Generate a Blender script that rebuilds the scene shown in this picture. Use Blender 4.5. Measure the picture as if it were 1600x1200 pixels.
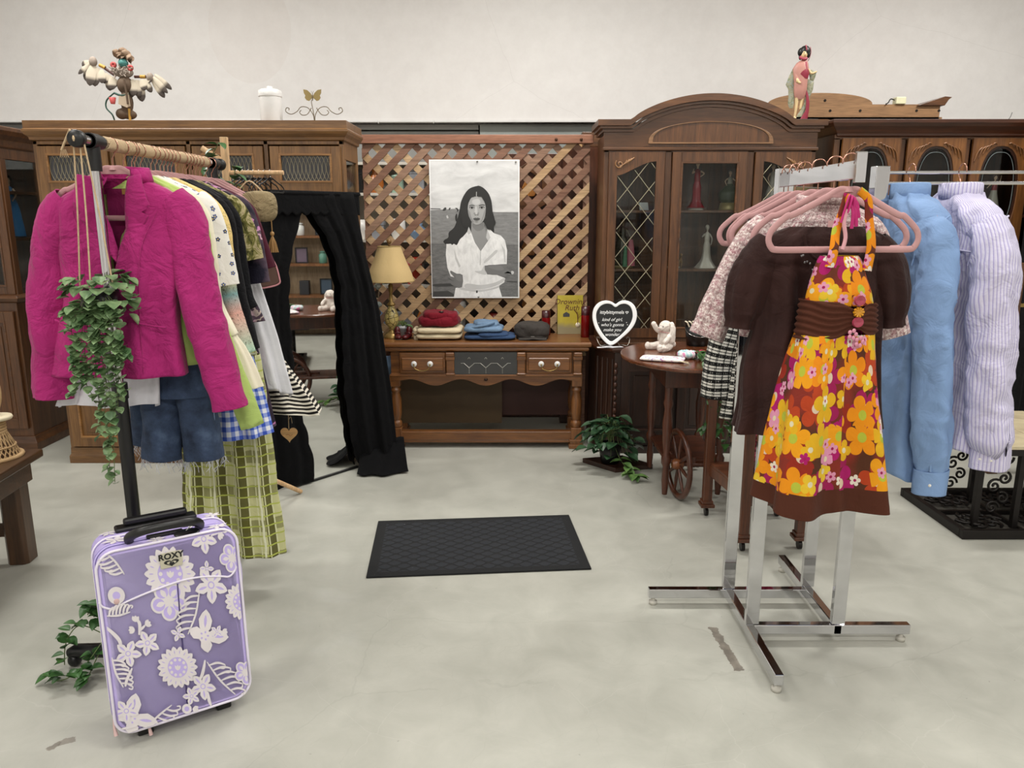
import bpy, bmesh, math, random
from mathutils import Vector, Matrix, noise
PI = math.pi
for o in list(bpy.data.objects): bpy.data.objects.remove(o, do_unlink=True)
C = bpy.context.scene.collection
scn = bpy.context.scene
# ---------------------------------------------------------------- camera, view, world, lights
PITCH = math.radians(12.22); CAMH = 1.5
cam_d = bpy.data.cameras.new('camera'); cam_d.sensor_width = 36; cam_d.lens = 27.0
cam = bpy.data.objects.new('camera', cam_d); C.objects.link(cam)
cam.location = (0, 0, CAMH); cam.rotation_euler = (PI/2 - PITCH, 0, 0); scn.camera = cam
cam_d.clip_start = .05
scn.view_settings.view_transform = 'Standard'; scn.view_settings.look = 'None'
scn.view_settings.gamma = 1; scn.view_settings.exposure = 0.25
try: scn.view_settings.use_curve_mapping = False
except Exception: pass
w = bpy.data.worlds.new('world'); scn.world = w; w.use_nodes = True
w.node_tree.nodes['Background'].inputs[0].default_value = (.9, .95, 1, 1)
w.node_tree.nodes['Background'].inputs[1].default_value = .25
LIGHTS = [(-2.6, 1.6), (.2, 1.6), (3.0, 1.6), (-2.6, 4.3), (.2, 4.3), (3.0, 4.3), (-2.6, -1.6), (.2, -1.6), (3.0, -1.6)]
CEIL = 3.7
for i, (lx, ly) in enumerate(LIGHTS):
    ld = bpy.data.lights.new('tube_light', 'AREA'); ld.shape = 'RECTANGLE'; ld.size = 1.2; ld.size_y = .3
    ld.energy = {1.6: 28, 4.3: 48, -1.6: 60}[ly]; ld.color = (1.0, .975, .93)
    lo = bpy.data.objects.new('tube_light', ld); C.objects.link(lo); lo.location = (lx, ly, CEIL - .12)
# ---------------------------------------------------------------- pixel to place
cp, sp = math.cos(PITCH), math.sin(PITCH)
def ray(px, py):
    x = (px-800)/1200; v = (py-600)/1200
    return Vector((x, cp - v*sp, -sp - v*cp))
def WY(px, py, Y):
    r = ray(px, py); return Vector((0, 0, CAMH)) + r*(Y/r.y)
def WZ(px, py, z=0.0):
    r = ray(px, py); return Vector((0, 0, CAMH)) + r*((z-CAMH)/r.z)
# ---------------------------------------------------------------- objects
def thing(name, label, cat, loc=(0,0,0), rz=0, group=None, rx=0, ry=0):
    o = bpy.data.objects.new(name, None); C.objects.link(o); o.empty_display_size = .05
    o.location = loc; o.rotation_euler = (rx, ry, rz); o['label'] = label; o['category'] = cat
    if group: o['group'] = group
    return o
def tag(o, label, cat, group=None):
    o['label'] = label; o['category'] = cat
    if group: o['group'] = group
    return o
def kids(o): return [c for c in bpy.data.objects if c.parent == o]
def dup(root, loc, rz=None, label=None, group=None):
    r = root.copy(); C.objects.link(r); r.location = loc
    if rz is not None: r.rotation_euler = (0, 0, rz)
    if label: r['label'] = label
    if group: r['group'] = group
    for ch in kids(root):
        c = ch.copy(); C.objects.link(c); c.parent = r
        for g in kids(ch):
            d = g.copy(); C.objects.link(d); d.parent = c
    return r
class MB:
    def __init__(s): s.v = []; s.f = []; s.m = []; s.s = []; s.uv = {}; s.T = Matrix.Identity(4); s.st = []
    def push(s, M): s.st.append(s.T.copy()); s.T = s.T @ M; return s
    def pop(s): s.T = s.st.pop(); return s
    def add(s, vs, fs, mi=0, sm=False, uvs=None):
        b = len(s.v)
        for p in vs: s.v.append(tuple(s.T @ Vector(p)))
        for k, f in enumerate(fs):
            if uvs: s.uv[len(s.f)] = uvs[k]
            s.f.append([b+i for i in f]); s.m.append(mi); s.s.append(sm)
        return s
    def box(s, x0, x1, y0, y1, z0, z1, mi=0):
        if x0 > x1: x0, x1 = x1, x0
        if y0 > y1: y0, y1 = y1, y0
        if z0 > z1: z0, z1 = z1, z0
        vs = [(x0,y0,z0),(x1,y0,z0),(x1,y1,z0),(x0,y1,z0),(x0,y0,z1),(x1,y0,z1),(x1,y1,z1),(x0,y1,z1)]
        return s.add(vs, [(0,3,2,1),(4,5,6,7),(0,1,5,4),(1,2,6,5),(2,3,7,6),(3,0,4,7)], mi)
    def grid(s, P, mi=0, closed=False, sm=True, uv=True, caps=False):
        R = len(P); n = len(P[0]); vs = [p for r in P for p in r]; fs = []; uvs = []
        vv = [0]
        for r in range(1, R): vv.append(vv[-1] + (Vector(P[r][n//4])-Vector(P[r-1][n//4])).length)
        k = max(range(R), key=lambda r: (Vector(P[r][0])-Vector(P[r][n//2])).length)
        uu = [0]
        for i in range(1, n+1): uu.append(uu[-1] + (Vector(P[k][i % n])-Vector(P[k][i-1])).length)
        for r in range(R-1):
            for i in range(n if closed else n-1):
                j = (i+1) % n
                fs.append((r*n+i, r*n+j, (r+1)*n+j, (r+1)*n+i))
                uvs.append([(uu[i], vv[r]), (uu[i+1], vv[r]), (uu[i+1], vv[r+1]), (uu[i], vv[r+1])])
        s.add(vs, fs, mi, sm, uvs if uv else None)
        if caps and closed:
            s.add(P[0], [tuple(range(n-1, -1, -1))], mi, False); s.add(P[-1], [tuple(range(n))], mi, False)
        return s
    def lathe(s, prof, c=(0,0,0), n=32, mi=0, sm=True, sx=1, sy=1, fold=None):
        P = []
        for r, z in prof:
            row = []
            for i in range(n):
                a = 2*PI*i/n; q = r*(1+(fold(a, z) if fold else 0))
                row.append((c[0]+q*math.cos(a)*sx, c[1]+q*math.sin(a)*sy, c[2]+z))
            P.append(row)
        return s.grid(P, mi, True, sm, True, True)
    def cyl(s, p0, p1, r0, r1=None, n=16, mi=0):
        return s.tube([p0, p1], [r0, r0 if r1 is None else r1], n, mi=mi)
    def tube(s, path, r, n=10, mi=0, closed=False, up=(0,1,0), flat=1.0, caps=True, sm=True):
        pts = [Vector(p) for p in path]; N = len(pts); rr = r if isinstance(r, (list, tuple)) else [r]*N
        tan = []
        for i in range(N):
            a = pts[(i-1) % N] if (closed or i > 0) else pts[i]; b = pts[(i+1) % N] if (closed or i < N-1) else pts[i]
            t = (b-a); tan.append(t.normalized() if t.length > 1e-9 else Vector((0,0,1)))
        v = Vector(up)
        if abs(v.dot(tan[0])) > .95*v.length: v = Vector((1,0,0)) if abs(tan[0].x) < .9 else Vector((0,0,1))
        P = []
        for i in range(N):
            v = (v - tan[i]*v.dot(tan[i])).normalized(); u = v.cross(tan[i])
            P.append([tuple(pts[i] + (u*math.cos(2*PI*k/n) + v*math.sin(2*PI*k/n)*flat)*rr[i]) for k in range(n)])
        if closed:
            P.append(P[0]); return s.grid(P, mi, True, sm, True, False)
        return s.grid(P, mi, True, sm, True, caps)
    def prism(s, out, y0, y1, mi=0, sm=False):
        n = len(out); vs = [(x, y0, z) for x, z in out] + [(x, y1, z) for x, z in out]
        fs = [tuple(range(n)), tuple(range(2*n-1, n-1, -1))] + [(i, i+n, (i+1) % n+n, (i+1) % n) for i in range(n)]
        return s.add(vs, fs, mi, sm)
    def prismz(s, out, z0, z1, mi=0):
        n = len(out); vs = [(x, y, z0) for x, y in out] + [(x, y, z1) for x, y in out]
        fs = [tuple(range(n-1, -1, -1)), tuple(range(n, 2*n))] + [(i, (i+1) % n, (i+1) % n+n, i+n) for i in range(n)]
        return s.add(vs, fs, mi)
    def flat(s, out, y, mi=0):
        return s.add([(x, y, z) for x, z in out], [tuple(range(len(out)))], mi)
    def ell(s, c, rx, ry, rz, nu=20, nv=12, mi=0):
        P = []
        for j in range(nv+1):
            b = -PI/2 + PI*j/nv; q = max(math.cos(b), 1e-3)
            P.append([(c[0]+rx*q*math.cos(2*PI*i/nu), c[1]+ry*q*math.sin(2*PI*i/nu), c[2]+rz*math.sin(b)) for i in range(nu)])
        return s.grid(P, mi, True, True)
    def holed(s, out, inn, y0, y1, mi=0):     # matching loops (x,z): frame with a hole
        n = len(out); vs = [(x, y, z) for y in (y0, y1) for L in (out, inn) for x, z in L]; fs = []
        for i in range(n):
            j = (i+1) % n
            fs += [(i, j, n+j, n+i), (3*n+i, 3*n+j, 2*n+j, 2*n+i), (2*n+i, 2*n+j, j, i), (n+i, n+j, 3*n+j, 3*n+i)]
        return s.add(vs, fs, mi)
    def build(s, name, mats, parent=None, loc=None, bevel=0, solid=0, rot=None, fuse=0, sub=0, seg=2):
        me = bpy.data.meshes.new(name); me.from_pydata(s.v, [], s.f); me.validate(verbose=False) if False else None
        if not isinstance(mats, (list, tuple)): mats = [mats]
        for m in mats: me.materials.append(m)
        me.polygons.foreach_set('material_index', s.m); me.polygons.foreach_set('use_smooth', s.s)
        if s.uv:
            L = me.uv_layers.new(name='UVMap').data
            for fi, us in s.uv.items():
                ls = me.polygons[fi].loop_start
                for k, q in enumerate(us): L[ls+k].uv = q
        me.update()
        if not fuse:
            bm = bmesh.new(); bm.from_mesh(me); bmesh.ops.remove_doubles(bm, verts=[v for v in bm.verts if any(f.smooth for f in v.link_faces)], dist=1e-5)
            bmesh.ops.recalc_face_normals(bm, faces=bm.faces); bm.to_mesh(me); bm.free()
        o = bpy.data.objects.new(name, me); C.objects.link(o)
        if parent: o.parent = parent
        if loc is not None: o.location = loc
        if rot is not None: o.rotation_euler = rot
        if fuse:
            r = o.modifiers.new('r', 'REMESH'); r.mode = 'VOXEL'; r.voxel_size = fuse; r.use_smooth_shade = True
            k = o.modifiers.new('s', 'SMOOTH'); k.iterations = 4
        if solid:
            k = o.modifiers.new('s', 'SOLIDIFY'); k.thickness = solid; k.offset = 0
        if bevel:
            b = o.modifiers.new('b', 'BEVEL'); b.width = bevel; b.segments = seg; b.limit_method = 'ANGLE'; b.angle_limit = .6
        if sub:
            b = o.modifiers.new('u', 'SUBSURF'); b.levels = sub; b.render_levels = sub
        return o
def struct(o): o['kind'] = 'structure'; return o
def text(name, body, size, mat, parent, loc, rot=(PI/2,0,0), ext=.0006, shear=0, off=0, align='CENTER', space=1):
    cu = bpy.data.curves.new(name, 'FONT'); cu.body = body; cu.size = size; cu.extrude = ext; cu.shear = shear; cu.offset = off
    cu.align_x = align; cu.space_character = space; cu.resolution_u = 4
    t = bpy.data.objects.new('tmp', cu); C.objects.link(t)
    dg = bpy.context.evaluated_depsgraph_get(); dg.update()
    me = bpy.data.meshes.new_from_object(t.evaluated_get(dg)); me.name = name
    bpy.data.objects.remove(t, do_unlink=True)
    me.materials.clear(); me.materials.append(mat)
    o = bpy.data.objects.new(name, me); C.objects.link(o); o.parent = parent; o.location = loc; o.rotation_euler = rot
    return o
# ---------------------------------------------------------------- curves in the plane
def lerp(a, b, t): return a + (b-a)*t
def interp(prof, z):     # prof rows sorted by first value descending or ascending; smooth interpolation
    if prof[0][0] > prof[-1][0]: prof = prof[::-1]
    if z <= prof[0][0]: return prof[0]
    for a, b in zip(prof, prof[1:]):
        if z <= b[0]:
            t = (z-a[0])/(b[0]-a[0]); 
            return tuple(lerp(x, y, t) for x, y in zip(a, b))
    return prof[-1]
def smooth(pts, k=6, closed=False):
    P = [Vector(p) if len(p) == 3 else Vector((p[0], p[1])) for p in pts]; n = len(P); out = []
    rng = range(n) if closed else range(n-1)
    for i in rng:
        a, b, c, d = (P[(i-1) % n], P[i], P[(i+1) % n], P[(i+2) % n]) if closed else (P[max(i-1,0)], P[i], P[i+1], P[min(i+2,n-1)])
        for j in range(k):
            t = j/k
            out.append(tuple(.5*((2*b)+(c-a)*t+(2*a-5*b+4*c-d)*t*t+(3*b-a-3*c+d)*t**3)))
    if not closed: out.append(tuple(P[-1]))
    return out
def star_cast(poly, c, a):
    d = Vector((math.cos(a), math.sin(a))); best = 1e9; n = len(poly)
    for i in range(n):
        p = Vector(poly[i])-Vector(c); q = Vector(poly[(i+1) % n])-Vector(c); e = q-p
        den = d.x*e.y-d.y*e.x
        if abs(den) < 1e-12: continue
        t = (p.x*e.y-p.y*e.x)/den; u = (p.x*d.y-p.y*d.x)/den
        if t > 0 and -1e-6 <= u <= 1+1e-6: best = min(best, t)
    return (c[0]+d.x*best, c[1]+d.y*best)
def match(outer, inner, n=40):
    c = (sum(p[0] for p in inner)/len(inner), sum(p[1] for p in inner)/len(inner))
    A = sorted(set([round(2*PI*i/n-PI, 5) for i in range(n)] + [round(math.atan2(p[1]-c[1], p[0]-c[0]), 5) for p in outer] + ([round(math.atan2(p[1]-c[1], p[0]-c[0]), 5) for p in inner] if len(inner) < 30 else [])))
    return [star_cast(outer, c, a) for a in A], [star_cast(inner, c, a) for a in A]
def rect(x0, x1, z0, z1): return [(x0,z0),(x1,z0),(x1,z1),(x0,z1)]
def rrect(x0, x1, z0, z1, r, n=6):
    out = []
    for cx, cz, a0 in ((x1-r, z0+r, -PI/2), (x1-r, z1-r, 0), (x0+r, z1-r, PI/2), (x0+r, z0+r, PI)):
        for i in range(n+1):
            a = a0+PI/2*i/n; out.append((cx+r*math.cos(a), cz+r*math.sin(a)))
    return out
def heart(w, n=48):
    out = []
    for i in range(n):
        t = 2*PI*i/n
        x = 16*math.sin(t)**3; y = 13*math.cos(t)-5*math.cos(2*t)-2*math.cos(3*t)-math.cos(4*t)
        out.append((x*w/32, (y+2.5)*w/32))
    return out
def clip(poly, x0, x1, z0, z1):
    def cl(P, f, g):
        out = []
        for i in range(len(P)):
            a, b = P[i], P[(i+1) % len(P)]
            if f(a): out.append(a)
            if f(a) != f(b): out.append(g(a, b))
        return out
    for k, lim, sg in ((0, x0, 1), (0, x1, -1), (1, z0, 1), (1, z1, -1)):
        if not poly: return poly
        poly = cl(poly, lambda p: (p[k]-lim)*sg >= 0, lambda a, b: tuple(a[i]+(b[i]-a[i])*((lim-a[k])/(b[k]-a[k])) for i in (0,1)))
    return poly
# ---------------------------------------------------------------- materials
MC = {}
class NT:
    def __init__(s, name):
        s.m = bpy.data.materials.new(name); s.m.use_nodes = True; s.t = s.m.node_tree; s.b = s.t.nodes['Principled BSDF']
    def n(s, typ, **kw):
        o = s.t.nodes.new('ShaderNode'+typ)
        for k, v in kw.items():
            if k in ('operation','blend_type','data_type','wave_type','bands_direction','rings_direction','feature','distance','voronoi_dimensions','noise_dimensions','interpolation_type','vector_type','wave_profile'): setattr(o, k, v)
        return o
    def l(s, a, b): s.t.links.new(a, b)
    def put(s, sock, v):
        if hasattr(v, 'links') or hasattr(v, 'is_output'): s.l(v, sock)
        else: sock.default_value = v
    def math(s, op, a, b=None, c=None, clamp=False):
        o = s.n('Math', operation=op); o.use_clamp = clamp; s.put(o.inputs[0], a)
        if b is not None: s.put(o.inputs[1], b)
        if c is not None: s.put(o.inputs[2], c)
        return o.outputs[0]
    def vec(s, op, a, b=None):
        o = s.n('VectorMath', operation=op); s.put(o.inputs[0], a)
        if b is not None: s.put(o.inputs[1], b)
        return o.outputs['Value'] if op in ('LENGTH','DISTANCE','DOT_PRODUCT') else o.outputs[0]
    def mix(s, f, a, b, mode='MIX'):
        o = s.n('MixRGB', blend_type=mode); s.put(o.inputs[0], f); s.put(o.inputs[1], rgba(a)); s.put(o.inputs[2], rgba(b)); return o.outputs[0]
    def co(s, which='Object', sc=(1,1,1), rot=(0,0,0), loc=(0,0,0)):
        t = s.n('TexCoord'); m = s.n('Mapping'); s.l(t.outputs[which], m.inputs[0]); m.inputs['Scale'].default_value = sc
        m.inputs['Rotation'].default_value = rot; m.inputs['Location'].default_value = loc; return m.outputs[0]
    def noise(s, v, sc, det=4, rough=.5, dist=0, col=False):
        o = s.n('TexNoise'); s.l(v, o.inputs['Vector']); o.inputs['Scale'].default_value = sc; o.inputs['Detail'].default_value = det
        o.inputs['Roughness'].default_value = rough; o.inputs['Distortion'].default_value = dist; return o.outputs['Color' if col else 'Fac']
    def ramp(s, f, stops, const=False):
        o = s.n('ValToRGB'); s.l(f, o.inputs[0]); e = o.color_ramp.elements
        if const: o.color_ramp.interpolation = 'CONSTANT'
        while len(e) < len(stops): e.new(.5)
        for k, (p, c) in enumerate(stops): e[k].position = p; e[k].color = rgba(c)
        return o.outputs[0]
    def bump(s, h, st=.2, d=.01):
        o = s.n('Bump'); s.l(h, o.inputs['Height']); o.inputs['Strength'].default_value = st; o.inputs['Distance'].default_value = d
        s.l(o.outputs[0], s.b.inputs['Normal'])
    def set(s, col=None, rough=None, metal=None, **kw):
        if col is not None: s.put(s.b.inputs['Base Color'], rgba(col))
        if rough is not None: s.put(s.b.inputs['Roughness'], rough)
        if metal is not None: s.put(s.b.inputs['Metallic'], metal)
        for k, v in kw.items(): s.put(s.b.inputs[k.replace('_', ' ')], v)
        return s.m
def rgba(c):
    if isinstance(c, str):
        h = c.lstrip('#'); c = [int(h[i:i+2], 16)/255 for i in (0,2,4)]
        return tuple(x/12.92 if x <= .04045 else ((x+.055)/1.055)**2.4 for x in c) + (1,)
    if isinstance(c, (tuple, list)) and len(c) == 3: return tuple(c)+(1,)
    return c
def plain(name, col, rough=.5, metal=0, **kw):
    k = (name,)
    if k not in MC:
        t = NT(name); v = t.co('Object'); f = t.noise(v, 9, 3)
        c = rgba(col); a = tuple(x*.93 for x in c[:3]); b = tuple(min(1, x*1.06) for x in c[:3])
        MC[k] = t.set(t.ramp(f, [(.3, a), (.7, b)]), rough, metal, **kw)
    return MC[k]
def wood(name, dark, light, rough=.38, sc=1.0, axis='Z', coat=.25):
    k = ('w', name, axis)
    if k not in MC:
        t = NT(name+'_'+axis.lower()); s = {'Z': (14,14,1.1), 'X': (1.1,14,14), 'Y': (14,1.1,14)}[axis]; s = tuple(q*sc for q in s)
        v = t.co('Object', s); f = t.noise(v, 1.6, 5, .6, .8); g = t.noise(v, 9, 3, .6)
        base = t.ramp(f, [(.25, dark), (.5, tuple((a+b)/2 for a, b in zip(rgba(dark)[:3], rgba(light)[:3]))), (.75, light)])
        fine = t.ramp(g, [(.35, (.62,.62,.62)), (.6, (1,1,1))])
        t.bump(g, .12, .002)
        MC[k] = t.set(t.mix(.75, base, fine, 'MULTIPLY'), rough, 0, Coat_Weight=coat, Coat_Roughness=.25)
    return MC[k]
def cloth(name, col, rough=.85, sheen=.3, weave=900, bump=.25, var=.1, wr=.3):
    k = ('c', name)
    if k not in MC:
        t = NT(name); v = t.co('Object'); f = t.noise(v, 7, 4); c = rgba(col)
        fine = t.noise(v, weave, 2, .6); h = t.math('ADD', t.math('MULTIPLY', t.math('ABSOLUTE', t.math('SUBTRACT', t.noise(v, 10, 4, .55, .8), .5)), wr*22), t.math('ADD', t.math('MULTIPLY', t.noise(v, 24, 5, .6, .6), wr*4), t.math('MULTIPLY', fine, .3)))
        t.bump(h, bump, .008)
        MC[k] = t.set(t.ramp(f, [(.3, tuple(x*(1-var) for x in c[:3])), (.7, tuple(min(1, x*(1+var)) for x in c[:3]))]), rough, 0, Sheen_Weight=sheen*.15, Sheen_Roughness=.4, Specular_IOR_Level=.25)
    return MC[k]
def uvcloth(name, fn, rough=.85, sheen=.2, wr=.3):
    k = ('uc', name)
    if k not in MC:
        t = NT(name); uv = t.co('UV'); col = fn(t, uv); v = t.co('Object')
        t.bump(t.math('ADD', t.math('MULTIPLY', t.math('ABSOLUTE', t.math('SUBTRACT', t.noise(v, 10, 4, .55, .8), .5)), wr*22), t.math('ADD', t.math('MULTIPLY', t.noise(v, 24, 5, .6, .6), wr*4), t.math('MULTIPLY', t.noise(v, 800, 2), .3))), .28, .008)
        MC[k] = t.set(col, rough, 0, Sheen_Weight=sheen*.15, Specular_IOR_Level=.25)
    return MC[k]
def emit(name, col, st):
    k = ('e', name)
    if k not in MC:
        t = NT(name); MC[k] = t.set(col, .5, Emission_Color=rgba(col), Emission_Strength=st)
    return MC[k]
def glass(name='cabinet_glass', tint=(.9,.93,.93), refl=.10):
    k = ('g', name)
    if k not in MC:
        t = NT(name); tr = t.n('BsdfTransparent'); tr.inputs[0].default_value = rgba(tint); gl = t.n('BsdfGlossy'); gl.inputs['Roughness'].default_value = .02
        fr = t.n('Fresnel'); fr.inputs[0].default_value = 1.5; mx = t.n('MixShader')
        t.l(t.math('MULTIPLY', fr.outputs[0], refl*4.5, clamp=True), mx.inputs[0]); t.l(tr.outputs[0], mx.inputs[1]); t.l(gl.outputs[0], mx.inputs[2])
        t.l(mx.outputs[0], t.t.nodes['Material Output'].inputs[0]); MC[k] = t.m
    return MC[k]
def flowers(t, uv, scale, petals, R, seed=0.0, jit=.6, cen=.26):
    o = t.n('TexVoronoi', voronoi_dimensions='2D'); o.inputs['Scale'].default_value = 1; o.inputs['Randomness'].default_value = jit
    mp = t.n('Mapping'); t.l(uv, mp.inputs[0]); mp.inputs['Scale'].default_value = (scale, scale, 1); mp.inputs['Location'].default_value = (seed, seed*1.7, 0)
    t.l(mp.outputs[0], o.inputs['Vector']); d = t.vec('SUBTRACT', mp.outputs[0], o.outputs['Position']); r = t.vec('LENGTH', d)
    sx = t.n('SeparateXYZ'); t.l(d, sx.inputs[0]); cx = t.n('SeparateXYZ'); t.l(o.outputs['Color'], cx.inputs[0])
    a = t.math('ARCTAN2', sx.outputs[1], sx.outputs[0]); a = t.math('ADD', t.math('MULTIPLY', a, petals/2), t.math('MULTIPLY', cx.outputs[1], 6))
    pr = t.math('POWER', t.math('ABSOLUTE', t.math('COSINE', a)), .55)
    edge = t.math('MULTIPLY', t.math('ADD', t.math('MULTIPLY', pr, .55), .45), R)
    return t.math('LESS_THAN', r, edge), t.math('LESS_THAN', r, R*cen), cx.outputs[0], cx.outputs[2]
# ---------------------------------------------------------------- shared materials
W_HONEY = ('honey_oak', '#5a3a1c', '#8c6438'); W_BROWN = ('brown_oak', '#3e2412', '#704726'); W_PEC = ('pecan', '#522e16', '#935f30')
W_RED = ('red_oak', '#2c140a', '#5c3018'); W_DARK = ('dark_mahogany', '#1c0d07', '#3c2013'); W_CEDAR = ('cedar', '#7d4e38', '#a9745a'); W_PINE = ('pine', '#c39a6c', '#e2bf92')
def wz(t, ax='Z', **k): return wood(*t, axis=ax, **k)
chrome = plain('chrome', '#cfcfd2', .06, 1); brass = plain('brass', '#9c8450', .3, 1); blackp = plain('black_plastic', '#0c0c0d', .38)
iron = plain('wrought_iron', '#171210', .5, .3); white = plain('white_gloss', '#dddcda', .3); pinkv = cloth('pink_velvet_flock', '#b98f8f', .8, .2, 1500, .1, .04)
lead = plain('lead_came', '#a59c84', .4, .7); green = plain('leaf_green', '#3c6b2c', .45); darkleaf = plain('dark_leaf', '#23401f', .45)
skin = plain('porcelain_skin', '#d9b79a', .35); twine = cloth('jute_twine', '#bfa888', .95, 0, 500, .4)
# ---------------------------------------------------------------- floor, walls, ceiling
t = NT('painted_concrete'); v = t.co('Object')
big = t.noise(v, .9, 5, .6); mid = t.noise(v, 5, 6, .65, .5)
col = t.ramp(big, [(.3, '#a3a39a'), (.7, '#b3b3ab')]); col = t.mix(.5, col, t.ramp(mid, [(.3, '#9e9e94'), (.7, '#bcbbb1')]))
sp1 = t.noise(v, 34, 3, .6); spot = t.math('GREATER_THAN', sp1, .745); col = t.mix(t.math('MULTIPLY', spot, .45), col, '#6f6d66')
def crack(sc, wdt, seed, amt, colr):
    global col
    o = t.n('TexVoronoi', feature='DISTANCE_TO_EDGE'); mp = t.co('Object', (1,1,1), (0,0,.4), (seed, seed, 0))
    dist = t.n('MixRGB'); dist.inputs[0].default_value = .12; t.l(mp, dist.inputs[1]); t.l(t.noise(mp, 3, 4, .6, 0, True), dist.inputs[2])
    t.l(dist.outputs[0], o.inputs['Vector']); o.inputs['Scale'].default_value = sc
    m = t.math('LESS_THAN', o.outputs['Distance'], wdt); m = t.math('MULTIPLY', m, t.math('GREATER_THAN', t.noise(mp, 1.3, 2), .5))
    col = t.mix(t.math('MULTIPLY', m, amt), col, colr)
crack(.55, .0012, 3.1, .14, '#85837b'); crack(2.6, .003, 1.2, .10, '#d3d2cb'); crack(5.5, .004, 5.3, .10, '#8a8880')
# the scraped strip beside the chrome rack and two worn blotches
def mark(cx, cy, lx, ly, rot, colr, thr=.42):
    global col
    mp = t.n('Mapping', vector_type='TEXTURE'); tc = t.n('TexCoord'); t.l(tc.outputs['Object'], mp.inputs[0])
    mp.inputs['Location'].default_value = (cx, cy, 0); mp.inputs['Rotation'].default_value = (0,0,rot)
    s = t.n('SeparateXYZ'); t.l(mp.outputs[0], s.inputs[0]); nz = t.math('MULTIPLY', t.math('SUBTRACT', t.noise(v, 30, 4, .7), .5), .035)
    a = t.math('LESS_THAN', t.math('ADD', t.math('ABSOLUTE', s.outputs[0]), nz), lx); b = t.math('LESS_THAN', t.math('ADD', t.math('ABSOLUTE', s.outputs[1]), nz), ly)
    col = t.mix(t.math('MULTIPLY', t.math('MULTIPLY', a, b), .85), col, t.ramp(t.noise(v, 22, 3), [(.4, colr), (.75, '#8a8276')]))
p0 = WZ(1113, 980); p1 = WZ(1155, 1048); d = p1-p0
mark((p0.x+p1.x)/2, (p0.y+p1.y)/2, .016, d.length/2, math.atan2(-d.x, d.y), '#5f564d')
p0 = WZ(105, 1158); mark(p0.x, p0.y, .022, .012, .5, '#7b756c'); p0 = WZ(85, 1165); mark(p0.x, p0.y, .008, .02, -.5, '#6b655c')
t.bump(mid, .06, .01); rough = t.ramp(mid, [(.3, (.32,)*3), (.7, (.5,)*3)])
floor_m = t.set(col, rough); t.b.inputs['Specular IOR Level'].default_value = .35
struct(MB().box(-5, 6, -4, 8, -.1, 0).build('floor', floor_m))
t = NT('white_wall_paint'); v = t.co('Object'); c = t.ramp(t.noise(v, .7, 4, .6), [(.3, '#dedbd9'), (.7, '#e8e6e4')])
fine = t.noise(v, 9, 6, .7); c = t.mix(.2, c, t.ramp(fine, [(.35, '#cfcac6'), (.65, '#ebe8e5')]))
o = t.n('TexVoronoi', feature='DISTANCE_TO_EDGE'); dv = t.n('MixRGB'); dv.inputs[0].default_value = .08; t.l(v, dv.inputs[1]); t.l(t.noise(v, 2.5, 5, .6, 0, True), dv.inputs[2]); t.l(dv.outputs[0], o.inputs['Vector']); o.inputs['Scale'].default_value = .42
c = t.mix(t.math('MULTIPLY', t.math('LESS_THAN', o.outputs['Distance'], .0007), .14), c, '#a39e99')
pc = WY(390, 45, 6.2); pd = t.vec('DISTANCE', t.vec('MULTIPLY', v, (1, 0, .8)), (pc.x, 0, pc.z*.8))
c = t.mix(t.math('MULTIPLY', t.math('LESS_THAN', pd, .31), .16), c, '#cfc4bd')
t.bump(fine, .08, .01); wall_m = t.set(c, .8)
grey_m = plain('grey_painted_board', '#8f8f8c', .6); back_grey_m = plain('back_room_grey', '#6e6b66', .8); ceil_m = plain('ceiling_tile_white', '#d9d8d2', .9)
zb = WY(700, 190, 6.2).z
struct(MB().box(-5, 6, 6.2, 6.45, zb, CEIL).build('wall_back', wall_m))
struct(MB().box(-5, 6, 7.2, 7.3, 0, CEIL).build('wall_back', back_grey_m))  # recessed back-room wall, plain grey
struct(MB().box(-5, 6, 6.19, 6.21, zb-.004, zb+.012).build('trim_1', white))
# grey boards under the white wall
a = WY(537, 194, 6.3); b = WY(748, 213, 6.3); e = WY(905, 213, 6.3)
mb = MB().box(-5, b.x, 6.3, 6.36, b.z+.05, a.z); mb.box(-5, b.x, 6.32, 6.38, b.z-.25, b.z+.04); struct(mb.build('trim_2', grey_m, bevel=.004))
struct(MB().box(b.x+.01, 6, 6.28, 6.36, b.z-.3, a.z).build('trim_3', plain('grey_green_board', '#8f9490', .6), bevel=.004))
struct(MB().box(-5.1, -5, -4, 8, 0, CEIL).build('wall_left', wall_m)); struct(MB().box(6, 6.1, -4, 8, 0, CEIL).build('wall_right', wall_m))
struct(MB().box(-5, 6, -4.1, -4, 0, CEIL).build('wall_front', wall_m)); struct(MB().box(-5, 6, -4, 8, CEIL, CEIL+.1).build('ceiling', ceil_m))
for i, (px, nm) in enumerate(((592, 'left'), (678, 'right'))):
    p = WY(px, 190, 6.2)
    o = MB().tube([(0,0,.012), (0,-.006,-.004), (0,-.012,-.016), (0,-.022,-.014), (0,-.025,-.003)], .0035, 8).build('ceiling_hook', white, loc=(p.x, 6.19, p.z))
    tag(o, 'small white cup hook under the white wall, ' + ('nearer the honey oak wall unit' if i == 0 else 'nearer the poster'), 'hook', 'cup hooks under the white wall')
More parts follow.
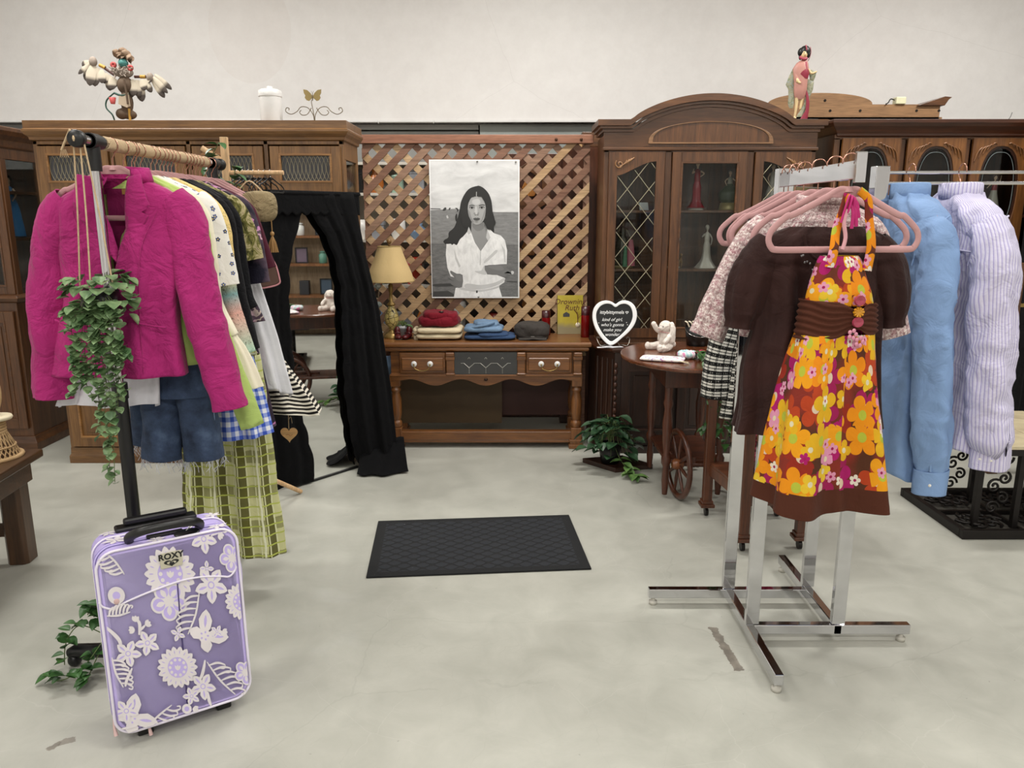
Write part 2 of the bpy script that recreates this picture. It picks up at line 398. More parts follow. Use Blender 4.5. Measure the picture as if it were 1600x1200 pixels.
for i, (lx, ly) in enumerate(LIGHTS):
    t_ = thing('ceiling_light', 'fluorescent ceiling light panel over the shop floor', 'light', (lx, ly, CEIL), 0, 'ceiling light panels')
    MB().holed(*match(rect(-.66,.66,-.2,.2), rect(-.6,.6,-.15,.15)), 0, .08).build('light_frame', white, t_, rot=(-PI/2,0,0)).location = (0,0,-.001)
    MB().box(-.6, .6, -.15, .15, -.05, -.04).build('light_diffuser', emit('diffuser', (1,.97,.92), 2.2), t_)
# ---------------------------------------------------------------- cabinet helpers
def mould_x(mb, x0, x1, y, z, prof, mi=0, ends=True, depth=.35):
    """moulding swept round left end, front, right end. prof: [(out, up)] bottom to top"""
    P = []
    for o_, u in prof:
        P.append([(x0-o_, y+depth, z+u), (x0-o_, y-o_, z+u), (x1+o_, y-o_, z+u), (x1+o_, y+depth, z+u)])
    R = len(P); vs = [p for r in P for p in r]; fs = []
    for r in range(R-1):
        for i in range(4):
            j = (i+1) % 4; fs.append((r*4+i, r*4+j, (r+1)*4+j, (r+1)*4+i))
    fs.append((3,2,1,0)); fs.append(tuple(range((R-1)*4, R*4)))
    mb.add(vs, fs, mi); return mb
def frame_door(parent, x0, x1, z0, z1, y, wm, hm, panes, name='door', th=.022, gl=None, panel=None, bead=.008, knob=None):
    """panes: rects (x0,x1,z0,z1) stacked bottom to top; panel: materials for solid raised panels"""
    d = MB(); zs = sorted(panes, key=lambda p: p[2]); a, b = zs[0][0], zs[0][1]
    d.box(x0, a, y-th, y, z0, z1); d.box(b, x1, y-th, y, z0, z1)
    cur = z0
    for p in zs: d.box(a, b, y-th, y, cur, p[2]); cur = p[3]
    d.box(a, b, y-th, y, cur, z1)
    o = d.build(name, wm, parent, bevel=.003)
    q = MB()
    for p in zs:
        q.holed(rect(p[0]-.004, p[1]+.004, p[2]-.004, p[3]+.004), rect(p[0]+bead, p[1]-bead, p[2]+bead, p[3]-bead), y-th-.004, y-.006)
    q.build('door_bead', hm, o, bevel=.002)
    for k, p in enumerate(zs):
        if panel:
            MB().box(p[0], p[1], y-.012, y-.004, p[2], p[3]).box(p[0]+.03, p[1]-.03, y-.018, y-.006, p[2]+.03, p[3]-.03).build('door_panel', panel, o, bevel=.005)
        elif gl: MB().box(p[0], p[1], y-.010, y-.006, p[2], p[3]).build('glass_pane', gl, o)
    return o
def ring_handle(mb, c, w_=.05): mb.tube([(c[0]-w_/2,c[1],c[2]), (c[0]-w_/2,c[1]-.02,c[2]-.008), (c[0]-w_*.25,c[1]-.022,c[2]-.022), (c[0],c[1]-.022,c[2]-.026), (c[0]+w_*.25,c[1]-.022,c[2]-.022), (c[0]+w_/2,c[1]-.02,c[2]-.008), (c[0]+w_/2,c[1],c[2])], .0025, 8)
# ---------------------------------------------------------------- the wall unit on the left
U = thing('wall_unit', 'long honey oak wall unit with four glass doors behind the clothes rail', 'cabinet', (-1.86, 4.6, 0))
hv, hh = wz(W_HONEY), wz(W_HONEY, 'X')
X0, X1 = -.89, .89; D = .42; H = 1.93
m = MB().box(X0, X0+.02, 0.02, D, .06, H).box(X1-.02, X1, .02, D, .06, .78)
m.box(X0, X1, D-.01, D, .06, H)
for z in (.06, .76, 1.2, 1.55, H-.02): m.box(X0+.02, X1-.02, .03, D-.01, z, z+.02)
for x in (-.445, 0, .445): m.box(x-.01, x+.01, .03, D-.01, .08, .76)
m.box(X1-.02, X1, .02, .07, .84, H-.1).box(X1-.02, X1, D-.05, D-.01, .84, H-.1).box(X1-.02, X1, .02, D-.01, H-.1, H).box(X1-.02, X1, .02, D-.01, .78, .84)
m.build('carcass', hv, U, bevel=.002)
MB().box(X1-.014, X1-.008, .07, D-.05, .84, H-.1).build('side_glass', glass(), U)
f = MB()
for x in (X0, -.457, -.012, .433, X1-.024): f.box(x, x+.024, -.002, .02, .1, H)
f.box(X0, X1, -.002, .02, H-.02, H).box(X0, X1, -.002, .02, .745, .775); f.build('face_frame', hv, U, bevel=.002)
c = MB(); mould_x(c, X0, X1, 0, H, [(0,0), (.012,.004), (.014,.02), (.03,.035), (.038,.05), (.038,.062), (.03,.066), (.03,.11)], depth=D); c.build('cornice', hh, U, bevel=.002)
b_ = MB(); mould_x(b_, X0, X1, 0, 0, [(.012,0), (.012,.045), (.004,.06), (.002,.10)], depth=D); b_.build('plinth', hh, U, bevel=.002)
ct = MB(); mould_x(ct, X0, X1, 0, .735, [(.004,0), (.016,.008), (.016,.026), (.004,.034)], depth=D); ct.build('waist_moulding', hh, U, bevel=.002)
gls = glass(); grey_glass = plain('leaded_grey_glass', '#3d3d40', .25); hc = wz(('honey_light', '#6b4520', '#a97a45'), 'X')
for i in range(4):
    x0 = -.864+i*.445; x1 = x0+.405
    d = frame_door(U, x0, x1, .80, 1.90, 0, hv, hc, [(x0+.055, x1-.055, .85, 1.64), (x0+.055, x1-.055, 1.70, 1.855)], gl=gls)
    # grey leaded light: overlapping pointed ovals
    l = MB(); gx0, gx1, gz0, gz1 = x0+.063, x1-.063, 1.708, 1.847
    MB().box(gx0, gx1, -.0125, -.0095, gz0, gz1).build('leaded_panel', grey_glass, d)
    n = 6; w_ = (gx1-gx0)/n
    for k in range(n):
        for sgn in (1, -1):
            for off in (0, .5):
                cx = gx0+w_*(k+.5+off)
                if cx > gx1: continue
                pts = [(cx+sgn*w_*.48*math.sin(PI*q/10), -.0145, gz0+(gz1-gz0)*q/10) for q in range(11)]
                pts = [p for p in pts if gx0 <= p[0] <= gx1]
                if len(pts) > 1: l.tube(pts, .0013, 5)
    l.build('lead_lines', lead, d)
    frame_door(U, x0, x1, .11, .735, 0, hv, hc, [(x0+.06, x1-.06, .17, .675)], panel=hv)
    k = MB(); k.lathe([(.001,-.012), (.010,-.010), (.011,-.004), (.006,0), (.004,.01)], (x1-.03 if i % 2 == 0 else x0+.03, -.034, .62), 12); 
    k.build('knob', brass, d)
# things inside the unit
ux, uy = -1.86, 4.6
def jar(x, y, z, h, r, mat, label, cat='jar', name='jar', prof=None, group=None):
    o = MB().lathe(prof or [(r*.9,0), (r,h*.05), (r,h*.7), (r*.6,h*.82), (r*.62,h*.86), (r*.9,h*.9), (r*.5,h*.97), (.003,h)], (0,0,0), 24).build(name, mat, loc=(x,y,z)); return tag(o, label, cat, group)
p = WY(432, 322, 4.78); jar(p.x, 4.78, 1.571, .075, .035, white, 'white lidded mug behind the rightmost glass door of the wall unit')
p = WY(458, 322, 4.75); o = MB().lathe([(.024,-.02),(.034,-.012),(.036,.0),(.034,.012),(.024,.02),(.018,.018),(.017,-.018),(.024,-.02)], n=28).build('bangle', plain('striped_shell', '#b69b72', .3), loc=(p.x, 4.75, 1.571+.037), rot=(PI/2, 0, .3)); tag(o, 'round cream and brown striped bangle beside the mug in the wall unit', 'ornament')
p = WY(110, 250, 4.85); o = MB().prism(heart(.05), -.02, .02).box(-.012,.012,-.01,.01,-.14,-.02).box(-.03,.03,-.02,.02,-.15,-.135).build('candlestick', plain('lilac_ceramic', '#8f8191', .4), loc=(p.x, 4.85, 1.571+.15)); tag(o, 'pale lilac ceramic stand behind the leftmost glass door of the wall unit', 'ornament')
# ---------------------------------------------------------------- far left corner cabinet
K = thing('corner_cabinet', 'dark red oak china cabinet at the left edge of the photo', 'cabinet', (-3.15, 4.86, 0), 0)
rv, rh = wz(W_BROWN), wz(W_BROWN, 'X'); KW = .62; KD = .5
# local: front faces -y, x from -KW to 0 ; origin at its right front corner
m = MB().box(-KW, 0, .02, KD, .08, .95).build('base', rv, K, bevel=.004)
frame_door(K, -KW+.02, -.32, .14, .88, .02, rv, rh, [(-KW+.08, -.38, .20, .82)], panel=rv); frame_door(K, -.31, -.02, .14, .88, .02, rv, rh, [(-.25, -.08, .20, .82)], panel=rv)
q = MB(); mould_x(q, -KW, 0, .02, 0, [(.03,0), (.03,.05), (.015,.07), (.01,.09)], depth=.45); q.build('plinth', rh, K, bevel=.003)
q = MB(); mould_x(q, -KW, 0, .02, .93, [(.0,0), (.02,.01), (.028,.03), (.015,.045), (.0,.05)], depth=.45); q.build('waist_moulding', rh, K, bevel=.003)
m = MB().box(-KW, -KW+.02, .06, KD, .97, 1.86).box(-.02, 0, .42, KD-.01, .97, 1.78).box(-KW, 0, KD-.01, KD, .97, 1.86)
for z in (.971, 1.3, 1.58, 1.84): m.box(-KW+.021, -.021, .07, KD-.011, z, z+.018)
m.box(-.02, 0, .05, .1, .97, 1.78).box(-.02, 0, .05, KD-.01, 1.78, 1.86).build('carcass', rv, K, bevel=.002)
MB().box(-.014, -.008, .1, .42, .98, 1.78).build('side_glass', gls, K)
frame_door(K, -KW+.01, -.32, .98, 1.80, .06, rv, rh, [(-KW+.06, -.37, 1.03, 1.75)], gl=gls); frame_door(K, -.31, -.01, .98, 1.80, .06, rv, rh, [(-.26, -.06, 1.03, 1.75)], gl=gls)
q = MB(); mould_x(q, -KW, 0, .05, 1.84, [(.0,0), (.01,.01), (.015,.05), (.04,.075), (.05,.1), (.05,.12), (.045,.125)], depth=.43); q.build('cornice', rh, K, bevel=.003)
K.scale = (1, 1, 1.042)
# ---------------------------------------------------------------- lattice screen
L = thing('lattice_screen', 'wooden garden lattice screen behind the desk and poster', 'screen', (0, 5.32, 0))
cedar = [wood('cedar_a', '#6f4a38', '#8f6a55', .6, 1, 'X', 0), wood('cedar_b', '#80604c', '#a3826b', .6, 1, 'X', 0), wood('pine_a', '#b5946c', '#d3b48d', .6, 1, 'X', 0), wood('pine_b', '#a5835d', '#c6a57d', .6, 1, 'X', 0)]
LX0, LX1 = -1.0, .52; LZ0 = .55; LZ1 = 2.0; rnd = random.Random(4)
for layer, sgn in ((0, 1), (1, -1)):
    m = MB(); k = 0; c = LX0-1.6
    while c < LX1+1.6:
        hw = .033; A = (c-hw, LZ0-.1); dx = (LZ1+.1-(LZ0-.1))
        P = [(c-hw, LZ0-.1), (c+hw, LZ0-.1), (c+hw+sgn*dx, LZ1+.1), (c-hw+sgn*dx, LZ1+.1)]
        P = clip(P, LX0, LX1, LZ0, LZ1)
        if len(P) > 2:
            if sgn > 0: mi = (3 if rnd.random() < .3 else 2) if c+.72 > -.12 and rnd.random() < .93 else rnd.choice((0,0,0,1,3))
            else: mi = rnd.choice((2,2,3,2)) if c-.72 < .0 or c < .75 else rnd.choice((0,1,1,0))
            m.prism(P, layer*.009, layer*.009+.0085, mi)
        c += .1335; k += 1
    m.build('lattice_slats', cedar, L, bevel=.001)
m = MB().box(LX0-.02, LX1+.02, -.022, -.001, LZ1-.02, LZ1+.036).box(LX0-.02, LX1+.02, .019, .04, LZ1-.02, LZ1+.036)
m.build('top_rail', wood('cedar_rail', '#7e4f3a', '#a06f56', .5, 1, 'X', .1), L, bevel=.004)
for xp in (LX0, LX1-.04): MB().box(xp, xp+.04, .019, .04, 0, LZ1).build('side_post', cedar[0], L, bevel=.003)
k = MB()
for px in (869, 908):
    p = WY(px, 218, 5.3); k.lathe([(.001,-.012),(.010,-.010),(.011,-.002),(.006,.0)], (0,0,0), 12) if False else k.ell((p.x, -.026, p.z), .010, .006, .010, 12, 8)
k.build('bolt', plain('dark_bolt', '#4a3020', .4, .6), L)
# ---------------------------------------------------------------- shelving and stock behind the lattice
S = thing('stock_shelf', 'white shelves of mixed crockery seen through the lattice left of the poster', 'shelf', (-.7, 5.95, 0))
sw = plain('cream_shelf', '#cfc9bd', .6); m = MB().box(-.62,.62,.23,.25,0,1.9)
for z in (.25,.62,.98,1.32,1.66,1.88): m.box(-.62,.62,-.1,.23,z,z+.02)
for x in (-.62,.6): m.box(x,x+.02,-.1,.23,0,1.9)
m.build('shelf_frame', sw, S)
rnd = random.Random(11)
stock = [('white bowl','bowl','#e8e5df'),('grey box','box','#8d8f94'),('green glass vase','vase','#9db8a6'),('red ceramic jar','jar','#b5402f'),('orange tin','tin','#b4692f'),('cream jug','jug','#d9cdb4'),('black tray','tray','#202020'),('blue canister','canister','#6f86a0')]
def pot_prof(k, r, h):
    return [[(r*.5,0),(r,h*.5),(r*.95,h),(r*.9,h),(r*.45,h*.08)], [(r*.6,0),(r*1,h*.35),(r*.9,h*.6),(r*.4,h*.85),(r*.5,h),(r*.4,h)], [(r*.9,0),(r*.9,h*.8),(r*.95,h*.82),(r*.9,h*.9),(r*.2,h*.95),(r*.15,h)]][k % 3]
rows = ['bottom','second','third','fourth','top']
for zi, z in enumerate((.27,.64,1.0,1.34,1.68)):
    x = -1.22; j = 0
    while x < -.16:
        kx = rnd.randrange(8); nm, ct, colr = stock[kx]; r = rnd.uniform(.045,.075); h = rnd.uniform(.10,.24 if zi < 4 else .18)
        mt = plain('stock_'+nm.replace(' ','_'), colr, .3)
        if ct in ('box','tray'): o = MB().box(-r,r,-.05,.05,0,h).box(-r-.004,r+.004,-.054,.054,h*.8,h+.004).build(ct, mt, loc=(x+r,5.95,z), bevel=.003)
        else: o = MB().lathe(pot_prof(kx, r, h), (0,0,0), 20).build(ct, mt, loc=(x+r,5.95,z))
        tag(o, '%s on the %s cream shelf behind the lattice' % (nm, rows[zi]), ct, 'crockery and boxes behind the lattice'); x += 2*r+rnd.uniform(.008,.05); j += 1
B = thing('carved_cabinet', 'brown cabinet with honey carved hexagon panels seen through the lattice right of the poster', 'cabinet', (.33, 5.72, 0))
bv = wz(W_RED); m = MB().box(-.44,.44,0,.4,0,1.95); m.build('body', bv, B, bevel=.004)
for i in range(2):
    for j in range(4):
        cx = -.2+i*.4; cz = .45+j*.42; 
        hexo = [(cx+.17*math.cos(PI/6+PI/3*k), cz+.19*math.sin(PI/6+PI/3*k)) for k in range(6)]; hexi = [(cx+.1*math.cos(PI/6+PI/3*k), cz+.11*math.sin(PI/6+PI/3*k)) for k in range(6)]
        MB().holed(hexo, hexi, -.02, -.001).prism([(cx+.06*math.cos(PI/3*k), cz+.07*math.sin(PI/3*k)) for k in range(6)], -.022, -.001, 1).build('carved_panel', [wz(W_BROWN,'X'), wood('amber_wood','#8a5220','#b9792f')], B, bevel=.004)
p0 = WY(878,187,5.75); p1 = WY(936,214,5.75)
for_y = p1
T = thing('cabinet_pediment', 'plain pine and oak cabinet top peeping above the lattice beside the arched hutch', 'furniture', (p0.x, 5.55, 0))
MB().box(.0,.26,.0,.12,0,1.98).build('cabinet_body', wz(W_RED), T)
MB().prism([(0.05,1.98),(.13,2.05),(.13,1.98)], 0,.02).build('end_board', wood('raw_pine','#b08a5c','#cfa878'), T)
MB().box(.13,.26,0,.12,1.98,2.08).build('top_board', wz(W_BROWN,'X'), T, bevel=.004)
# ---------------------------------------------------------------- writing desk / sofa table
pv, ph = wz(W_PEC), wz(W_PEC, 'X')
D = thing('console_desk', 'long brown wooden desk with two drawers and turned legs under the poster', 'desk', (-.17, 4.88, 0))
x0, x1 = -.68, .68
mb = MB(); mould_x(mb, x0+.03, x1-.03, .02, .655, [(.0,0), (.012,.004), (.018,.016), (.012,.026), (.03,.034), (.032,.05), (.028,.062)], depth=.38)
mb.build('desk_top', ph, D, bevel=.003)
m = MB()
# apron with scallops
xs = [-.62+1.24*i/60 for i in range(61)]
def apz(x):
    u = abs(x)
    return .448 + (.035 if False else 0) - .022*math.cos(min(u,.5)*2*PI/.33)*(1 if u < .5 else 1) + (0 if u < .5 else -.02*(u-.5)/.12)
low = [(x, apz(x)) for x in xs]
m.prism(low + [(.62,.51), (-.62,.51)], .02, .04)
m.build('apron', ph, D, bevel=.003)
m = MB().box(-.62,.62,.045,.36,.49,.655).build('case', wz(W_PEC,'X'), D)
MB().box(-.622,.622,.008,.03,.492,.503).build('bead_rail', ph, D, bevel=.003)
for sx in (-1, 1):
    a, b = sorted((sx*.255, sx*.565))
    dr = MB().box(a+.006, b-.006, .012, .05, .51, .648); dr.box(a+.02, b-.02, -.002, .02, .53, .615); o = dr.build('drawer', ph, D, bevel=.007, seg=3)
    h = MB(); cx = (a+b)/2
    for e in (-.052, .052): h.lathe([(.001,-.02),(.012,-.018),(.017,-.010),(.015,0),(.006,.004),(.006,.02)], (0,0,0), 20) if False else h.ell((cx+e,-.016,.578), .019,.012,.019,20,12)
    h.build('drawer_knob', white, o)
    h = MB().tube(smooth([(cx-.052,-.03,.574),(cx-.045,-.035,.552),(cx-.02,-.038,.54),(cx,-.038,.537),(cx+.02,-.038,.54),(cx+.045,-.035,.552),(cx+.052,-.03,.574)],4), .0028, 8); 
    for e in (-.052,.052): h.ell((cx+e,-.029,.576),.006,.004,.006,12,6)
    h.build('drawer_pull', brass, o)
for cx in (-.23, .23, .595):
    m = MB().prism([(cx-.026,.50),(cx+.026,.50),(cx+.026,.65),(cx-.026,.65)], .0,.02)
    m.box(cx-.03,cx+.03,-.012,.02,.60,.625).box(cx-.03,cx+.03,-.008,.02,.50,.515).box(cx-.028,cx+.028,-.02,.01,.625,.652); m.build('corbel', ph, D, bevel=.006, seg=3)
MB().box(-.204,.204,.012,.016,.505,.65).build('glass_front', plain('smoked_glass','#39393a',.15), D)
l = MB()
for k in (-1,0,1):
    c = k*.108; z = .575
    for s_ in (1,-1): l.tube([(c,.0115,.548),(c+s_*.034,.0115,.578)], .0022, 6).tube([(c+s_*.034,.0115,.578),(c+s_*.054,.0115,.578)], .0012,6).tube([(c,.0115,.618),(c+s_*.008,.0115,.606)], .0018, 6)
    l.tube([(c,.0115,.548),(c,.0115,.51)], .0015,6)
l.build('glass_tracery', plain('silvered_came','#b9b7b0',.3,.6), D)
k = MB().ell((0,.016,.468),.012,.008,.009,16,8).build('keyhole_knob', plain('dark_bronze','#2b1a12',.35,.5), D)
legp = [(.03,0),(.045,0),(.045,.02),(.032,.028),(.038,.04),(.03,.055),(.036,.066),(.036,.07)]
turn = [(.026,.135),(.034,.15),(.037,.165),(.034,.18),(.024,.19),(.03,.2),(.036,.24),(.036,.33),(.026,.37),(.026,.38),(.036,.395),(.026,.41),(.03,.425)]
for px in (.595, -.595):
    for py in (.055, .34):
        g = MB().lathe(turn, (px,py,0), 24); g.box(px-.036,px+.036,py-.036,py+.036,.06,.14).box(px-.034,px+.034,py-.034,py+.034,.42,.50)
        g.box(px-.048,px+.048,py-.048,py+.048,0,.03).box(px-.042,px+.042,py-.042,py+.042,.03,.048).box(px-.046,px+.046,py-.046,py+.046,.045,.062)
        g.build('leg', pv, D, bevel=.004)
m = MB().box(-.565,.565,.03,.09,.055,.115).box(-.56,.56,.035,.085,.035,.058); m.build('stretcher', ph, D, bevel=.006)
MB().box(-.64,-.18+.28,.30,.31,.10,.46).build('back_panel', plain('olive_plywood','#4c3a22',.6), D)
MB().box(.1,.57,.335,.345,.15,.46).build('back_panel', plain('dark_red_board','#3a1a12',.6), D)
# ---------------------------------------------------------------- arched china hutch with its buffet
bv, bh = wz(W_BROWN), wz(W_BROWN, 'X'); HW = .655
Hh = thing('arched_hutch', 'brown oak china hutch with arched top and diamond leaded doors right of the lattice', 'cabinet', (1.225, 4.95, 0))
# base with chamfered corner
bx0, bx1 = -.68, .66; out = [(bx0, -.0), (bx0+.11, -.15), (bx1-.11, -.15), (bx1, 0), (bx1, .40), (bx0, .40)]
def scale_out(P, d): return [(x+(d if x > 0 else -d), y-(d if y < .2 else 0)) for x, y in P]
m = MB().prismz(out, .06, .665); m.build('buffet_base', wz(W_DARK), Hh, bevel=.003)
MB().prismz(scale_out(out,.01), .0, .05).prismz(scale_out(out,.0), .05,.07).build('plinth', wz(W_DARK,'X'), Hh, bevel=.004)
MB().prismz(scale_out(out,.012), .665,.675).prismz(scale_out(out,.022), .675,.693).build('buffet_top', wz(W_RED,'X'), Hh, bevel=.004)
m = MB()
for k in range(11): m.ell((bx0+.115, -.155, .16+k*.042), .013,.013,.020, 12,8)
m.build('bobbin_turning', wz(W_RED), Hh)
for k in range(4):
    u = (k+.5)/4; MB().tube([(bx0+.11*u, -.15*u-.003, .12),(bx0+.11*u, -.15*u-.003, .62)], .008, 8).build('flute', wz(W_DARK), Hh)
for (a,b) in ((-.53,-.19),(-.17,.17),(.19,.53)):
    o = frame_door(Hh, a, b, .10, .64, -.15, wz(W_DARK), wz(W_DARK,'X'), [(a+.05,b-.05,.16,.55)], panel=wz(W_DARK))
    MB().tube(smooth([(b-.025,-.175,.44),(b-.025,-.195,.425),(b-.025,-.195,.36),(b-.025,-.175,.345)],4), .004, 8).lathe([(.001,0),(.008,.0),(.008,.004)],(b-.025,-.176,.30),10).build('door_handle', brass, o)
# upper case
Z0 = .70; Z1 = 1.905
m = MB().box(-HW,-HW+.02,.02,.36,Z0,2.0).box(HW-.02,HW,.02,.36,Z0,2.0).box(-HW,HW,.35,.36,Z0,2.0)
for z in (.70,1.16,1.53,1.96): m.box(-HW+.02,HW-.02,.045,.35,z,z+.016)
m.box(-.26,-.245,.05,.35,Z0,1.96) if False else None
for x in (-.40,-.13,.13,.40): m.box(x-.04,x+.04,.344,.351,.72,1.95)
for z in (.75,1.25,1.85): m.box(-HW,HW,.344,.351,z,z+.06)
m.build('carcass', bv, Hh, bevel=.002)
m = MB().box(-HW,-HW+.03,-.001,.02,Z0,Z1+.06).box(HW-.03,HW,-.001,.02,Z0,Z1+.06).box(-.275,-.235,-.001,.02,Z0,Z1).box(.235,.275,-.001,.02,Z0,Z1).box(-HW,HW,-.001,.02,Z1-.01,2.0).box(-HW,HW,-.001,.02,Z0,.735)
m.build('face_frame', bv, Hh, bevel=.002)
MB().box(-HW,-HW+.02,-.02,.02,Z0-.007,Z0+.02).box(-HW-.01,HW+.01,-.03,.3,Z0-.007,Z0+.008).build('shelf_lip', bh, Hh, bevel=.003)
def arched(parent, x0, x1, z0, z1, y, side):
    # lintel curve: low towards the outer side
    w_ = x1-x0; n = 12; top = []
    for k in range(n+1):
        u = k/n; uu = u if side < 0 else 1-u
        zz = z1-.055-.085*(1-(3*uu*uu-2*uu**3)**.8)
        top.append((x0+.052+(w_-.104)*u, zz))
    inner = [(x1-.052, z0+.06), ] ; inner = [(x0+.052, z0+.06), (x1-.052, z0+.06)] + top[::-1]
    o1, i1 = match(rect(x0,x1,z0,z1), inner, 60)
    d = MB().holed(o1, i1, y-.022, y, 0).build('door', bv, parent, bevel=.0025)
    MB().box(x0+.045,x1-.045,y-.012,y-.009,z0+.05,z1-.05).build('glass_pane', gls, d)
    l = MB(); gx0, gx1, gz0, gz1 = x0+.052, x1-.052, z0+.06, z1-.055
    def inside(x, z):
        u = min(max((x-gx0)/(gx1-gx0),0),1); k = min(int(u*n), n-1); tz = lerp(top[k][1], top[k+1][1], u*n-k); return gx0 <= x <= gx1 and gz0 <= z <= tz
    stp = .118
    for sgn in (1,-1):
        c = -2.0
        while c < 3:
            seg = []
            for q in range(120):
                z = gz0+(gz1-gz0)*q/119; x = x0+.15+sgn*(z-z0)*.80+c
                if inside(x, z): seg.append((x,z))
            if len(seg) > 2: l.tube([(seg[0][0],y-.016,seg[0][1]),(seg[-1][0],y-.016,seg[-1][1])], .0022, 6)
            c += stp*1.15
    l.build('lead_lines', lead, d)
    # carved scroll
    s_ = MB(); cx = x0+.065 if side < 0 else x1-.065; cz = z1-.062; sg = 1 if side < 0 else -1
    sp_ = [(cx+sg*(-.0+.028*(1-q/22)*math.cos(q*.42+2.3)), y-.026, cz-.01+.028*(1-q/22)*math.sin(q*.42+2.3)) for q in range(20)]
    s_.tube(sp_[::-1], .0042, 8)
    for k in range(4): s_.tube(smooth([(cx+sg*(.0+k*.016),y-.025,cz-.024+k*.006),(cx+sg*(.03+k*.017),y-.028,cz-.005+k*.008),(cx+sg*(.05+k*.02),y-.025,cz+.018+k*.005)],4), [.002]+[.006]*5+[.004]*2+[.0015], 8) if False else s_.tube(smooth([(cx+sg*(.0+k*.016),y-.025,cz-.024+k*.006),(cx+sg*(.03+k*.014),y-.028,cz-.008+k*.008),(cx+sg*(.045+k*.015),y-.025,cz+.014+k*.005)],4), .0036, 8)
    s_.build('carved_scroll', wood('light_carving','#7a5230','#a57848',.4,1,'X'), d)
    return d
arched(Hh, -.625, -.28, .74, 1.895, 0, -1); arched(Hh, .28, .625, .74, 1.895, 0, 1)
frame_door(Hh, -.232, .232, .74, 1.895, 0, bv, bh, [(-.175,.175,.80,1.835)], gl=gls)
# arch crown
def arcz(u, zt, rise):          # u in -1..1
    a = abs(u)
    if a > .70: return zt
    c = math.cos(a/.70*PI/2); return zt + rise*(c**.68)
def arch_band(mb, w0, zb_, zt_, rise_b, rise_t, y0, y1, n=64):
    up = [(-w0+2*w0*k/n, arcz(-1+2*k/n, zt_, rise_t)) for k in range(n+1)]; lo = [(-w0+2*w0*k/n, arcz(-1+2*k/n, zb_, rise_b)) for k in range(n+1)]
    for k in range(n): mb.prism([lo[k], lo[k+1], up[k+1], up[k]], y0, y1)
m = MB()
arch_band(m, HW+.002, 1.921, 2.03, .03, .14, -.004, .03); m.build('crown_board', bh, Hh)
for (wd, zb_, zt_, out_) in ((HW+.012,2.015,2.035,.014),(HW+.028,2.034,2.052,.030),(HW+.045,2.05,2.085,.048)):
    m = MB(); arch_band(m, wd, zb_, zt_, .145, .15, -out_, .03)
    m.box(-wd,-wd+.05+out_,.03,.36,zb_,zt_).box(wd-.05-out_,wd,.03,.36,zb_,zt_); m.build('crown_moulding', bh, Hh)
m = MB().box(-HW-.01,HW+.01,-.018,.02,1.905,1.925); m.build('crown_bead', bh, Hh, bevel=.005)
pan = [(x*.385, 1.945) for x in (-1,1)] + [(.385*math.cos(a), 1.952+.125*math.sin(a)**.8) for a in [PI*k/24 for k in range(25)]]
inn = [(x*.93, 1.95+(z-1.945)*.90+.004) for x, z in pan]
MB().holed(pan, inn, -.016, 0).build('crown_bead', wood('worn_bead','#6b482c','#9c7552',.4,1,'X'), Hh, bevel=.002); MB().prism(inn, -.010, 0).build('crown_panel', wz(W_BROWN), Hh)
# ---------------------------------------------------------------- oval glass hutch at the right
ov = wood('carved_oak','#4a2812','#8a5a2c',.4,.8,'Z'); 
O = thing('oval_hutch', 'long oak hutch with carved doors and oval glass windows behind the blue shirts', 'cabinet', (1.99, 4.95, 0))
OW = 1.45
m = MB().box(0,.02,.02,.4,0,2.0).box(OW-.02,OW,.02,.4,0,2.0).box(0,OW,.39,.4,0,2.0).box(0,OW,.0,.4,.0,.08).box(0,OW,.02,.39,.70,.72)
for z in (.72,1.15,1.5,1.98): m.box(0.02,OW-.02,.06,.39,z,z+.016)
m.build('carcass', wz(W_RED), O, bevel=.002)
m = MB()
for x in (0,.035+.37,.035+.4+.37,OW-.03): m.box(x,x+.035,-.001,.02,.0,1.98)
m.box(0,OW,-.001,.02,1.97,2.0).box(0,OW,-.001,.02,.68,.76); m.build('face_frame', wz(W_BROWN), O, bevel=.002)
q = MB(); mould_x(q, .02, OW, 0, 1.985, [(.004,0),(.012,.008),(.012,.02),(.03,.04),(.05,.06),(.06,.08),(.06,.10)], depth=.4); q.build('cornice', wz(W_RED,'X'), O, bevel=.003)
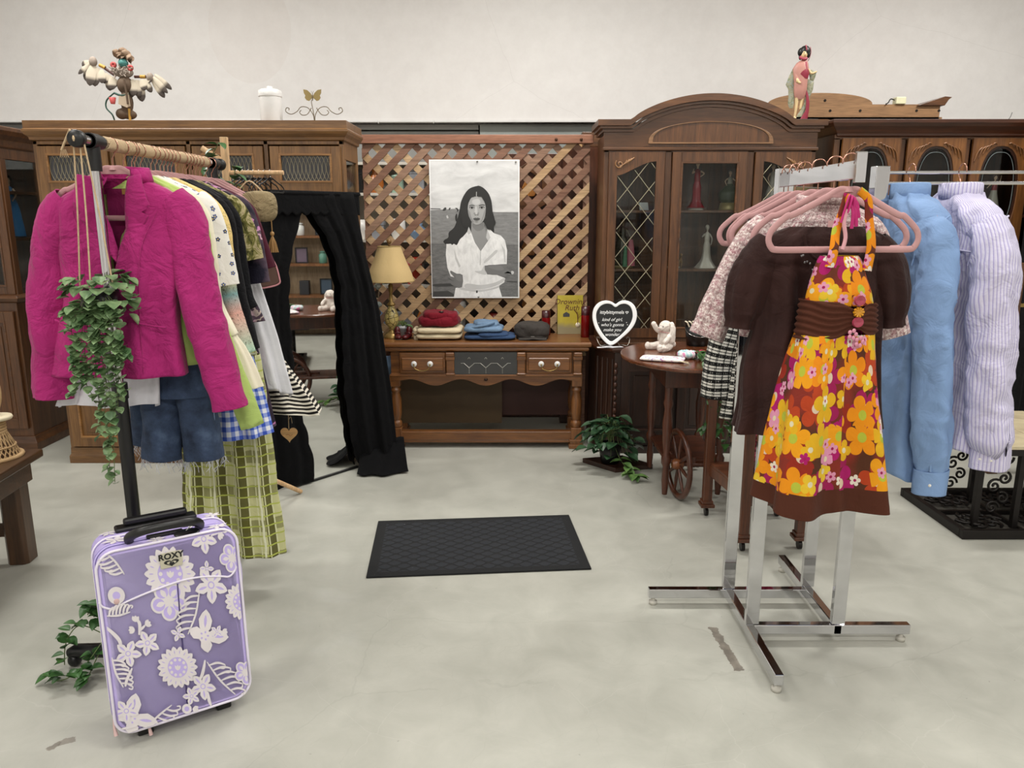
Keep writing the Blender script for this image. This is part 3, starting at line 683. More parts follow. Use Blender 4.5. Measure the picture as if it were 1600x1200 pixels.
for i in range(3):
    a = .045+i*.402; b = a+.36; cx = (a+b)/2
    oval = [(cx+.125*math.copysign(abs(math.cos(2*PI*k/48))**.72, math.cos(2*PI*k/48)), 1.66+.27*math.copysign(abs(math.sin(2*PI*k/48))**.86, math.sin(2*PI*k/48))) for k in range(48)]
    o1, i1 = match(rect(a,b,1.15,1.978), oval, 48); d = MB().holed(o1, i1, -.022, 0).build('door', ov, O, bevel=.002)
    i2 = [(cx+(x-cx)*.9, 1.66+(z-1.66)*.95) for x, z in i1]; MB().holed(i1, i2, -.016, -.002).build('oval_bead', wz(W_DARK), d)
    e = MB().tube([(cx+(x-cx)*.80,-.014,1.66+(z-1.66)*.87) for x,z in oval], .0016, 6, closed=True).build('etched_line', plain('etched_glass','#70797a',.4), d)
    MB().box(a+.03,b-.03,-.012,-.009,1.3,1.95).build('glass_pane', gls, d)
    for sx in (-1,1):
        s_ = MB()
        for k in range(5): s_.tube(smooth([(cx+sx*(.165-k*.024),-.024,1.86+k*.022-.02),(cx+sx*(.15-k*.024),-.027,1.895+k*.013),(cx+sx*(.125-k*.022),-.024,1.92+k*.006)],4), .0045, 8)
        s_.build('carved_leaves', ov, d)
    frame_door(O, a, b, .78, 1.14, 0, wz(W_BROWN), wz(W_BROWN,'X'), [(a+.05,b-.05,.83,1.09)], panel=wz(W_BROWN))
    frame_door(O, a, b, .10, .66, 0, wz(W_BROWN), wz(W_BROWN,'X'), [(a+.05,b-.05,.16,.60)], panel=wz(W_BROWN))
# another hutch crown behind
raw = wood('raw_hutch_back','#83603f','#a88058',.6,1,'X',0)
P0 = WY(1207, 183, 5.6); P1 = WY(1472, 183, 5.6); wd = P1.x-P0.x; zt = WY(1340,163,5.6).z; zp = WY(1280,145,5.6).z
Q = thing('hutch_behind', 'pale unfinished back of another arched hutch standing behind the oak cabinets', 'cabinet', (P0.x, 5.6, 0))
MB().box(0,wd,0,.36,0,P0.z).build('body', raw, Q)
n = 40; cxp = WY(1283,150,5.6).x-P0.x; hw = .36
up = [(0,P0.z-.02),(wd-.02,P0.z-.02),(wd-.02,zt)] + [(cxp+hw*math.cos(PI*k/24), zt+(zp-zt)*math.sin(PI*k/24)**.9) for k in range(25)]; up = [p for p in up if p[0] > -.05]
MB().prism(up, 0, .03).build('arched_back', raw, Q, bevel=.002)
w0 = WY(1432,163,5.6).x-P0.x; w1 = WY(1485,158,5.6).x-P0.x
MB().prism([(w0,zt-.01),(wd,zt-.01),(w1-.02,zt+.03),(w1,zt+.045),(w1-.05,zt+.05)],-.02,.3).build('corner_moulding', wz(W_BROWN,'X'), Q, bevel=.002)
for (hx,hy) in ((1289,157),(1344,173),(1432,173),(1467,173),(1297,173)):
    h_ = WY(hx,hy,5.6); MB().cyl((h_.x-P0.x,-.003,h_.z),(h_.x-P0.x,.004,h_.z),.009,n=12).build('screw_hole', plain('dark_hole','#1a1008',.9), Q)
h_ = WY(1403,163,5.62); o = thing('power_adapter','small cream plug adapter with black cable on the hutch behind','adapter',(h_.x,5.615,zt))
MB().box(-.03,.04,-.03,.03,0,.048).build('adapter_body', plain('cream_plastic','#d9d6b4',.4), o, bevel=.006); MB().tube(smooth([(-.03,0,.03),(-.06,-.01,.035),(-.08,-.02,.01),(-.1,-.03,-.0)],4),.004,8).build('cable', blackp, o)
p = WY(1578,183,4.95); tag(MB().tube(smooth([(0,0,0),(.02,.01,.02),(.035,.02,.05)],4),.002,6).build('loose_wire', blackp, loc=(p.x,4.97,2.085)),'thin black wire end sticking up over the oval glass hutch','wire')
# upright black sheet filling the black area, and narrow post at the far right
p = WY(1576,500,4.78)
o = MB(); P=[]
for r in range(14):
    z = 2.0-1.99*r/13; P.append([(p.x+.02+i*.025, 4.78+.02*math.sin(i*1.3), z) for i in range(28)])
o.grid(P); tag(o.build('black_curtain', cloth('black_cloth','#0b0b0d'), solid=.004), 'black sheet at the right edge of the photo behind the striped shirt', 'curtain')
p = WY(1572,560,4.4); T = thing('open_shelf_stand', 'tall slim brown wooden open stand at the right edge behind the striped shirt', 'stand', (p.x, 4.4, 0))
MB().box(-.03,.03,-.02,.02,0,1.25).build('post', wz(W_BROWN), T, bevel=.003); MB().box(.03,.6,-.015,.015,1.0,1.02).build('rail', brass, T); MB().box(.6,.66,-.02,.02,0,1.25).build('post', wz(W_BROWN), T, bevel=.003)
# ---------------------------------------------------------------- tea cart
a_ = WZ(1057,778); T = thing('tea_cart', 'dark cherry drop leaf tea cart with big spoked wheel right of the desk', 'cart', (.98, 4.22, 0))
tv = wz(('cherry','#2e140a','#66341c')); th_ = wz(('cherry','#2e140a','#66341c'),'X')
P = [(.37*math.cos(2*PI*k/64)*(1 if abs(math.cos(2*PI*k/64))<2 else 1), .45*math.sin(2*PI*k/64)) for k in range(64)]
MB().prismz(P, .735, .757).build('drop_leaf_top', wood('cherry_top','#4a2412','#7c4526',.22,1,'Y',.6), T, bevel=.007, seg=3)
MB().box(-.17,.17,-.26,.26,.62,.735).build('drawer_case', tv, T, bevel=.004); MB().box(-.15,.15,-.24,.24,.20,.222).build('lower_shelf', th_, T, bevel=.004)
tl = [(.014,.02),(.02,.1),(.017,.18),(.026,.2),(.026,.23),(.016,.25),(.024,.33),(.027,.42),(.018,.5),(.026,.53),(.02,.56),(.022,.62)]
for sx in (-1,1):
    for sy in (-1,1):
        g = MB().lathe(tl,(sx*.145,sy*.235,0),20); g.build('leg', tv, T)
wx, wy = a_.x-.98, a_.y-4.22
def wheel(cx, cy, ang, parent):
    R = .195; M = Matrix.Translation((cx,cy,R)) @ Matrix.Rotation(ang,4,'Z')
    g = MB().push(M); g.tube([(0,(R-.018)*math.cos(2*PI*k/48),(R-.018)*math.sin(2*PI*k/48)) for k in range(48)], .018, 12, closed=True, up=(1,0,0), flat=.8)
    o = g.build('wheel', tv, parent)
    for k in range(8):
        a = 2*PI*k/8+.2; g = MB().push(M); g.tube([(0,math.cos(a)*r_,math.sin(a)*r_) for r_ in (.02,.05,.09,.13,.165)], [.006,.008,.0105,.008,.005], 10); g.build('spoke', tv, o)
    g = MB().push(M).tube([(-.035,0,0),(-.02,0,0),(.02,0,0),(.03,0,0)],[.018,.03,.03,.016],16); g.build('hub', wood('hub_wood','#6b3a1c','#95592e'), o)
wheel(wx, wy, math.radians(8), T); wheel(wx+.36, wy-.05, math.radians(8), T)
MB().cyl((wx,wy,.195),(wx+.36,wy-.05,.195),.012).build('axle', tv, T)
MB().box(wx+.06,wx+.09,wy-.02,wy+.25,.18,.24).build('axle_bracket', tv, T, bevel=.003)
# ---------------------------------------------------------------- slim stand on casters (behind the chrome rack)
S = thing('caster_stand', 'tall narrow wooden stand on small casters behind the chrome rack', 'stand', (1.16, 3.52, 0), 0)
sv = wz(('walnut_red','#361a0d','#6a3a1f')); pts = [(-.16,.21),(-.10,-.22),(.17,-.2),(.2,.2)]
for (x,y) in pts:
    MB().box(x-.022,x+.022,y-.022,y+.022,.06,.80).box(x-.035,x+.035,y-.035,y+.035,.05,.068).box(x-.028,x+.028,y-.028,y+.028,.068,.085).build('leg', sv, S, bevel=.003)
    g = MB().cyl((x-.008,y,.022),(x+.008,y,.022),.022,n=16); g.cyl((x,y,.022),(x,y,.055),.006,n=8); g.build('caster', plain('dark_caster','#1c1714',.4,.4), S)
MB().prismz([(-.16,.21),(-.10,-.22),(.17,-.2),(.2,.2)], .27, .29).build('shelf', wz(('walnut_red','#361a0d','#6a3a1f'),'X'), S, bevel=.003)
g = MB().prismz([(-.16,.19),(-.10,-.23),(-.09,-.23),(-.15,.19)], .22, .275); g.build('shelf_rail', sv, S, bevel=.002)
MB().prismz([(-.10,-.235),(.17,-.215),(.17,-.2),(-.10,-.22)], .22,.275).build('shelf_rail', sv, S, bevel=.002)
MB().prismz([(-.18,.22),(-.12,-.24),(.19,-.22),(.22,.22)], .80, .82).build('top', wz(('walnut_red','#361a0d','#6a3a1f'),'X'), S, bevel=.003)
rp = cloth('rose_pink_silk','#b23a5c',.6,.4,600,.2)
o = MB()
rr = random.Random(3)
for k in range(26):
    cx, cy, cz = rr.uniform(-.05,.12), rr.uniform(-.12,.1), rr.uniform(.02,.20); 
    P = []
    for j in range(5):
        b = j/4; P.append([(cx+.04*b*(1+.3*math.sin(3*a_+k))*math.cos(a_), cy+.04*b*math.sin(a_), cz+.02*math.sin(b*3+k)+.01*math.sin(5*a_)) for a_ in [2*PI*i/16 for i in range(16)]])
    o.grid(P, 0, True)
tag(o.build('silk_flower_bunch', rp, loc=(1.16,3.52,.291), solid=.002), 'bunch of crumpled rose pink fabric flowers on the caster stand shelf', 'flowers')
# ---------------------------------------------------------------- iron coffee table, right
c0 = WZ(1503,843); c1 = WZ(1420,782)
I = thing('iron_table', 'low black wrought iron table with cream stone tile top at the right', 'table', (2.145, 3.42, 0))
LX, LY = .95, .60
def scroll(mb, c, r, sx=1, sz=1, pl='xz', th=.008, turns=1.6, ph=0):
    pts = []
    for k in range(int(turns*16)+1):
        a = 2*PI*k/16; q = r*(1-k/(turns*16)*.85); u, v_ = sx*q*math.cos(a+ph), sz*q*math.sin(a+ph)
        pts.append({'xz': (c[0]+u,c[1],c[2]+v_), 'yz': (c[0],c[1]+u,c[2]+v_), 'xy': (c[0]+u,c[1]+v_,c[2])}[pl])
    mb.tube(pts, th, 8, up={'xz':(0,1,0),'yz':(1,0,0),'xy':(0,0,1)}[pl])
g = MB()
for (xa,xb,ya,yb) in ((0,LX,0,.03),(0,LX,LY-.03,LY),(0,.03,.03,LY-.03),(LX-.03,LX,.03,LY-.03)): g.box(xa,xb,ya,yb,.0,.045)
g.build('base_frame', iron, I, bevel=.003)
MB().box(.03,LX-.03,.03,LY-.03,.004,.010).build('base_tray', plain('dusty_tray','#4d4a45',.6), I)
g = MB()
for x in (.32,.63): g.box(x-.008,x+.008,.03,LY-.03,.01,.03)
g.box(.03,LX-.03,.29,.31,.01,.03); g.build('tray_bars', iron, I)
for ix in range(3):
    for iy in range(2):
        g = MB(); cx, cy = .17+ix*.31, .16+iy*.29
        for s_ in range(6): scroll(g, (cx+.07*math.cos(PI*s_/3), cy+.055*math.sin(PI*s_/3), .035), .045, 1, 1, 'xy', .008, 1.3, s_*PI/3)
        g.build('floor_scroll', iron, I)
for (x,y) in ((.12,.12),(.30,.10),(.5,.14),(.12,.48),(.30,.46),(.62,.12),(.82,.12),(.82,.48),(.6,.46)):
    MB().box(x-.014,x+.014,y-.014,y+.014,.02,.425).build('leg', iron, I, bevel=.002)
for (x,y) in ((.21,.11),(.40,.12),(.56,.13),(.72,.12),(.21,.47),(.7,.47)):
    g = MB()
    for k in range(3):
        scroll(g,(x-.02,y,.12+k*.11),.036,1,1,'xz',.006,1.4,k); scroll(g,(x+.025,y,.17+k*.1),.032,-1,1,'xz',.006,1.4,k+1)
    g.build('leg_scroll', iron, I)
tx0 = WZ(1548,697,.46).x-2.145
g = MB().box(tx0,LX,-.0,.03,.415,.445).box(tx0,LX,LY+.05,LY+.08,.415,.445).box(tx0-.0,tx0+.03,.03,LY+.05,.415,.445).box(LX-.03,LX,.03,LY+.05,.415,.445); g.build('top_frame', iron, I, bevel=.002)
t = NT('travertine'); v = t.co('Object'); travert = t.set(t.ramp(t.noise(v,6,6,.6,1.2), [(.3,'#a39478'),(.7,'#cbbf9f')]), .35); 
for i in range(3):
    for j in range(2):
        xa = tx0+.004+i*.29; MB().box(xa, min(xa+.285,LX), .002+j*.34, .337+j*.34, .445,.462).build('stone_tile', travert, I, bevel=.002)
# ---------------------------------------------------------------- table at the left with wicker piece
T = thing('side_table', 'square-legged brown wooden table at the left edge of the photo', 'table', (-2.10, 3.30, 0), math.radians(6))
lt = wood('table_oak_brown','#35200f','#5a3b20',.4,1,'Y'); ltx = wood('table_oak_brown','#35200f','#5a3b20',.4,1,'Z')
MB().box(-.9,.0,-.95,.0,.455,.49).build('table_top', lt, T, bevel=.006); MB().box(-.86,-.04,-.91,-.04,.36,.455).build('apron', wood('table_oak_brown','#35200f','#5a3b20',.4,1,'X'), T, bevel=.002)
for x in (-.10,-.84):
    for y in (-.10,-.87): MB().prismz([(x-.045,y-.03),(x-.03,y-.045),(x+.03,y-.045),(x+.045,y-.03),(x+.045,y+.045),(x-.045,y+.045)],0,.455).build('leg', ltx, T, bevel=.003)
for yp in (-.11,-.88): MB().box(-.84,-.10,yp,yp+.02,.12,.18).build('stretcher', lt, T, bevel=.003)
wk = cloth('wicker','#b99a72',.8,0,500,.4)
Wc = thing('wicker_chair_ornament', 'miniature peacock chair woven from pale wicker on the left table', 'ornament', (-2.235, 3.17, .4905))
g = MB()
for k in range(30):
    a = 2*PI*k/30
    for s_ in (1,-1): g.tube([(.105*math.cos(a),.105*math.sin(a),.0),(.085*math.cos(a+s_*.3),.085*math.sin(a+s_*.3),.05),(.055*math.cos(a+s_*.5),.055*math.sin(a+s_*.5),.12)], .0028, 5)
g.build('woven_base', wk, Wc)
g = MB().tube([(.107*math.cos(2*PI*k/32),.107*math.sin(2*PI*k/32),.005) for k in range(32)], .010, 8, closed=True, up=(0,0,1)); g.tube([(.087*math.cos(2*PI*k/32),.087*math.sin(2*PI*k/32),.05) for k in range(32)], .004, 8, closed=True, up=(0,0,1))
for k in range(6): g.tube([(.056*math.cos(2*PI*q/24),.056*math.sin(2*PI*q/24),.10+k*.013) for q in range(24)], .007, 8, closed=True, up=(0,0,1))
g.build('rim', wk, Wc)
MB().lathe([(.004,.165),(.062,.168),(.066,.176),(.062,.184),(.004,.180)],(.03,-.0,0),24).build('seat', plain('cream_cushion','#d9cdb0',.6), Wc)
g = MB(); P=[]
for r in range(12):
    a = -.5+r*.0; P.append([(-.05+.085*math.sin(b)*math.sin(PI*(r+.5)/12)**.4, .06-.03*math.cos(b*1.2), .17+r*.02) for b in [-1.3+2.6*q/16 for q in range(17)]])
g.grid(P); g.build('chair_back', wk, Wc, solid=.008)
# ---------------------------------------------------------------- floor mat
q = [WZ(565,907),WZ(922,893),WZ(895,804),WZ(592,815)]; ang = math.atan2(q[1].y-q[0].y,q[1].x-q[0].x)
cx = sum(a.x for a in q)/4; cy = sum(a.y for a in q)/4
t = NT('ribbed_mat'); v = t.co('Object'); s_ = t.n('SeparateXYZ'); t.l(v,s_.inputs[0])
px_, py_ = 2*PI/.165, 2*PI/.125
f1 = t.math('MULTIPLY', t.math('SINE', t.math('ADD', t.math('MULTIPLY', s_.outputs[0], px_), t.math('MULTIPLY', s_.outputs[1], py_))), t.math('SINE', t.math('SUBTRACT', t.math('MULTIPLY', s_.outputs[0], px_), t.math('MULTIPLY', s_.outputs[1], py_))))
f2 = t.math('ABSOLUTE', f1); m_ = t.ramp(f2, [(.12,(0,)*3),(.3,(1,)*3)])
bord = t.math('MULTIPLY', t.math('LESS_THAN', t.math('ABSOLUTE', s_.outputs[0]), .44), t.math('LESS_THAN', t.math('ABSOLUTE', s_.outputs[1]), .27))
m2 = t.math('MULTIPLY', m_, bord); speck = t.math('GREATER_THAN', t.noise(v,90,1), .80)
t.bump(t.math('ADD', m2, t.math('MULTIPLY', t.noise(v,500,2),.4)), .6, .006)
matm = t.set(t.mix(t.math('MULTIPLY',speck,.5), t.mix(m2,'#090b0e','#1d2026'), '#777777'), .9)
tag(MB().box(-.485,.485,-.31,.31,0,.008).build('floor_mat', matm, loc=(cx,cy,.001), rot=(0,0,ang), bevel=.003), 'black rectangular doormat with raised oval pattern on the concrete floor', 'mat')
# ---------------------------------------------------------------- draped mirror
vel = cloth('black_velvet', '#030305', .9, .1, 300, .25, .3); vel.node_tree.nodes['Principled BSDF'].inputs['Specular IOR Level'].default_value = .2
A0 = Vector((-1.23, 4.14)); ma = math.radians(51); du = Vector((math.cos(ma), math.sin(ma))); dn = Vector((math.sin(ma), -math.cos(ma)))
Mr = thing('standing_mirror', 'tall standing mirror with narrow black frame under the black drape', 'mirror', (A0.x, A0.y, 0), ma)
t = NT('mirror_glass'); mg = t.set((.86,.87,.86), .015, 1)
MB().box(.012,.50,.010,.014,.012,1.60).build('mirror_glass', mg, Mr)
MB().holed(rect(0,.512,0,1.612), rect(.012,.50,.012,1.60), 0, .03).box(.005,.507,.015,.03,.005,1.605).build('frame', blackp, Mr, bevel=.002)
def mp(u, n): q = A0 + du*u + dn*n; return q
Dr = thing('mirror_drape', 'black velvet and lace cloth draped over the standing mirror and pooling on the floor', 'cloth', (A0.x, A0.y, 0))
def drape(name, rows, inner, outer, nf, amp, seed, zs, foldn=None):
    P = []
    for z in zs:
        a = Vector(inner(z)); b = Vector(outer(z)); n = 60; row = []; t_ = 1-z/1.63
        d_ = (b-a); nn = Vector((d_.y, -d_.x)).normalized(); nn = nn if nn.y < 0 else -nn
        for k in range(n+1):
            s_ = k/n; am = amp*(.4+.9*t_)
            w_ = math.sin(s_*nf*2*PI+seed+1.2*math.sin(z*2+seed)) + .4*math.sin(s_*nf*4.3*PI+seed*2+z*3)
            q = a + d_*s_ + nn*(am*(w_+1.3)*min(1, 6*s_*(1.02-s_)+.15) + .006)
            row.append((q.x-A0.x, q.y-A0.y, z + .012*noise.noise(Vector((s_*6, z*4, seed)))))
        P.append(row)
    return MB().grid(P).build(name, vel, Dr, solid=.004)
zs = [1.62*(1-(k/50))+.012 for k in range(51)]
scal = lambda z, ph, a: a*abs(math.sin(z*PI/.14+ph))
rin = lambda z: tuple(mp(interp([(0,.48),(.12,.42),(.5,.37),(1.1,.38),(1.3,.34),(1.42,.28),(1.50,.22),(1.56,.16),(1.63,.15)], z)[1]-scal(z,0,.012), .012))
def rout(z):
    x, y = interp([(0,-.675,4.50),(.06,-.70,4.52),(.5,-.74,4.56),(1.0,-.80,4.56),(1.3,-.86,4.53),(1.63,-.905,4.49)], z)[1:]
    return (x, y)
drape('right_panel', 0, rin, rout, 2.6, .011, 1.0, zs)
lin = lambda z: tuple(mp(interp([(0,.10),(.1,.12),(.3,.08),(.55,.02),(1.0,.01),(1.25,.03),(1.38,.07),(1.50,.12),(1.56,.15),(1.63,.15)], z)[1]+scal(z,1,.012), .012))
lout = lambda z: interp([(0,-1.40,4.04),(.3,-1.37,4.04),(1.0,-1.34,4.04),(1.63,-1.30,4.05)], z)[1:]
drape('left_panel', 0, lin, lout, 2, .008, 2.4, zs)
P = []
for k in range(13):
    row = []
    for i in range(61):
        u = -.06+.58*i/60; q = mp(u, .035-.06*(k/12.)**.0*0 + (.0 if k else 0)); row.append((q.x-A0.x, q.y-A0.y, 1.632 - (.10+.02*abs(math.sin(i*.5)))*k/12*(1 if i < 0 else 1)))
    P.append(row)
top = []
for n_, z in ((-.035,1.56),(-.035,1.625),(-.03,1.64),(.03,1.64),(.038,1.625)):
    top.append([(mp(-.07+.60*i/60, n_).x-A0.x, mp(-.07+.60*i/60, n_).y-A0.y, z) for i in range(61)])
MB().grid(top+P[1:]).build('top_fold', vel, Dr, solid=.004)
# the velvet tail pooling on the floor
P = []
for r in range(14):
    s_ = r/13; z = .16*(1-s_)**1.6+.010; row = []
    for i in range(41):
        u = i/40; x = lerp(-.92, -.67+.05*s_, u) ; y = 4.50-.16*s_+.06*u + .012*math.sin(u*14+s_*3) - .05*math.sin(u*PI)*s_
        row.append((x-A0.x, y-A0.y, z+.012*abs(math.sin(u*9+s_*2))*(1-.5*s_)))
    P.append(row)
MB().grid(P).build('floor_pool', vel, Dr, solid=.004)
# dowels and wooden rods near the rail's far end
rodw = wood('pale_dowel','#c79c6a','#e4c299',.6,1,'Z',0)
a = WY(398,737,3.75); b = WZ(470,768,.013); tag(MB().cyl((0,0,0), tuple(b-a), .012, n=16).build('wooden_dowel', rodw, loc=a), 'pale wooden dowel lying on the floor at the foot of the drape', 'rod')
# ---------------------------------------------------------------- poster
Pz = thing('portrait_poster', 'black and white poster of a dark-haired woman in a white shirt pinned to the lattice', 'poster', (0,0,0))
pw, phh = .600, .915; q = WY(675,466,5.285); Pz.location = (q.x, 5.285, q.z+.002)
MB().box(0,pw,-.002,.002,0,phh).build('paper', plain('poster_white','#e9e9e9',.45), Pz)
def pt(x, y):
    L_ = 42+33*(y-35)/1093; return ((x-L_)/(742-L_)*pw, (1128-y)/1093*phh)
def shape(pts, k, sm_=0):
    P_ = [pt(*p) for p in pts]
    if sm_: P_ = smooth(P_, sm_, True)
    return k, P_
ts = NT('print_sky'); v = ts.co('Object',(1.5,1,4)); sky = ts.set(ts.ramp(ts.noise(v,3,5,.6,.6),[(.3,'#bdbdbd'),(.65,'#dedede')]),.45)
ts = NT('print_field'); v = ts.co('Object',(3,1,14)); fld = ts.set(ts.ramp(ts.noise(v,5,6,.7),[(.3,'#6c6c6c'),(.7,'#8f8f8f')]),.45)
ts = NT('print_field_near'); v = ts.co('Object',(3,1,10)); fld2 = ts.set(ts.ramp(ts.noise(v,6,7,.75),[(.3,'#4e4e4e'),(.7,'#7c7c7c')]),.45)
ts = NT('print_shirt'); v = ts.co('Object',(3,1,1.5)); sh = ts.set(ts.ramp(ts.noise(v,9,5,.6,.8),[(.3,'#d2d2d2'),(.6,'#ececec')]),.45)
G = {n_: plain('print_'+n_, c_, .45) for n_, c_ in (('black','#161616'),('hair','#222222'),('face','#a5a5a5'),('neck','#8d8d8d'),('hand','#6f6f6f'),('mid','#7a7a7a'),('dark','#3a3a3a'),('lip','#505050'),('lite','#bfbfbf'),('fold','#c2c2c2'))}
mats = [sky,fld,fld2,sh,G['black'],G['hair'],G['face'],G['neck'],G['hand'],G['mid'],G['dark'],G['lip'],G['lite'],G['fold']]
SK,FL,F2,SH,BK,HR,FC,NK,HD,MD,DK,LP,LT,FO = range(14)
S_ = [
 (SK,[(52,44),(733,44),(733,1118),(80,1118)],0),(FL,[(57,425),(240,415),(560,440),(733,440),(733,1118),(80,1118)],0),
 (F2,[(65,690),(300,685),(733,698),(733,1118),(80,1118)],0),(DK,[(58,410),(135,412),(135,418),(58,417)],0),(DK,[(150,428),(165,405),(180,408),(172,428)],3),(DK,[(196,420),(205,405),(212,410),(204,424)],3),
 (DK,[(90,1015),(240,1010),(250,1030),(100,1035)],3),(DK,[(640,990),(725,992),(725,1002),(650,998)],0),(DK,[(85,1075),(200,1070),(240,1095),(245,1118),(82,1118)],0),(LT,[(180,470),(190,466),(196,486),(184,488)],3),
 # hair back mass
 (HR,[(410,238),(455,246),(500,290),(525,350),(532,420),(548,480),(558,530),(546,545),(545,605),(500,580),(480,470),(470,600),(380,600),(330,620),(300,650),(255,698),(235,690),(215,700),(180,695),(158,670),(195,640),(200,600),(240,560),(262,500),(280,430),(292,360),(320,300),(360,258)],4),
 (HR,[(248,470),(262,452),(262,512),(250,505)],3),(HR,[(245,410),(262,408),(272,425),(262,440),(262,420)],3),
 # neck
 (NK,[(372,520),(470,520),(482,590),(500,660),(445,748),(400,680),(372,600)],0),(MD,[(388,530),(468,520),(466,570),(420,590),(385,560)],3),
 # shirt
 (SH,[(352,552),(372,600),(400,680),(445,750),(502,665),(486,640),(495,575),(520,580),(545,605),(600,625),(630,660),(648,740),(645,855),(560,860),(475,865),(495,935),(570,940),(632,965),(628,1000),(585,1030),(610,1118),(243,1118),(255,1045),(300,1040),(215,950),(190,880),(178,780),(182,690),(240,665),(320,620),(345,590)],0),
 (HR,[(300,560),(345,560),(320,620),(285,655),(262,700),(240,690),(225,700),(215,690),(180,690),(165,660),(200,640),(215,590)],3),
 (FO,[(240,720),(262,800),(292,870),(280,880),(250,810)],0),(FO,[(520,780),(560,740),(575,752),(530,800),(478,845),(472,830)],3),(FO,[(600,690),(632,740),(640,840),(628,840),(618,750)],0),
 (FO,[(340,1010),(450,1022),(560,1000),(625,965),(628,985),(560,1030),(440,1058),(330,1045)],3),(FO,[(470,868),(490,935),(440,930),(400,910),(450,905)],3),(FO,[(300,1042),(420,1062),(520,1050),(585,1028),(580,1045),(500,1068),(420,1078),(300,1060)],3),
 (BK,[(412,1068),(424,1066),(424,1085),(412,1088)],0),(FO,[(352,552),(372,600),(352,618),(340,600)],0),(LT,[(495,575),(520,640),(502,668),(486,640)],0),(FO,[(440,748),(448,748),(446,860),(438,860)],0),
 # hands
 (HD,[(475,868),(560,858),(640,852),(655,868),(640,880),(672,905),(695,920),(690,935),(640,905),(672,925),(660,940),(625,925),(648,948),(620,955),(570,940),(500,932)],2),(LT,[(680,908),(700,912),(698,932),(682,934)],2),
 (HD,[(218,905),(262,930),(308,940),(304,1040),(250,1035),(205,1000),(200,985),(240,990),(198,960),(200,945),(245,960),(215,925)],2),(MD,[(500,872),(600,866),(620,900),(560,900)],3),(MD,[(255,940),(300,948),(298,990),(262,980)],3),
 # face
 (FC,[(410,318),(445,320),(468,350),(482,400),(480,450),(468,500),(440,532),(405,538),(372,512),(350,470),(344,420),(350,370),(375,325)],5),
 (LT,[(385,345),(430,340),(440,370),(410,385),(380,370)],4),(LT,[(402,400),(414,400),(420,452),(398,452)],4),(NK,[(345,420),(362,440),(372,480),(392,520),(372,512),(350,470)],3),(NK,[(482,410),(478,450),(462,492),(440,530),(458,480),(468,440)],3),
 (NK,[(388,452),(400,462),(418,464),(432,452),(428,440),(412,450),(396,442)],3),(DK,[(398,461),(408,463),(406,466),(398,465)],0),(DK,[(418,463),(428,460),(426,465),(418,466)],0),
 (DK,[(355,390),(372,382),(396,388),(396,393),(372,389),(357,395)],2),(DK,[(430,388),(452,380),(475,383),(473,389),(452,387),(431,394)],2),
 (NK,[(356,402),(374,393),(394,402),(388,414),(364,414)],3),(LT,[(362,407),(374,401),(390,408),(376,413)],3),(BK,[(369,401),(382,401),(383,412),(370,412)],3),(BK,[(355,404),(374,397),(395,404),(394,407),(374,402),(358,407)],2),
 (NK,[(432,402),(452,392),(473,400),(466,412),(440,414)],3),(LT,[(436,407),(452,400),(468,406),(452,412)],3),(BK,[(445,400),(458,400),(458,411),(446,411)],3),(BK,[(431,404),(452,396),(474,402),(472,405),(452,401),(434,407)],2),
 (LP,[(386,492),(404,484),(412,487),(422,484),(440,492),(428,503),(412,507),(398,503)],4),(DK,[(386,492),(412,493),(440,492),(412,496)],0),(LT,[(406,440),(416,440),(418,456),(404,456)],3),(NK,[(400,512),(425,512),(418,518),(405,518)],3),
 (HR,[(410,240),(380,262),(350,300),(338,360),(344,420),(352,470),(372,515),(365,548),(320,560),(285,480),(290,380),(320,300),(360,255)],3),
 (HR,[(412,240),(455,246),(500,290),(525,350),(535,430),(545,560),(500,575),(478,520),(484,460),(484,400),(470,348),(446,320),(420,316)],3),
 (HR,[(350,360),(370,325),(410,312),(410,240),(330,300)],2),(HR,[(412,240),(412,312),(450,322),(475,360),(490,300)],2),(LT,[(409,282),(413,282),(412,318),(408,318)],0),
 (HR,[(535,480),(552,498),(560,525),(550,548),(544,540),(550,520),(538,500)],2)]
mb = MB()
for i_, (k, p, s_) in enumerate(S_):
    _, pp_ = shape(p, k, s_); mb.flat(pp_, -.0022-.00008*i_, k)
mb.build('printed_picture', mats, Pz)
pm = plain('steel_pin','#8a8a86',.3,.8)
for (x,z) in ((.32,phh-.012),(.575,phh-.015),(.32,.008)): MB().ell((x,-.008,z),.006,.005,.006,12,8).build('push_pin', pm, Pz)
# ---------------------------------------------------------------- lamp
lx = -.80; Lp = thing('table_lamp', 'table lamp with beige bell shade and crackled gold vase base on the desk', 'lamp', (lx, 5.08, .717))
gold = plain('antique_gold','#8f7440',.35,.5)
MB().lathe([(.058,0),(.06,.008),(.052,.018),(.05,.024),(.036,.034),(.022,.045),(.02,.055)],n=32).build('foot', gold, Lp)
t = NT('crackle_glaze'); v = t.co('Object'); o_ = t.n('TexVoronoi', feature='DISTANCE_TO_EDGE'); t.l(v,o_.inputs['Vector']); o_.inputs['Scale'].default_value = 32
crk = t.set(t.mix(t.math('LESS_THAN', o_.outputs['Distance'], .045), '#b7a465', '#2c1c10'), .3)
MB().lathe([(.018,.055),(.026,.07),(.043,.095),(.049,.125),(.045,.155),(.032,.185),(.02,.2),(.022,.206),(.017,.212)],n=32).build('vase_body', crk, Lp)
MB().lathe([(.017,.212),(.028,.218),(.028,.226),(.012,.24),(.010,.3),(.016,.31),(.016,.35),(.006,.36),(.004,.6)],n=24).build('stem', gold, Lp)
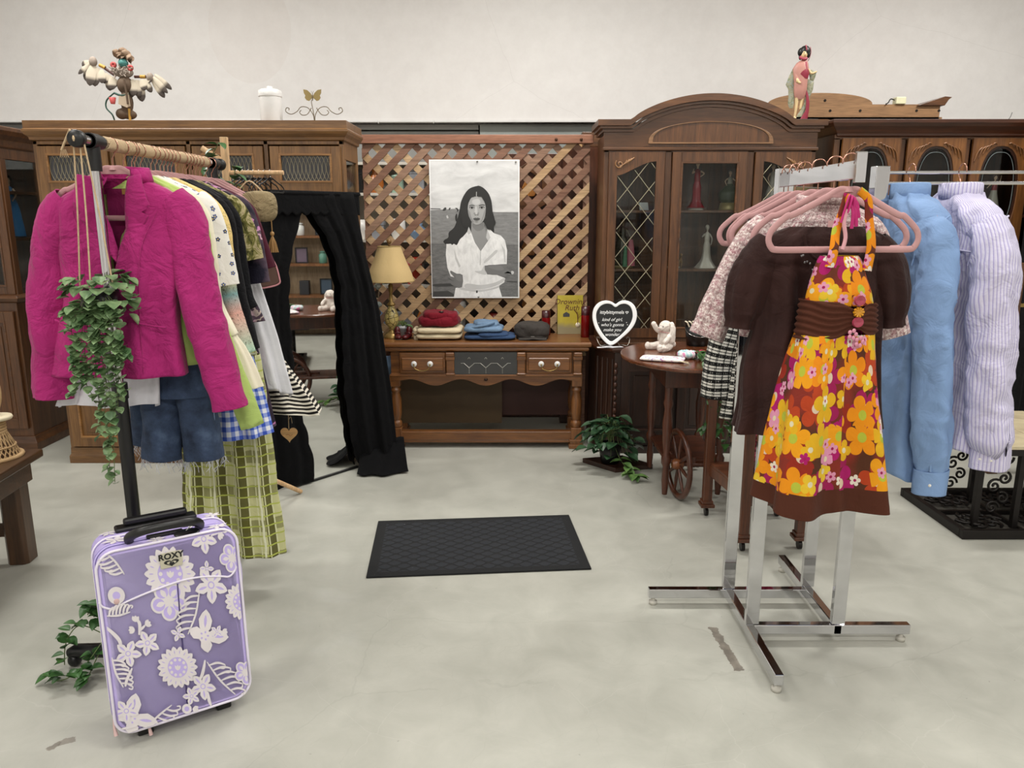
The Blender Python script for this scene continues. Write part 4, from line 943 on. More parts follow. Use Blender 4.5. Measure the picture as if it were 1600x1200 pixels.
MB().ell((0,0,.632),.016,.016,.018,16,10).lathe([(.004,.60),(.010,.606),(.006,.618)],n=16).build('finial', plain('wood_finial','#7a5a30',.4), Lp)
P = []
for zz, r in smooth([(.375,.150),(.43,.135),(.50,.106),(.56,.084),(.60,.072)],5):
    P.append([(r*(1+.03*abs(math.cos(3*a_)))*math.cos(a_), r*(1+.03*abs(math.cos(3*a_)))*math.sin(a_), zz) for a_ in [2*PI*i/48 for i in range(48)]])
shd = cloth('beige_shade','#c2a878',.9,.1,900,.1,.03); MB().grid(P,0,True).build('lamp_shade', shd, Lp, solid=.002)
m = MB()
for zz, r in ((.376,.151),(.60,.073)): m.tube([(r*(1+.03*abs(math.cos(3*a_)))*math.cos(a_), r*(1+.03*abs(math.cos(3*a_)))*math.sin(a_), zz) for a_ in [2*PI*i/48 for i in range(48)]], .003, 6, closed=True, up=(0,0,1))
m.build('shade_trim', plain('shade_trim','#a88f5c',.8), Lp)
cg = plain('crystal','#c9d8d3',.08,0,Transmission_Weight=.6)
for (px,py,lab,yy) in ((590,447,'hanging just under the lamp shade',5.24),(591,476,'hanging lower, beside the lamp stem',5.25)):
    c = WY(px,py,yy); o = thing('hanging_crystal','faceted clear crystal '+lab,'crystal',(c.x,yy,c.z),0,'hanging crystals'); MB().lathe([(.002,-.026),(.026,-.006),(.026,.006),(.012,.02),(.002,.022)],n=8,sm=False).build('crystal', cg, o)
    MB().cyl((0,0,.02),(0,.055,.09),.0008,n=5).build('thread', twine, o)
# ---------------------------------------------------------------- soft goods on the desk
def slab(mb, c, sx, sy, sz, e=.35, nz=.004, seed=0, n=56, m_=22, mi=0):
    P = []
    sg = lambda q, p: math.copysign(abs(q)**p, q)
    for j in range(m_+1):
        b = -PI/2+PI*j/m_; row = []
        for i in range(n):
            a_ = 2*PI*i/n; x = sg(math.cos(a_),e)*sg(max(math.cos(b),1e-4),.45)*sx; y = sg(math.sin(a_),e)*sg(max(math.cos(b),1e-4),.45)*sy; z = sg(math.sin(b),.75)*sz
            q = Vector((x,y,z)); nn = noise.noise(q*14+Vector((seed,0,0)))*nz*1.6 + noise.noise(q*40+Vector((0,seed,0)))*nz*.5
            l_ = q.length or 1; q = q*(1+nn/l_); row.append((c[0]+q.x, c[1]+q.y, c[2]+q.z))
        P.append(row)
    return mb.grid(P, mi, True)
DZ = .718
cream = cloth('cream_twill','#cbbd9f',.9,.2); redw = cloth('crimson_knit','#6e0f1f',.9,.4,700,.4); ltd = cloth('light_denim','#6b849f',.9,.1,1200,.4,.18); dkd = cloth('mid_denim','#2f4464',.9,.1,1200,.4,.2)
x_ = WZ(686,530,DZ).x
m = MB(); slab(m,(0,0,.024),.150,.125,.020,.3,.004,1); slab(m,(.004,-.003,.062),.148,.128,.021,.3,.005,2)
for zz in (.02,.06): m.tube([(-.148,-.08,zz-.012),(-.160,-.04,zz),(-.158,.05,zz)], .014, 10)
Sx = thing('folded_trousers','cream trousers folded on the desk under the red knit','trousers',(x_,5.06,DZ)); m.build('folded_cloth', cream, Sx)
m = MB(); slab(m,(0,0,.04),.128,.11,.036,.45,.012,5); slab(m,(-.01,-.005,.075),.098,.095,.026,.6,.012,6); slab(m,(.075,.0,.062),.045,.09,.034,.6,.012,8)
Sx = thing('folded_jumper','crimson red knit jumper folded on top of the cream trousers','jumper',(x_,5.06,DZ+.081)); m.build('folded_knit', redw, Sx)
MB().lathe([(.002,.0),(.016,.001),(.016,.006),(.002,.007)],(.02,-.075,.098),16).build('round_tag', blackp, Sx); MB().tube(smooth([(.02,-.075,.105),(.035,-.06,.125),(.045,-.04,.118),(.03,-.03,.11)],4),.0015,6).build('tag_string', plain('tan_string','#a5835a'), Sx)
x_ = WZ(763,530,DZ).x
Sx = thing('folded_dark_jeans','mid blue jeans folded flat beneath the light jeans','jeans',(x_+.01,5.05,DZ)); m = MB(); slab(m,(0,0,.018),.168,.12,.016,.35,.004,3); slab(m,(.02,-.02,.034),.10,.10,.014,.4,.006,9); m.build('folded_cloth', dkd, Sx)
Sx = thing('folded_light_jeans','light blue faded jeans folded loosely on top of darker jeans','jeans',(x_-.01,5.06,DZ+.044)); m = MB(); slab(m,(-.02,0,.024),.125,.11,.022,.4,.010,4); slab(m,(.0,.01,.05),.082,.09,.024,.55,.012,7); m.tube(smooth([(-.13,-.07,.025),(-.06,-.10,.045),(0,-.09,.055),(.05,-.07,.07)],5),.009,8); m.build('folded_cloth', ltd, Sx)
x_ = WZ(832,530,DZ).x
Cp = thing('flat_cap','charcoal grey baker boy cap with short brim on the desk','cap',(x_,5.05,DZ)); m = MB(); slab(m,(0,.02,.055),.115,.11,.052,.8,.010,11); cg_ = cloth('charcoal_cap','#3b3734',.9,.2,900,.35); m.build('crown', cg_, Cp)
MB().lathe([(.104,.0),(.107,.02),(.104,.03)],(0,.01,0),40,sy=.95).build('band', cg_, Cp, solid=.003)
P=[[(-.092+.184*i/20, -.065-.055*k/6*math.sin(PI*(i+1.5)/23)**.6, .022-.010*k/6-.012*abs(i-10)/10) for i in range(21)] for k in range(7)]
MB().grid(P).build('brim', cg_, Cp, solid=.004); MB().box(-.012,.012,-.101,-.0995,.022,.028).build('brim_badge', plain('grey_badge','#6d6965'), Cp)
wax = plain('red_wax_glass','#8a0c12',.2,0,Transmission_Weight=.15); topd = plain('dark_red_top','#3c0a10',.3)
for (px, py_, r, h, lab) in ((853,520,.030,.165,'short red glass candle behind the grey cap'),(914,524,.029,.205,'tall red glass candle at the right end of the desk')):
    yy = 5.20 if px < 900 else 5.10; c = WY(px,py_,yy); o = thing('pillar_candle', lab, 'candle', (c.x,yy,DZ)); MB().lathe([(.004,0),(r,.0),(r,h*.72)],n=28).build('wax', wax, o); MB().lathe([(r,h*.72),(r,h),(r*.9,h),(r*.88,h*.8),(.002,h*.78)],n=28).build('glass_rim', topd, o)
# book
c = WY(891,525,5.235); bx = c.x
Bk = thing('paperback_book','yellow Drowning Ruth paperback standing upright against the lattice','book',(bx,5.235,DZ),math.radians(4),rx=-.10)
MB().box(-.085,.085,0,.022,.002,.262).build('pages', plain('page_edge','#d8cdb4',.8), Bk)
t = NT('book_cover'); v = t.co('Object'); sz_ = t.n('SeparateXYZ'); t.l(v,sz_.inputs[0])
cv = t.set(t.mix(t.ramp(t.math('ADD',t.math('MULTIPLY',sz_.outputs[2],3.8), t.math('MULTIPLY', t.math('SUBTRACT',t.noise(v,12,4),.5),.3)),[(.15,(0,)*3),(.32,(1,)*3)]), '#8f8465', t.ramp(t.noise(v,7,3),[(.3,'#a8952a'),(.7,'#bfae3c')])), .35)
MB().box(-.087,.087,-.002,0,0,.265).build('front_cover', cv, Bk); MB().box(-.087,.087,.022,.024,0,.265).box(-.089,-.087,-.002,.024,0,.265).build('back_cover', plain('book_back','#8a7c3a',.5), Bk)
red_ink = plain('dark_brown_ink','#5c2c14',.6)
text('title_text','Drowning',.052,red_ink,Bk,(-.004,-.003,.205),shear=.25); text('title_text','Ruth',.052,red_ink,Bk,(.01,-.003,.163),shear=.25)
m = MB().prism([(-.05,.118),(-.005,.118),(-.005,.138),(-.028,.152),(-.05,.138)],-.003,-.0022); m.build('printed_house', G['dark'], Bk)
m = MB().tube([(.05,-.0025,.07),(.052,-.0025,.11),(.045,-.0025,.15)],.003,6)
for k in range(7): m.tube([(.048,-.0025,.10+.006*k),(.048+.03*math.cos(.5+k*.35),-.0025,.115+.006*k+.03*math.sin(.5+k*.35))],.0014,5)
m.build('printed_tree', red_ink, Bk); MB().push(Matrix.Translation((.052,-.0025,.062))@Matrix.Rotation(PI/2,4,'X')).lathe([(.001,0),(.017,0),(.017,.001),(.001,.001)],n=24).build('round_sticker', plain('cream_sticker','#ded2b8'), Bk)
# potted plants helpers
def leaf(mb, p, d, size, mi=0, round_=.8, cup=.25, up=Vector((0,0,1))):
    d = Vector(d).normalized(); s_ = d.cross(up); s_ = s_.normalized() if s_.length > 1e-3 else Vector((1,0,0)); n_ = s_.cross(d)
    p = Vector(p); rows = []
    for k, (t_, w_) in enumerate(((0,.05),(.1,.55),(.3,.98),(.5,1),(.7,.78),(.88,.38),(1,.02))):
        c = p + d*size*t_ + n_*size*(-cup*t_*t_); w2 = w_*size*.5*round_
        rows.append([tuple(c - s_*w2 + n_*w2*.35), tuple(c - s_*w2*.5 + n_*w2*.08), tuple(c), tuple(c + s_*w2*.5 + n_*w2*.08), tuple(c + s_*w2 + n_*w2*.35)])
    mb.grid(rows, mi)
def leafmat(name, a, b, vein='#8fae6a'):
    k = ('lf', name)
    if k not in MC:
        t = NT(name); v = t.co('Object'); MC[k] = t.set(t.ramp(t.noise(v, 25, 3), [(.35,a),(.65,b)]), .4, Subsurface_Weight=0)
    return MC[k]
def plant(root, n, spread, size, mat, seed, trail=0, base=(0,0,0), rnd_=.85, hmax=.12):
    r = random.Random(seed); lf = MB(); st = MB()
    for k in range(n):
        a_ = r.uniform(0,2*PI); L_ = spread*r.uniform(.4,1); h = hmax*r.uniform(.4,1)
        pts = smooth([base, (base[0]+L_*.4*math.cos(a_), base[1]+L_*.4*math.sin(a_), base[2]+h), (base[0]+L_*math.cos(a_), base[1]+L_*math.sin(a_), base[2]+h*.6-trail*r.random())], 5)
        st.tube(pts, .0016, 5)
        for q in (5, 7, 10) if trail else (9, 10):
            q = min(q, len(pts)-1); d_ = Vector((math.cos(a_+r.uniform(-1,1)), math.sin(a_+r.uniform(-1,1)), r.uniform(-.5,.4)))
            leaf(lf, pts[q], d_, size*r.uniform(.7,1.15), 0, rnd_)
    lf.build('foliage', mat, root); st.build('stems', plain('plant_stem','#5a6b3a',.6), root)
c = WY(630,518,5.12)
Pt = thing('small_potted_plant','small green plant in a white pot between lamp and red jumper','plant',(c.x,5.12,DZ))
MB().lathe([(.004,0),(.034,0),(.044,.055),(.051,.057),(.052,.074),(.046,.076),(.043,.06),(.004,.058)],n=32).build('pot', plain('white_pot','#b9b9bb',.4), Pt)
plant(Pt, 16, .07, .045, leafmat('plant_mix','#3b5a33','#6c8a5c'), 3, base=(0,0,.06), rnd_=.45, hmax=.05)
c = WZ(627,531,DZ)
maroon = plain('maroon_leather','#4d0c12',.35)
for k, (dx, an, nm) in enumerate(((-.03,.25,'left'),(.035,-.3,'right'))):
    B_ = thing('baby_shoe', 'tiny dark red leather shoe, '+nm+' one of the pair by the white pot','shoe',(c.x+dx,c.y+.05,DZ),an,'pair of dark red baby shoes')
    m = MB(); m.ell((0,-.03,.016),.024,.034,.016,20,10); m.ell((0,.02,.022),.022,.028,.022,20,10); m.ell((0,.028,.05),.02,.022,.03,20,10); m.build('shoe_body', maroon, B_, fuse=.003)
    MB().box(-.02,.02,-.055,.045,-.0,.004).build('sole', blackp, B_, bevel=.002); MB().tube([(-.02,.0,.035),(0,-.006,.046),(.02,0,.035)],.004,6).build('strap', maroon, B_)
# ---------------------------------------------------------------- heart sign
c = WZ(962,546,.694); 
Ht = thing('heart_letter_board','white-rimmed black heart sign with white handwriting on the dark cabinet','sign',(c.x,4.86,.694),0,rx=math.radians(-8))
hz = lambda L: [((x-325)*.000508, (625-y)*.000508+.006) for x, y in smooth(L, 4, True)]
hp = hz([(345,105),(290,75),(220,62),(140,85),(80,150),(58,240),(70,340),(110,440),(180,540),(240,600),(290,622),(350,598),(430,530),(520,450),(590,350),(615,240),(590,140),(530,80),(450,60),(395,75)])
hi = hz([(345,146),(290,110),(225,103),(160,130),(115,190),(103,260),(120,350),(165,440),(220,515),(290,572),(350,545),(430,480),(510,390),(555,300),(560,220),(530,140),(470,105),(400,113)])
MB().holed(*match(hp, hi, 72), -.018, .01).build('rim', plain('bright_white_rim','#f4f4f4',.35), Ht, bevel=.004, seg=3); MB().prism(hi, -.008, .008).build('board', plain('chalk_black','#0d0e0f',.5), Ht)
wt = plain('white_lettering','#f2f2f2',.6)
text('lettering','ittybittymels',.031,wt,Ht,(-.012,-.0095,.208),shear=.1,off=.0002)
MB().holed([(x*.95+.084, z+.215) for x, z in heart(.020,24)],[(x*.55+.084, z*.6+.215) for x, z in heart(.020,24)],-.0095,-.0085).build('drawn_heart', wt, Ht).location = (.0,0,.000)
for k, (s_, z) in enumerate((('kind of girl,',.166),("who's gonna",.133),('make you',.101),('wonder',.071))): text('lettering', s_, .029, wt, Ht, (-.010,-.0095,z-.004), shear=.35)
m = MB()
for (x,z) in ((-.095,.150),(.082,.152),(.088,.138)): m.ell((x,-.0095,z),.0026,.001,.0026,10,6)
m.build('drawn_dots', wt, Ht)
m = MB()
for sx in (-1,1): m.tube(smooth([(sx*.045,.03,-.0),(sx*.055,-.02,.01),(sx*.085,-.03,.006),(sx*.105,.0,.045),(sx*.095,.02,.06),(sx*.085,.005,.05)],5),.0022,6)
m.tube([(-.045,.03,0),(0,.06,.1),(.045,.03,0)],.0022,6); m.build('wire_easel', plain('silver_wire','#a8a49c',.3,.8), Ht)
for k, (px,py,a_) in enumerate(((943,546,.1),(955,549,-.2),(968,547,.3),(950,543,.5))):
    c = WZ(px,py,.694); c.y = max(c.y,4.815); tag(MB().prismz([(-.035,-.018),(.035,-.02),(.03,.02),(-.03,.022)],0,.0008).prismz([(-.02,-.008),(.02,-.008),(.015,.006)],.0008,.0012,1).build('paper_sticker', [plain('sticker_white','#dddde0'), G['dark']], loc=(c.x,c.y+.0,.695+.0014*k), rot=(0,0,a_)), 'one of the small white paper stickers at the foot of the heart sign','sticker','paper stickers')
# ---------------------------------------------------------------- plush rabbit
c = WZ(1040,545,.758)
plush = cloth('white_plush','#e6dcd3',1,.8,260,.8,.03)
Bn = thing('plush_rabbit','white floppy-eared toy rabbit sitting on the round cart top','toy',(c.x,c.y-.03,.757),math.radians(-62)); 
m = MB(); m.ell((0,0,.05),.045,.042,.05); m.ell((0,-.005,.085),.036,.034,.035); m.ell((0,-.015,.135),.037,.038,.036); m.ell((0,-.048,.126),.016,.014,.013)
for sx in (-1,1):
    m.tube(smooth([(sx*.03,-.005,.03),(sx*.05,-.05,.02),(sx*.055,-.085,.02)],4),[.024]*4+[.022]*4+[.02],14); m.ell((sx*.055,-.094,.024),.019,.015,.023)
    m.tube(smooth([(sx*.03,0,.095),(sx*.05,-.03,.08 if sx > 0 else .11),(sx*.055,-.055,.06 if sx > 0 else .145)],4),[.015]*8+[.014],12)
    m.ell((sx*.055,-.057,.058 if sx > 0 else .148),.015,.015,.015,12,8)
m.build('plush_body', plush, Bn, fuse=.0035)
for sx in (-1,1):
    m = MB(); m.tube(smooth([(sx*.028,.0,.16),(sx*.045,.0,.14),(sx*.052,-.005,.09),(sx*.05,-.008,.045)],5),[.012]+[.014]*5+[.018]*5+[.020]*4+[.012],14,flat=.6,up=(1,0,0)); m.build('ear', plush, Bn)
    MB().ell((sx*.018,-.047,.140),.0035,.003,.0035,10,8).build('eye', plain('grey_eye','#5d6a70',.2), Bn)
MB().ell((0,-.062,.128),.004,.003,.003,10,6).build('nose', plain('pink_nose','#c98b8b'), Bn); MB().ell((0,.045,.03),.018,.016,.018,12,8).build('tail', plush, Bn)
MB().tube([(.035*math.cos(a_), -.01+.033*math.sin(a_), .103-.004*math.sin(a_)) for a_ in [2*PI*k/24 for k in range(24)]],.0022,6,closed=True,up=(0,0,1)).build('pink_ribbon', plain('pale_pink','#d7a0a0'), Bn)
# notebook, bag, scrunchies, ivy on the cart
c = WZ(1035,563,.758)
def inkcloth(t, uv): pass
t = NT('notebook_cover'); v = t.co('Object'); nb = t.set(t.mix(t.ramp(t.noise(v,60,3,.6,1),[(.54,(0,)*3),(.6,(1,)*3)]), '#e6e2dc', t.ramp(t.noise(v,20,1),[(.45,'#7b6ab0'),(.55,'#b06a9c')])), .6)
Nb = thing('drawstring_pouch','flat cream pouch with purple printed pattern on the cart top','pouch',(c.x,c.y,.7575),math.radians(-20))
m = MB(); slab(m,(0,0,.010),.115,.058,.010,.25,.001,2); m.build('pouch_body', nb, Nb); MB().tube(smooth([(.09,-.05,.012),(.13,-.07,.008),(.14,-.04,.006),(.11,-.05,.01),(.15,-.075,.004)],5),.002,6).build('drawstring', cream, Nb)
c = WZ(1070,560,.758); t = NT('tie_dye_fabric'); v = t.co('Object'); td = t.set(t.ramp(t.noise(v,14,2,.5,1),[(.35,'#8fc4c9'),(.5,'#e3dfe0'),(.62,'#d06aa0')]), .8)
o = MB(); o.tube([((.032+.004*math.sin(9*a_))*math.cos(a_),(.032+.004*math.sin(9*a_))*math.sin(a_),.018) for a_ in [2*PI*k/60 for k in range(60)]],[.017+.005*math.sin(k*1.9) for k in range(60)],12,closed=True,up=(0,0,1)); tag(o.build('scrunchie', td, loc=(c.x+.01,c.y,.762)),'pastel pink and turquoise scrunchie behind the pouch','scrunchie')
c = WZ(1093,560,.758); o = MB(); rr = random.Random(8)
for k in range(9): leaf(o,(0,0,.015+.002*k),(math.cos(k*2.4),math.sin(k*2.4),.35),.045,0,1.0)
tag(o.build('silk_flower', plain('crimson_petal','#9c1f3c',.6), loc=(c.x,c.y,.7575)),'crimson fabric flower beside the tie-dyed scrunchie','flower')
c = WZ(1085,540,.758)
Bg = thing('black_bucket','black tin bucket holding striped cream-edged notebooks on the cart top','bucket',(c.x+.02,c.y+.02,.757)); MB().lathe([(.004,0),(.062,0),(.075,.115),(.072,.115),(.060,.01)],n=32).build('bucket', blackp, Bg)
MB().tube(smooth([(-.075,0,.10),(-.06,-.06,.075),(0,-.085,.06),(.06,-.06,.075),(.075,0,.10)],5),.002,6).build('handle', chrome, Bg)
for k in range(3):
    o = thing('slim_notebook', 'slim black notebook with cream page edge, '+('left','middle','right')[k]+' one in the bucket','notebook',(c.x-.005+k*.022,c.y+.01,.80),0,'notebooks in the bucket',ry=-.45)
    MB().box(-.006,.006,-.03,.03,0,.11).build('cover', blackp, o); MB().box(-.004,.004,-.031,.028,.01,.1112).build('pages', plain('page_edge','#d8cdb4'), o)
ivy = leafmat('ivy_leaf','#22401f','#3f6a33')
Iv = thing('ivy_garland','artificial ivy garland trailing down from the cart top beside the check skirt','plant',(1.02,3.88,0))
rr = random.Random(5); m = MB(); st = MB()
for (dx,dy,z1) in ((0,0,.30),(.04,.03,.42),(-.04,.02,.46),(.07,-.02,.36)):
    pts = smooth([(dx*.3-.02,.25,.79),(dx*.6,.1,.80),(dx,-.12,.77),(dx,-.14,.70),(dx+.02,-.135,.55),(dx-.01,-.13,z1)],8); st.tube(pts,.0018,5)
    for k in range(2,len(pts),1): leaf(m, pts[k], (rr.uniform(-1,1),rr.uniform(-1,.1),rr.uniform(-.8,.2)), rr.uniform(.028,.05))
m.build('foliage', ivy, Iv); st.build('stems', plain('plant_stem','#5a6b3a'), Iv)
# pothos by the desk foot
c = WZ(948,731,0)
Pp = thing('floor_pothos','leafy green trailing plant in a black pot on the floor by the desk leg','plant',(c.x+.02,4.52,0))
MB().lathe([(.004,0.03),(.055,.03),(.072,.15),(.068,.15),(.052,.05)],n=28).build('pot', blackp, Pp)
MB().prismz([(-.16,.08),(.02,-.12),(.26,-.04),(.10,.14)],0,.03).build('plant_board', wz(W_DARK,'X'), Pp, bevel=.003)
plant(Pp, 30, .19, .085, leafmat('pothos_leaf','#203a24','#38583a'), 12, trail=.12, base=(0,0,.15), rnd_=.8, hmax=.17)
m = MB(); rr = random.Random(2); st = MB(); pts = smooth([(.02,-.05,.15),(.05,-.12,.08),(.10,-.2,.03),(.12,-.28,.025)],6); st.tube(pts,.002,5)
for k in range(6,len(pts)): leaf(m, (pts[k][0],pts[k][1],pts[k][2]+.012), (rr.uniform(-1,1),rr.uniform(-1,.1),rr.uniform(-.1,.15)), .075,0,.6)
m.build('trailing_leaves', leafmat('light_pothos','#3f6630','#6f8f50'), Pp); st.build('stems', plain('plant_stem','#5a6b3a'), Pp)
# ---------------------------------------------------------------- things on top of the wall unit
UT = 2.041
c = WY(424,178,4.75)
Cn = thing('white_canister','tall white lidded ceramic canister on top of the wall unit','canister',(c.x,4.75,UT)); MB().lathe([(.004,0),(.060,0),(.063,.01),(.063,.15)],n=40).build('body', white, Cn)
MB().lathe([(.066,.150),(.067,.158),(.066,.182),(.052,.190),(.02,.194),(.016,.2),(.018,.206),(.003,.209)],n=40).build('lid', white, Cn)
c = WY(491,178,4.72); wi = plain('antique_brass_wire','#6d6048',.4,.6); Bf = thing('butterfly_wall_hook','antique brass butterfly on scrolled wire standing on the wall unit','ornament',(c.x,4.72,UT))
m = MB(); m.tube(smooth([(0,0,0),(0,0,.05),(-.02,0,.085),(-.06,0,.085),(-.065,0,.06)],5),.0022,6) if False else None
for sx in (-1,1):
    m.tube(smooth([(sx*.002,0,0),(sx*.006,0,.045),(sx*.035,0,.085),(sx*.075,0,.09),(sx*.10,0,.065),(sx*.135,0,.05),(sx*.165,0,.065),(sx*.16,0,.085),(sx*.145,0,.082),(sx*.148,0,.072)],5),.0022,6)
    m.tube(smooth([(sx*.015,0,.085),(sx*.04,0,.05),(sx*.07,0,.045),(sx*.085,0,.06),(sx*.075,0,.072)],5),.0022,6)
m.tube(smooth([(0,0,.0),(-.004,0,.06),(-.012,0,.11),(-.01,0,.13)],4),.0022,6); m.build('scroll_wire', wi, Bf)
wing = [(0,0),(.012,.022),(.03,.038),(.052,.042),(.05,.022),(.042,.008),(.046,-.004),(.036,-.018),(.022,-.022),(.008,-.010)]
m = MB()
for sx in (-1,1): m.prism([(sx*x-.004,z+.145) for x,z in (wing if sx > 0 else wing[::-1])],-.002,.002)
m.build('wings', plain('gilt_wing','#8f7c4e',.4,.5), Bf); MB().ell((-.004,-.003,.143),.004,.004,.020,10,8).tube([(-.004,-.003,.16),(-.010,-.004,.178)],.001,5).tube([(-.004,-.003,.16),(.003,-.004,.178)],.001,5).build('butterfly_body', wi, Bf)
# feathered dancer doll
c = WY(203,175,4.72); Kd = thing('feathered_dancer_doll','carved dancer doll with spread feather wings on top of the wall unit','figurine',(c.x,4.72,UT))
s = .00372*160/1536       # zoomed picture unit in metres
def kp(x, y, yy=0): return ((x-730)*s, yy, (1160-y)*s)
tan_ = plain('tan_fur','#8f8378',.9); grn = plain('turquoise_paint','#3f7d78',.6); redp = plain('coral_red_paint','#a8403e',.6); yel = plain('yellow_band','#b98f3c',.6); dk = plain('dark_doll_brown','#5a4838',.8)
MB().lathe([(.004,0),(85*s,0),(85*s,20*s),(70*s,40*s),(.004,45*s)],n=24).build('base', plain('driftwood','#8a7560',.8), Kd)
t = NT('feather'); v = t.co('UV'); s2 = t.n('SeparateXYZ'); t.l(v,s2.inputs[0]); fth = t.set(t.mix(t.ramp(s2.outputs[1],[(.55,(0,)*3),(.72,(1,)*3)]),'#c6bba8','#453c36'),.8)
def feather(mb, p, q, w_):
    p = Vector(p); q = Vector(q); d_ = q-p; n_ = Vector((d_.z,0,-d_.x)).normalized(); rows = []; vs = []; fs = []; uv = []
    T_ = [0,.15,.35,.6,.8,.93,1]; W_ = [.25,.7,.95,1,.85,.5,.05]
    for tt, ww in zip(T_, W_):
        for e in (-1,0,1): c_ = p+d_*tt+n_*w_*.5*ww*e; vs.append((c_.x, c_.y+(.003 if e else -.001), c_.z))
    for r in range(6):
        for e in range(2):
            i = r*3+e; fs.append((i,i+1,i+4,i+3)); uv.append([(e/2,T_[r]),((e+1)/2,T_[r]),((e+1)/2,T_[r+1]),(e/2,T_[r+1])])
    mb.add(vs, fs, 0, True, uv)
rr = random.Random(9)
for nm, L_ in (('left_wing_feathers',[((230,300),(40,470),50),((230,300),(100,350),80),((230,320),(120,560),95),((250,330),(190,635),110),((280,350),(260,640),110),((320,380),(300,560),90),((380,400),(380,600),85),((450,450),(400,600),70),((480,470),(470,700),95),((530,500),(520,690),90),((560,520),(540,660),80)]),
             ('right_wing_feathers',[((830,540),(830,780),90),((870,550),(900,790),95),((900,550),(940,855),105),((960,540),(1010,700),80),((1000,540),(1100,725),75),((1110,520),(1280,800),75),((1130,500),(1345,740),60),((1160,470),(1405,685),60),((800,560),(780,800),80),((1060,530),(1110,580),60)])):
    m = MB()
    for k, (a_, b_, w_) in enumerate(L_): feather(m, kp(*a_, yy=.002*(k%3)-.012), kp(*b_, yy=.006*(k%3)-.020), w_*s*1.4)
    m.build(nm, fth, Kd)
m = MB(); m.ell(kp(720,1040),110*s,.03,70*s,18,10); m.ell(kp(620,1030,-.01),90*s,.03,80*s,18,10); m.ell(kp(700,860),90*s,.035,170*s,18,12); m.ell(kp(700,620),120*s,.035,130*s,18,12); m.tube([kp(700,520),kp(720,300)],.018,12); m.ell(kp(710,320),60*s,.026,80*s,16,10); m.build('carved_body', dk, Kd, fuse=.004)
m = MB(); m.tube([kp(560,480),kp(350,330)],.0075,10); m.tube([kp(850,500),kp(1050,500)],.0075,10); m.build('arms', plain('painted_arm','#4a2620',.6), Kd)
m = MB(); m.tube([kp(430,375,-.002),kp(350,335,-.002)],.010,10); m.tube([kp(940,500,-.002),kp(1020,500,-.002)],.010,10); m.build('arm_bands', yel, Kd)
m = MB()
for (x,y,r) in ((265,290,60),(1090,510,55)): m.ell(kp(x,y,-.006),r*s,.016,r*s*1.2,14,10)
m.build('hand_fur', tan_, Kd)
m = MB(); 
for k in range(40):
    a_ = rr.uniform(0,2*PI); x_, y_ = 700+rr.uniform(-120,120), 430+rr.uniform(-50,60); m.tube([kp(x_,y_,-.02), kp(x_+60*math.cos(a_), y_+50*math.sin(a_), -.034)], [.008,.002], 6)
m.ell(kp(700,440),140*s,.03,80*s,18,10); m.build('fur_collar', tan_, Kd)
MB().lathe([(.004,-50*s),(65*s,-40*s),(70*s,20*s),(50*s,60*s),(.004,70*s)],kp(710,320,-.006),24).build('mask', grn, Kd)
for (x,y) in ((585,345),(830,385)): MB().push(Matrix.Translation(kp(x,y,-.02))@Matrix.Rotation(PI/2,4,'X')).lathe([(.004,0),(45*s,0),(45*s,.008),(12*s,.01),(10*s,.006),(.002,.006)],n=20).build('ear_disc', redp, Kd)
m = MB()
for (x,y,w_,h_) in ((640,190,60,60),(720,160,70,60),(780,210,75,70),(820,260,50,60),(690,220,60,50)): 
    P=[[kp(x+w_*q*math.cos(a_)*(1+.2*math.sin(3*a_)), y+h_*q*math.sin(a_)*(1+.2*math.cos(4*a_)), -.01-.02*q*math.sin(2*a_)-.01*math.cos(x)) for a_ in [2*PI*i/16 for i in range(16)]] for q in (.02,.5,1)]; m.grid(P,0,True)
m.build('headdress', plain('dried_petal','#8c7560',.8), Kd, solid=.002)
MB().prism([kp(640,790)[::2],kp(780,740)[::2],kp(790,930)[::2],kp(740,950)[::2],kp(620,900)[::2]],-.042,-.034).build('hide_apron', plain('pale_hide','#b9a892',.9), Kd)
MB().tube(smooth([kp(560,740,-.03),kp(440,840,-.03),kp(420,950,-.03),kp(500,1050,-.03),kp(515,1150,-.02)],6),.0045,8).tube(smooth([kp(560,740,-.03),kp(680,780,-.038),kp(780,750,-.035)],5),.006,8).build('green_sash', plain('dark_green_sash','#24483e',.7), Kd)
MB().lathe([(30*s,0),(50*s,90*s),(46*s,90*s)],kp(545,900,-.045),16).build('red_bucket', redp, Kd); MB().box(kp(740,0)[0],kp(765,0)[0],-.03,-.02,10*s,200*s).build('staff', yel, Kd)
MB().tube([kp(745,560,-.045),kp(760,740,-.045),kp(765,900,-.045)],.006,8).build('leather_strap', dk, Kd)
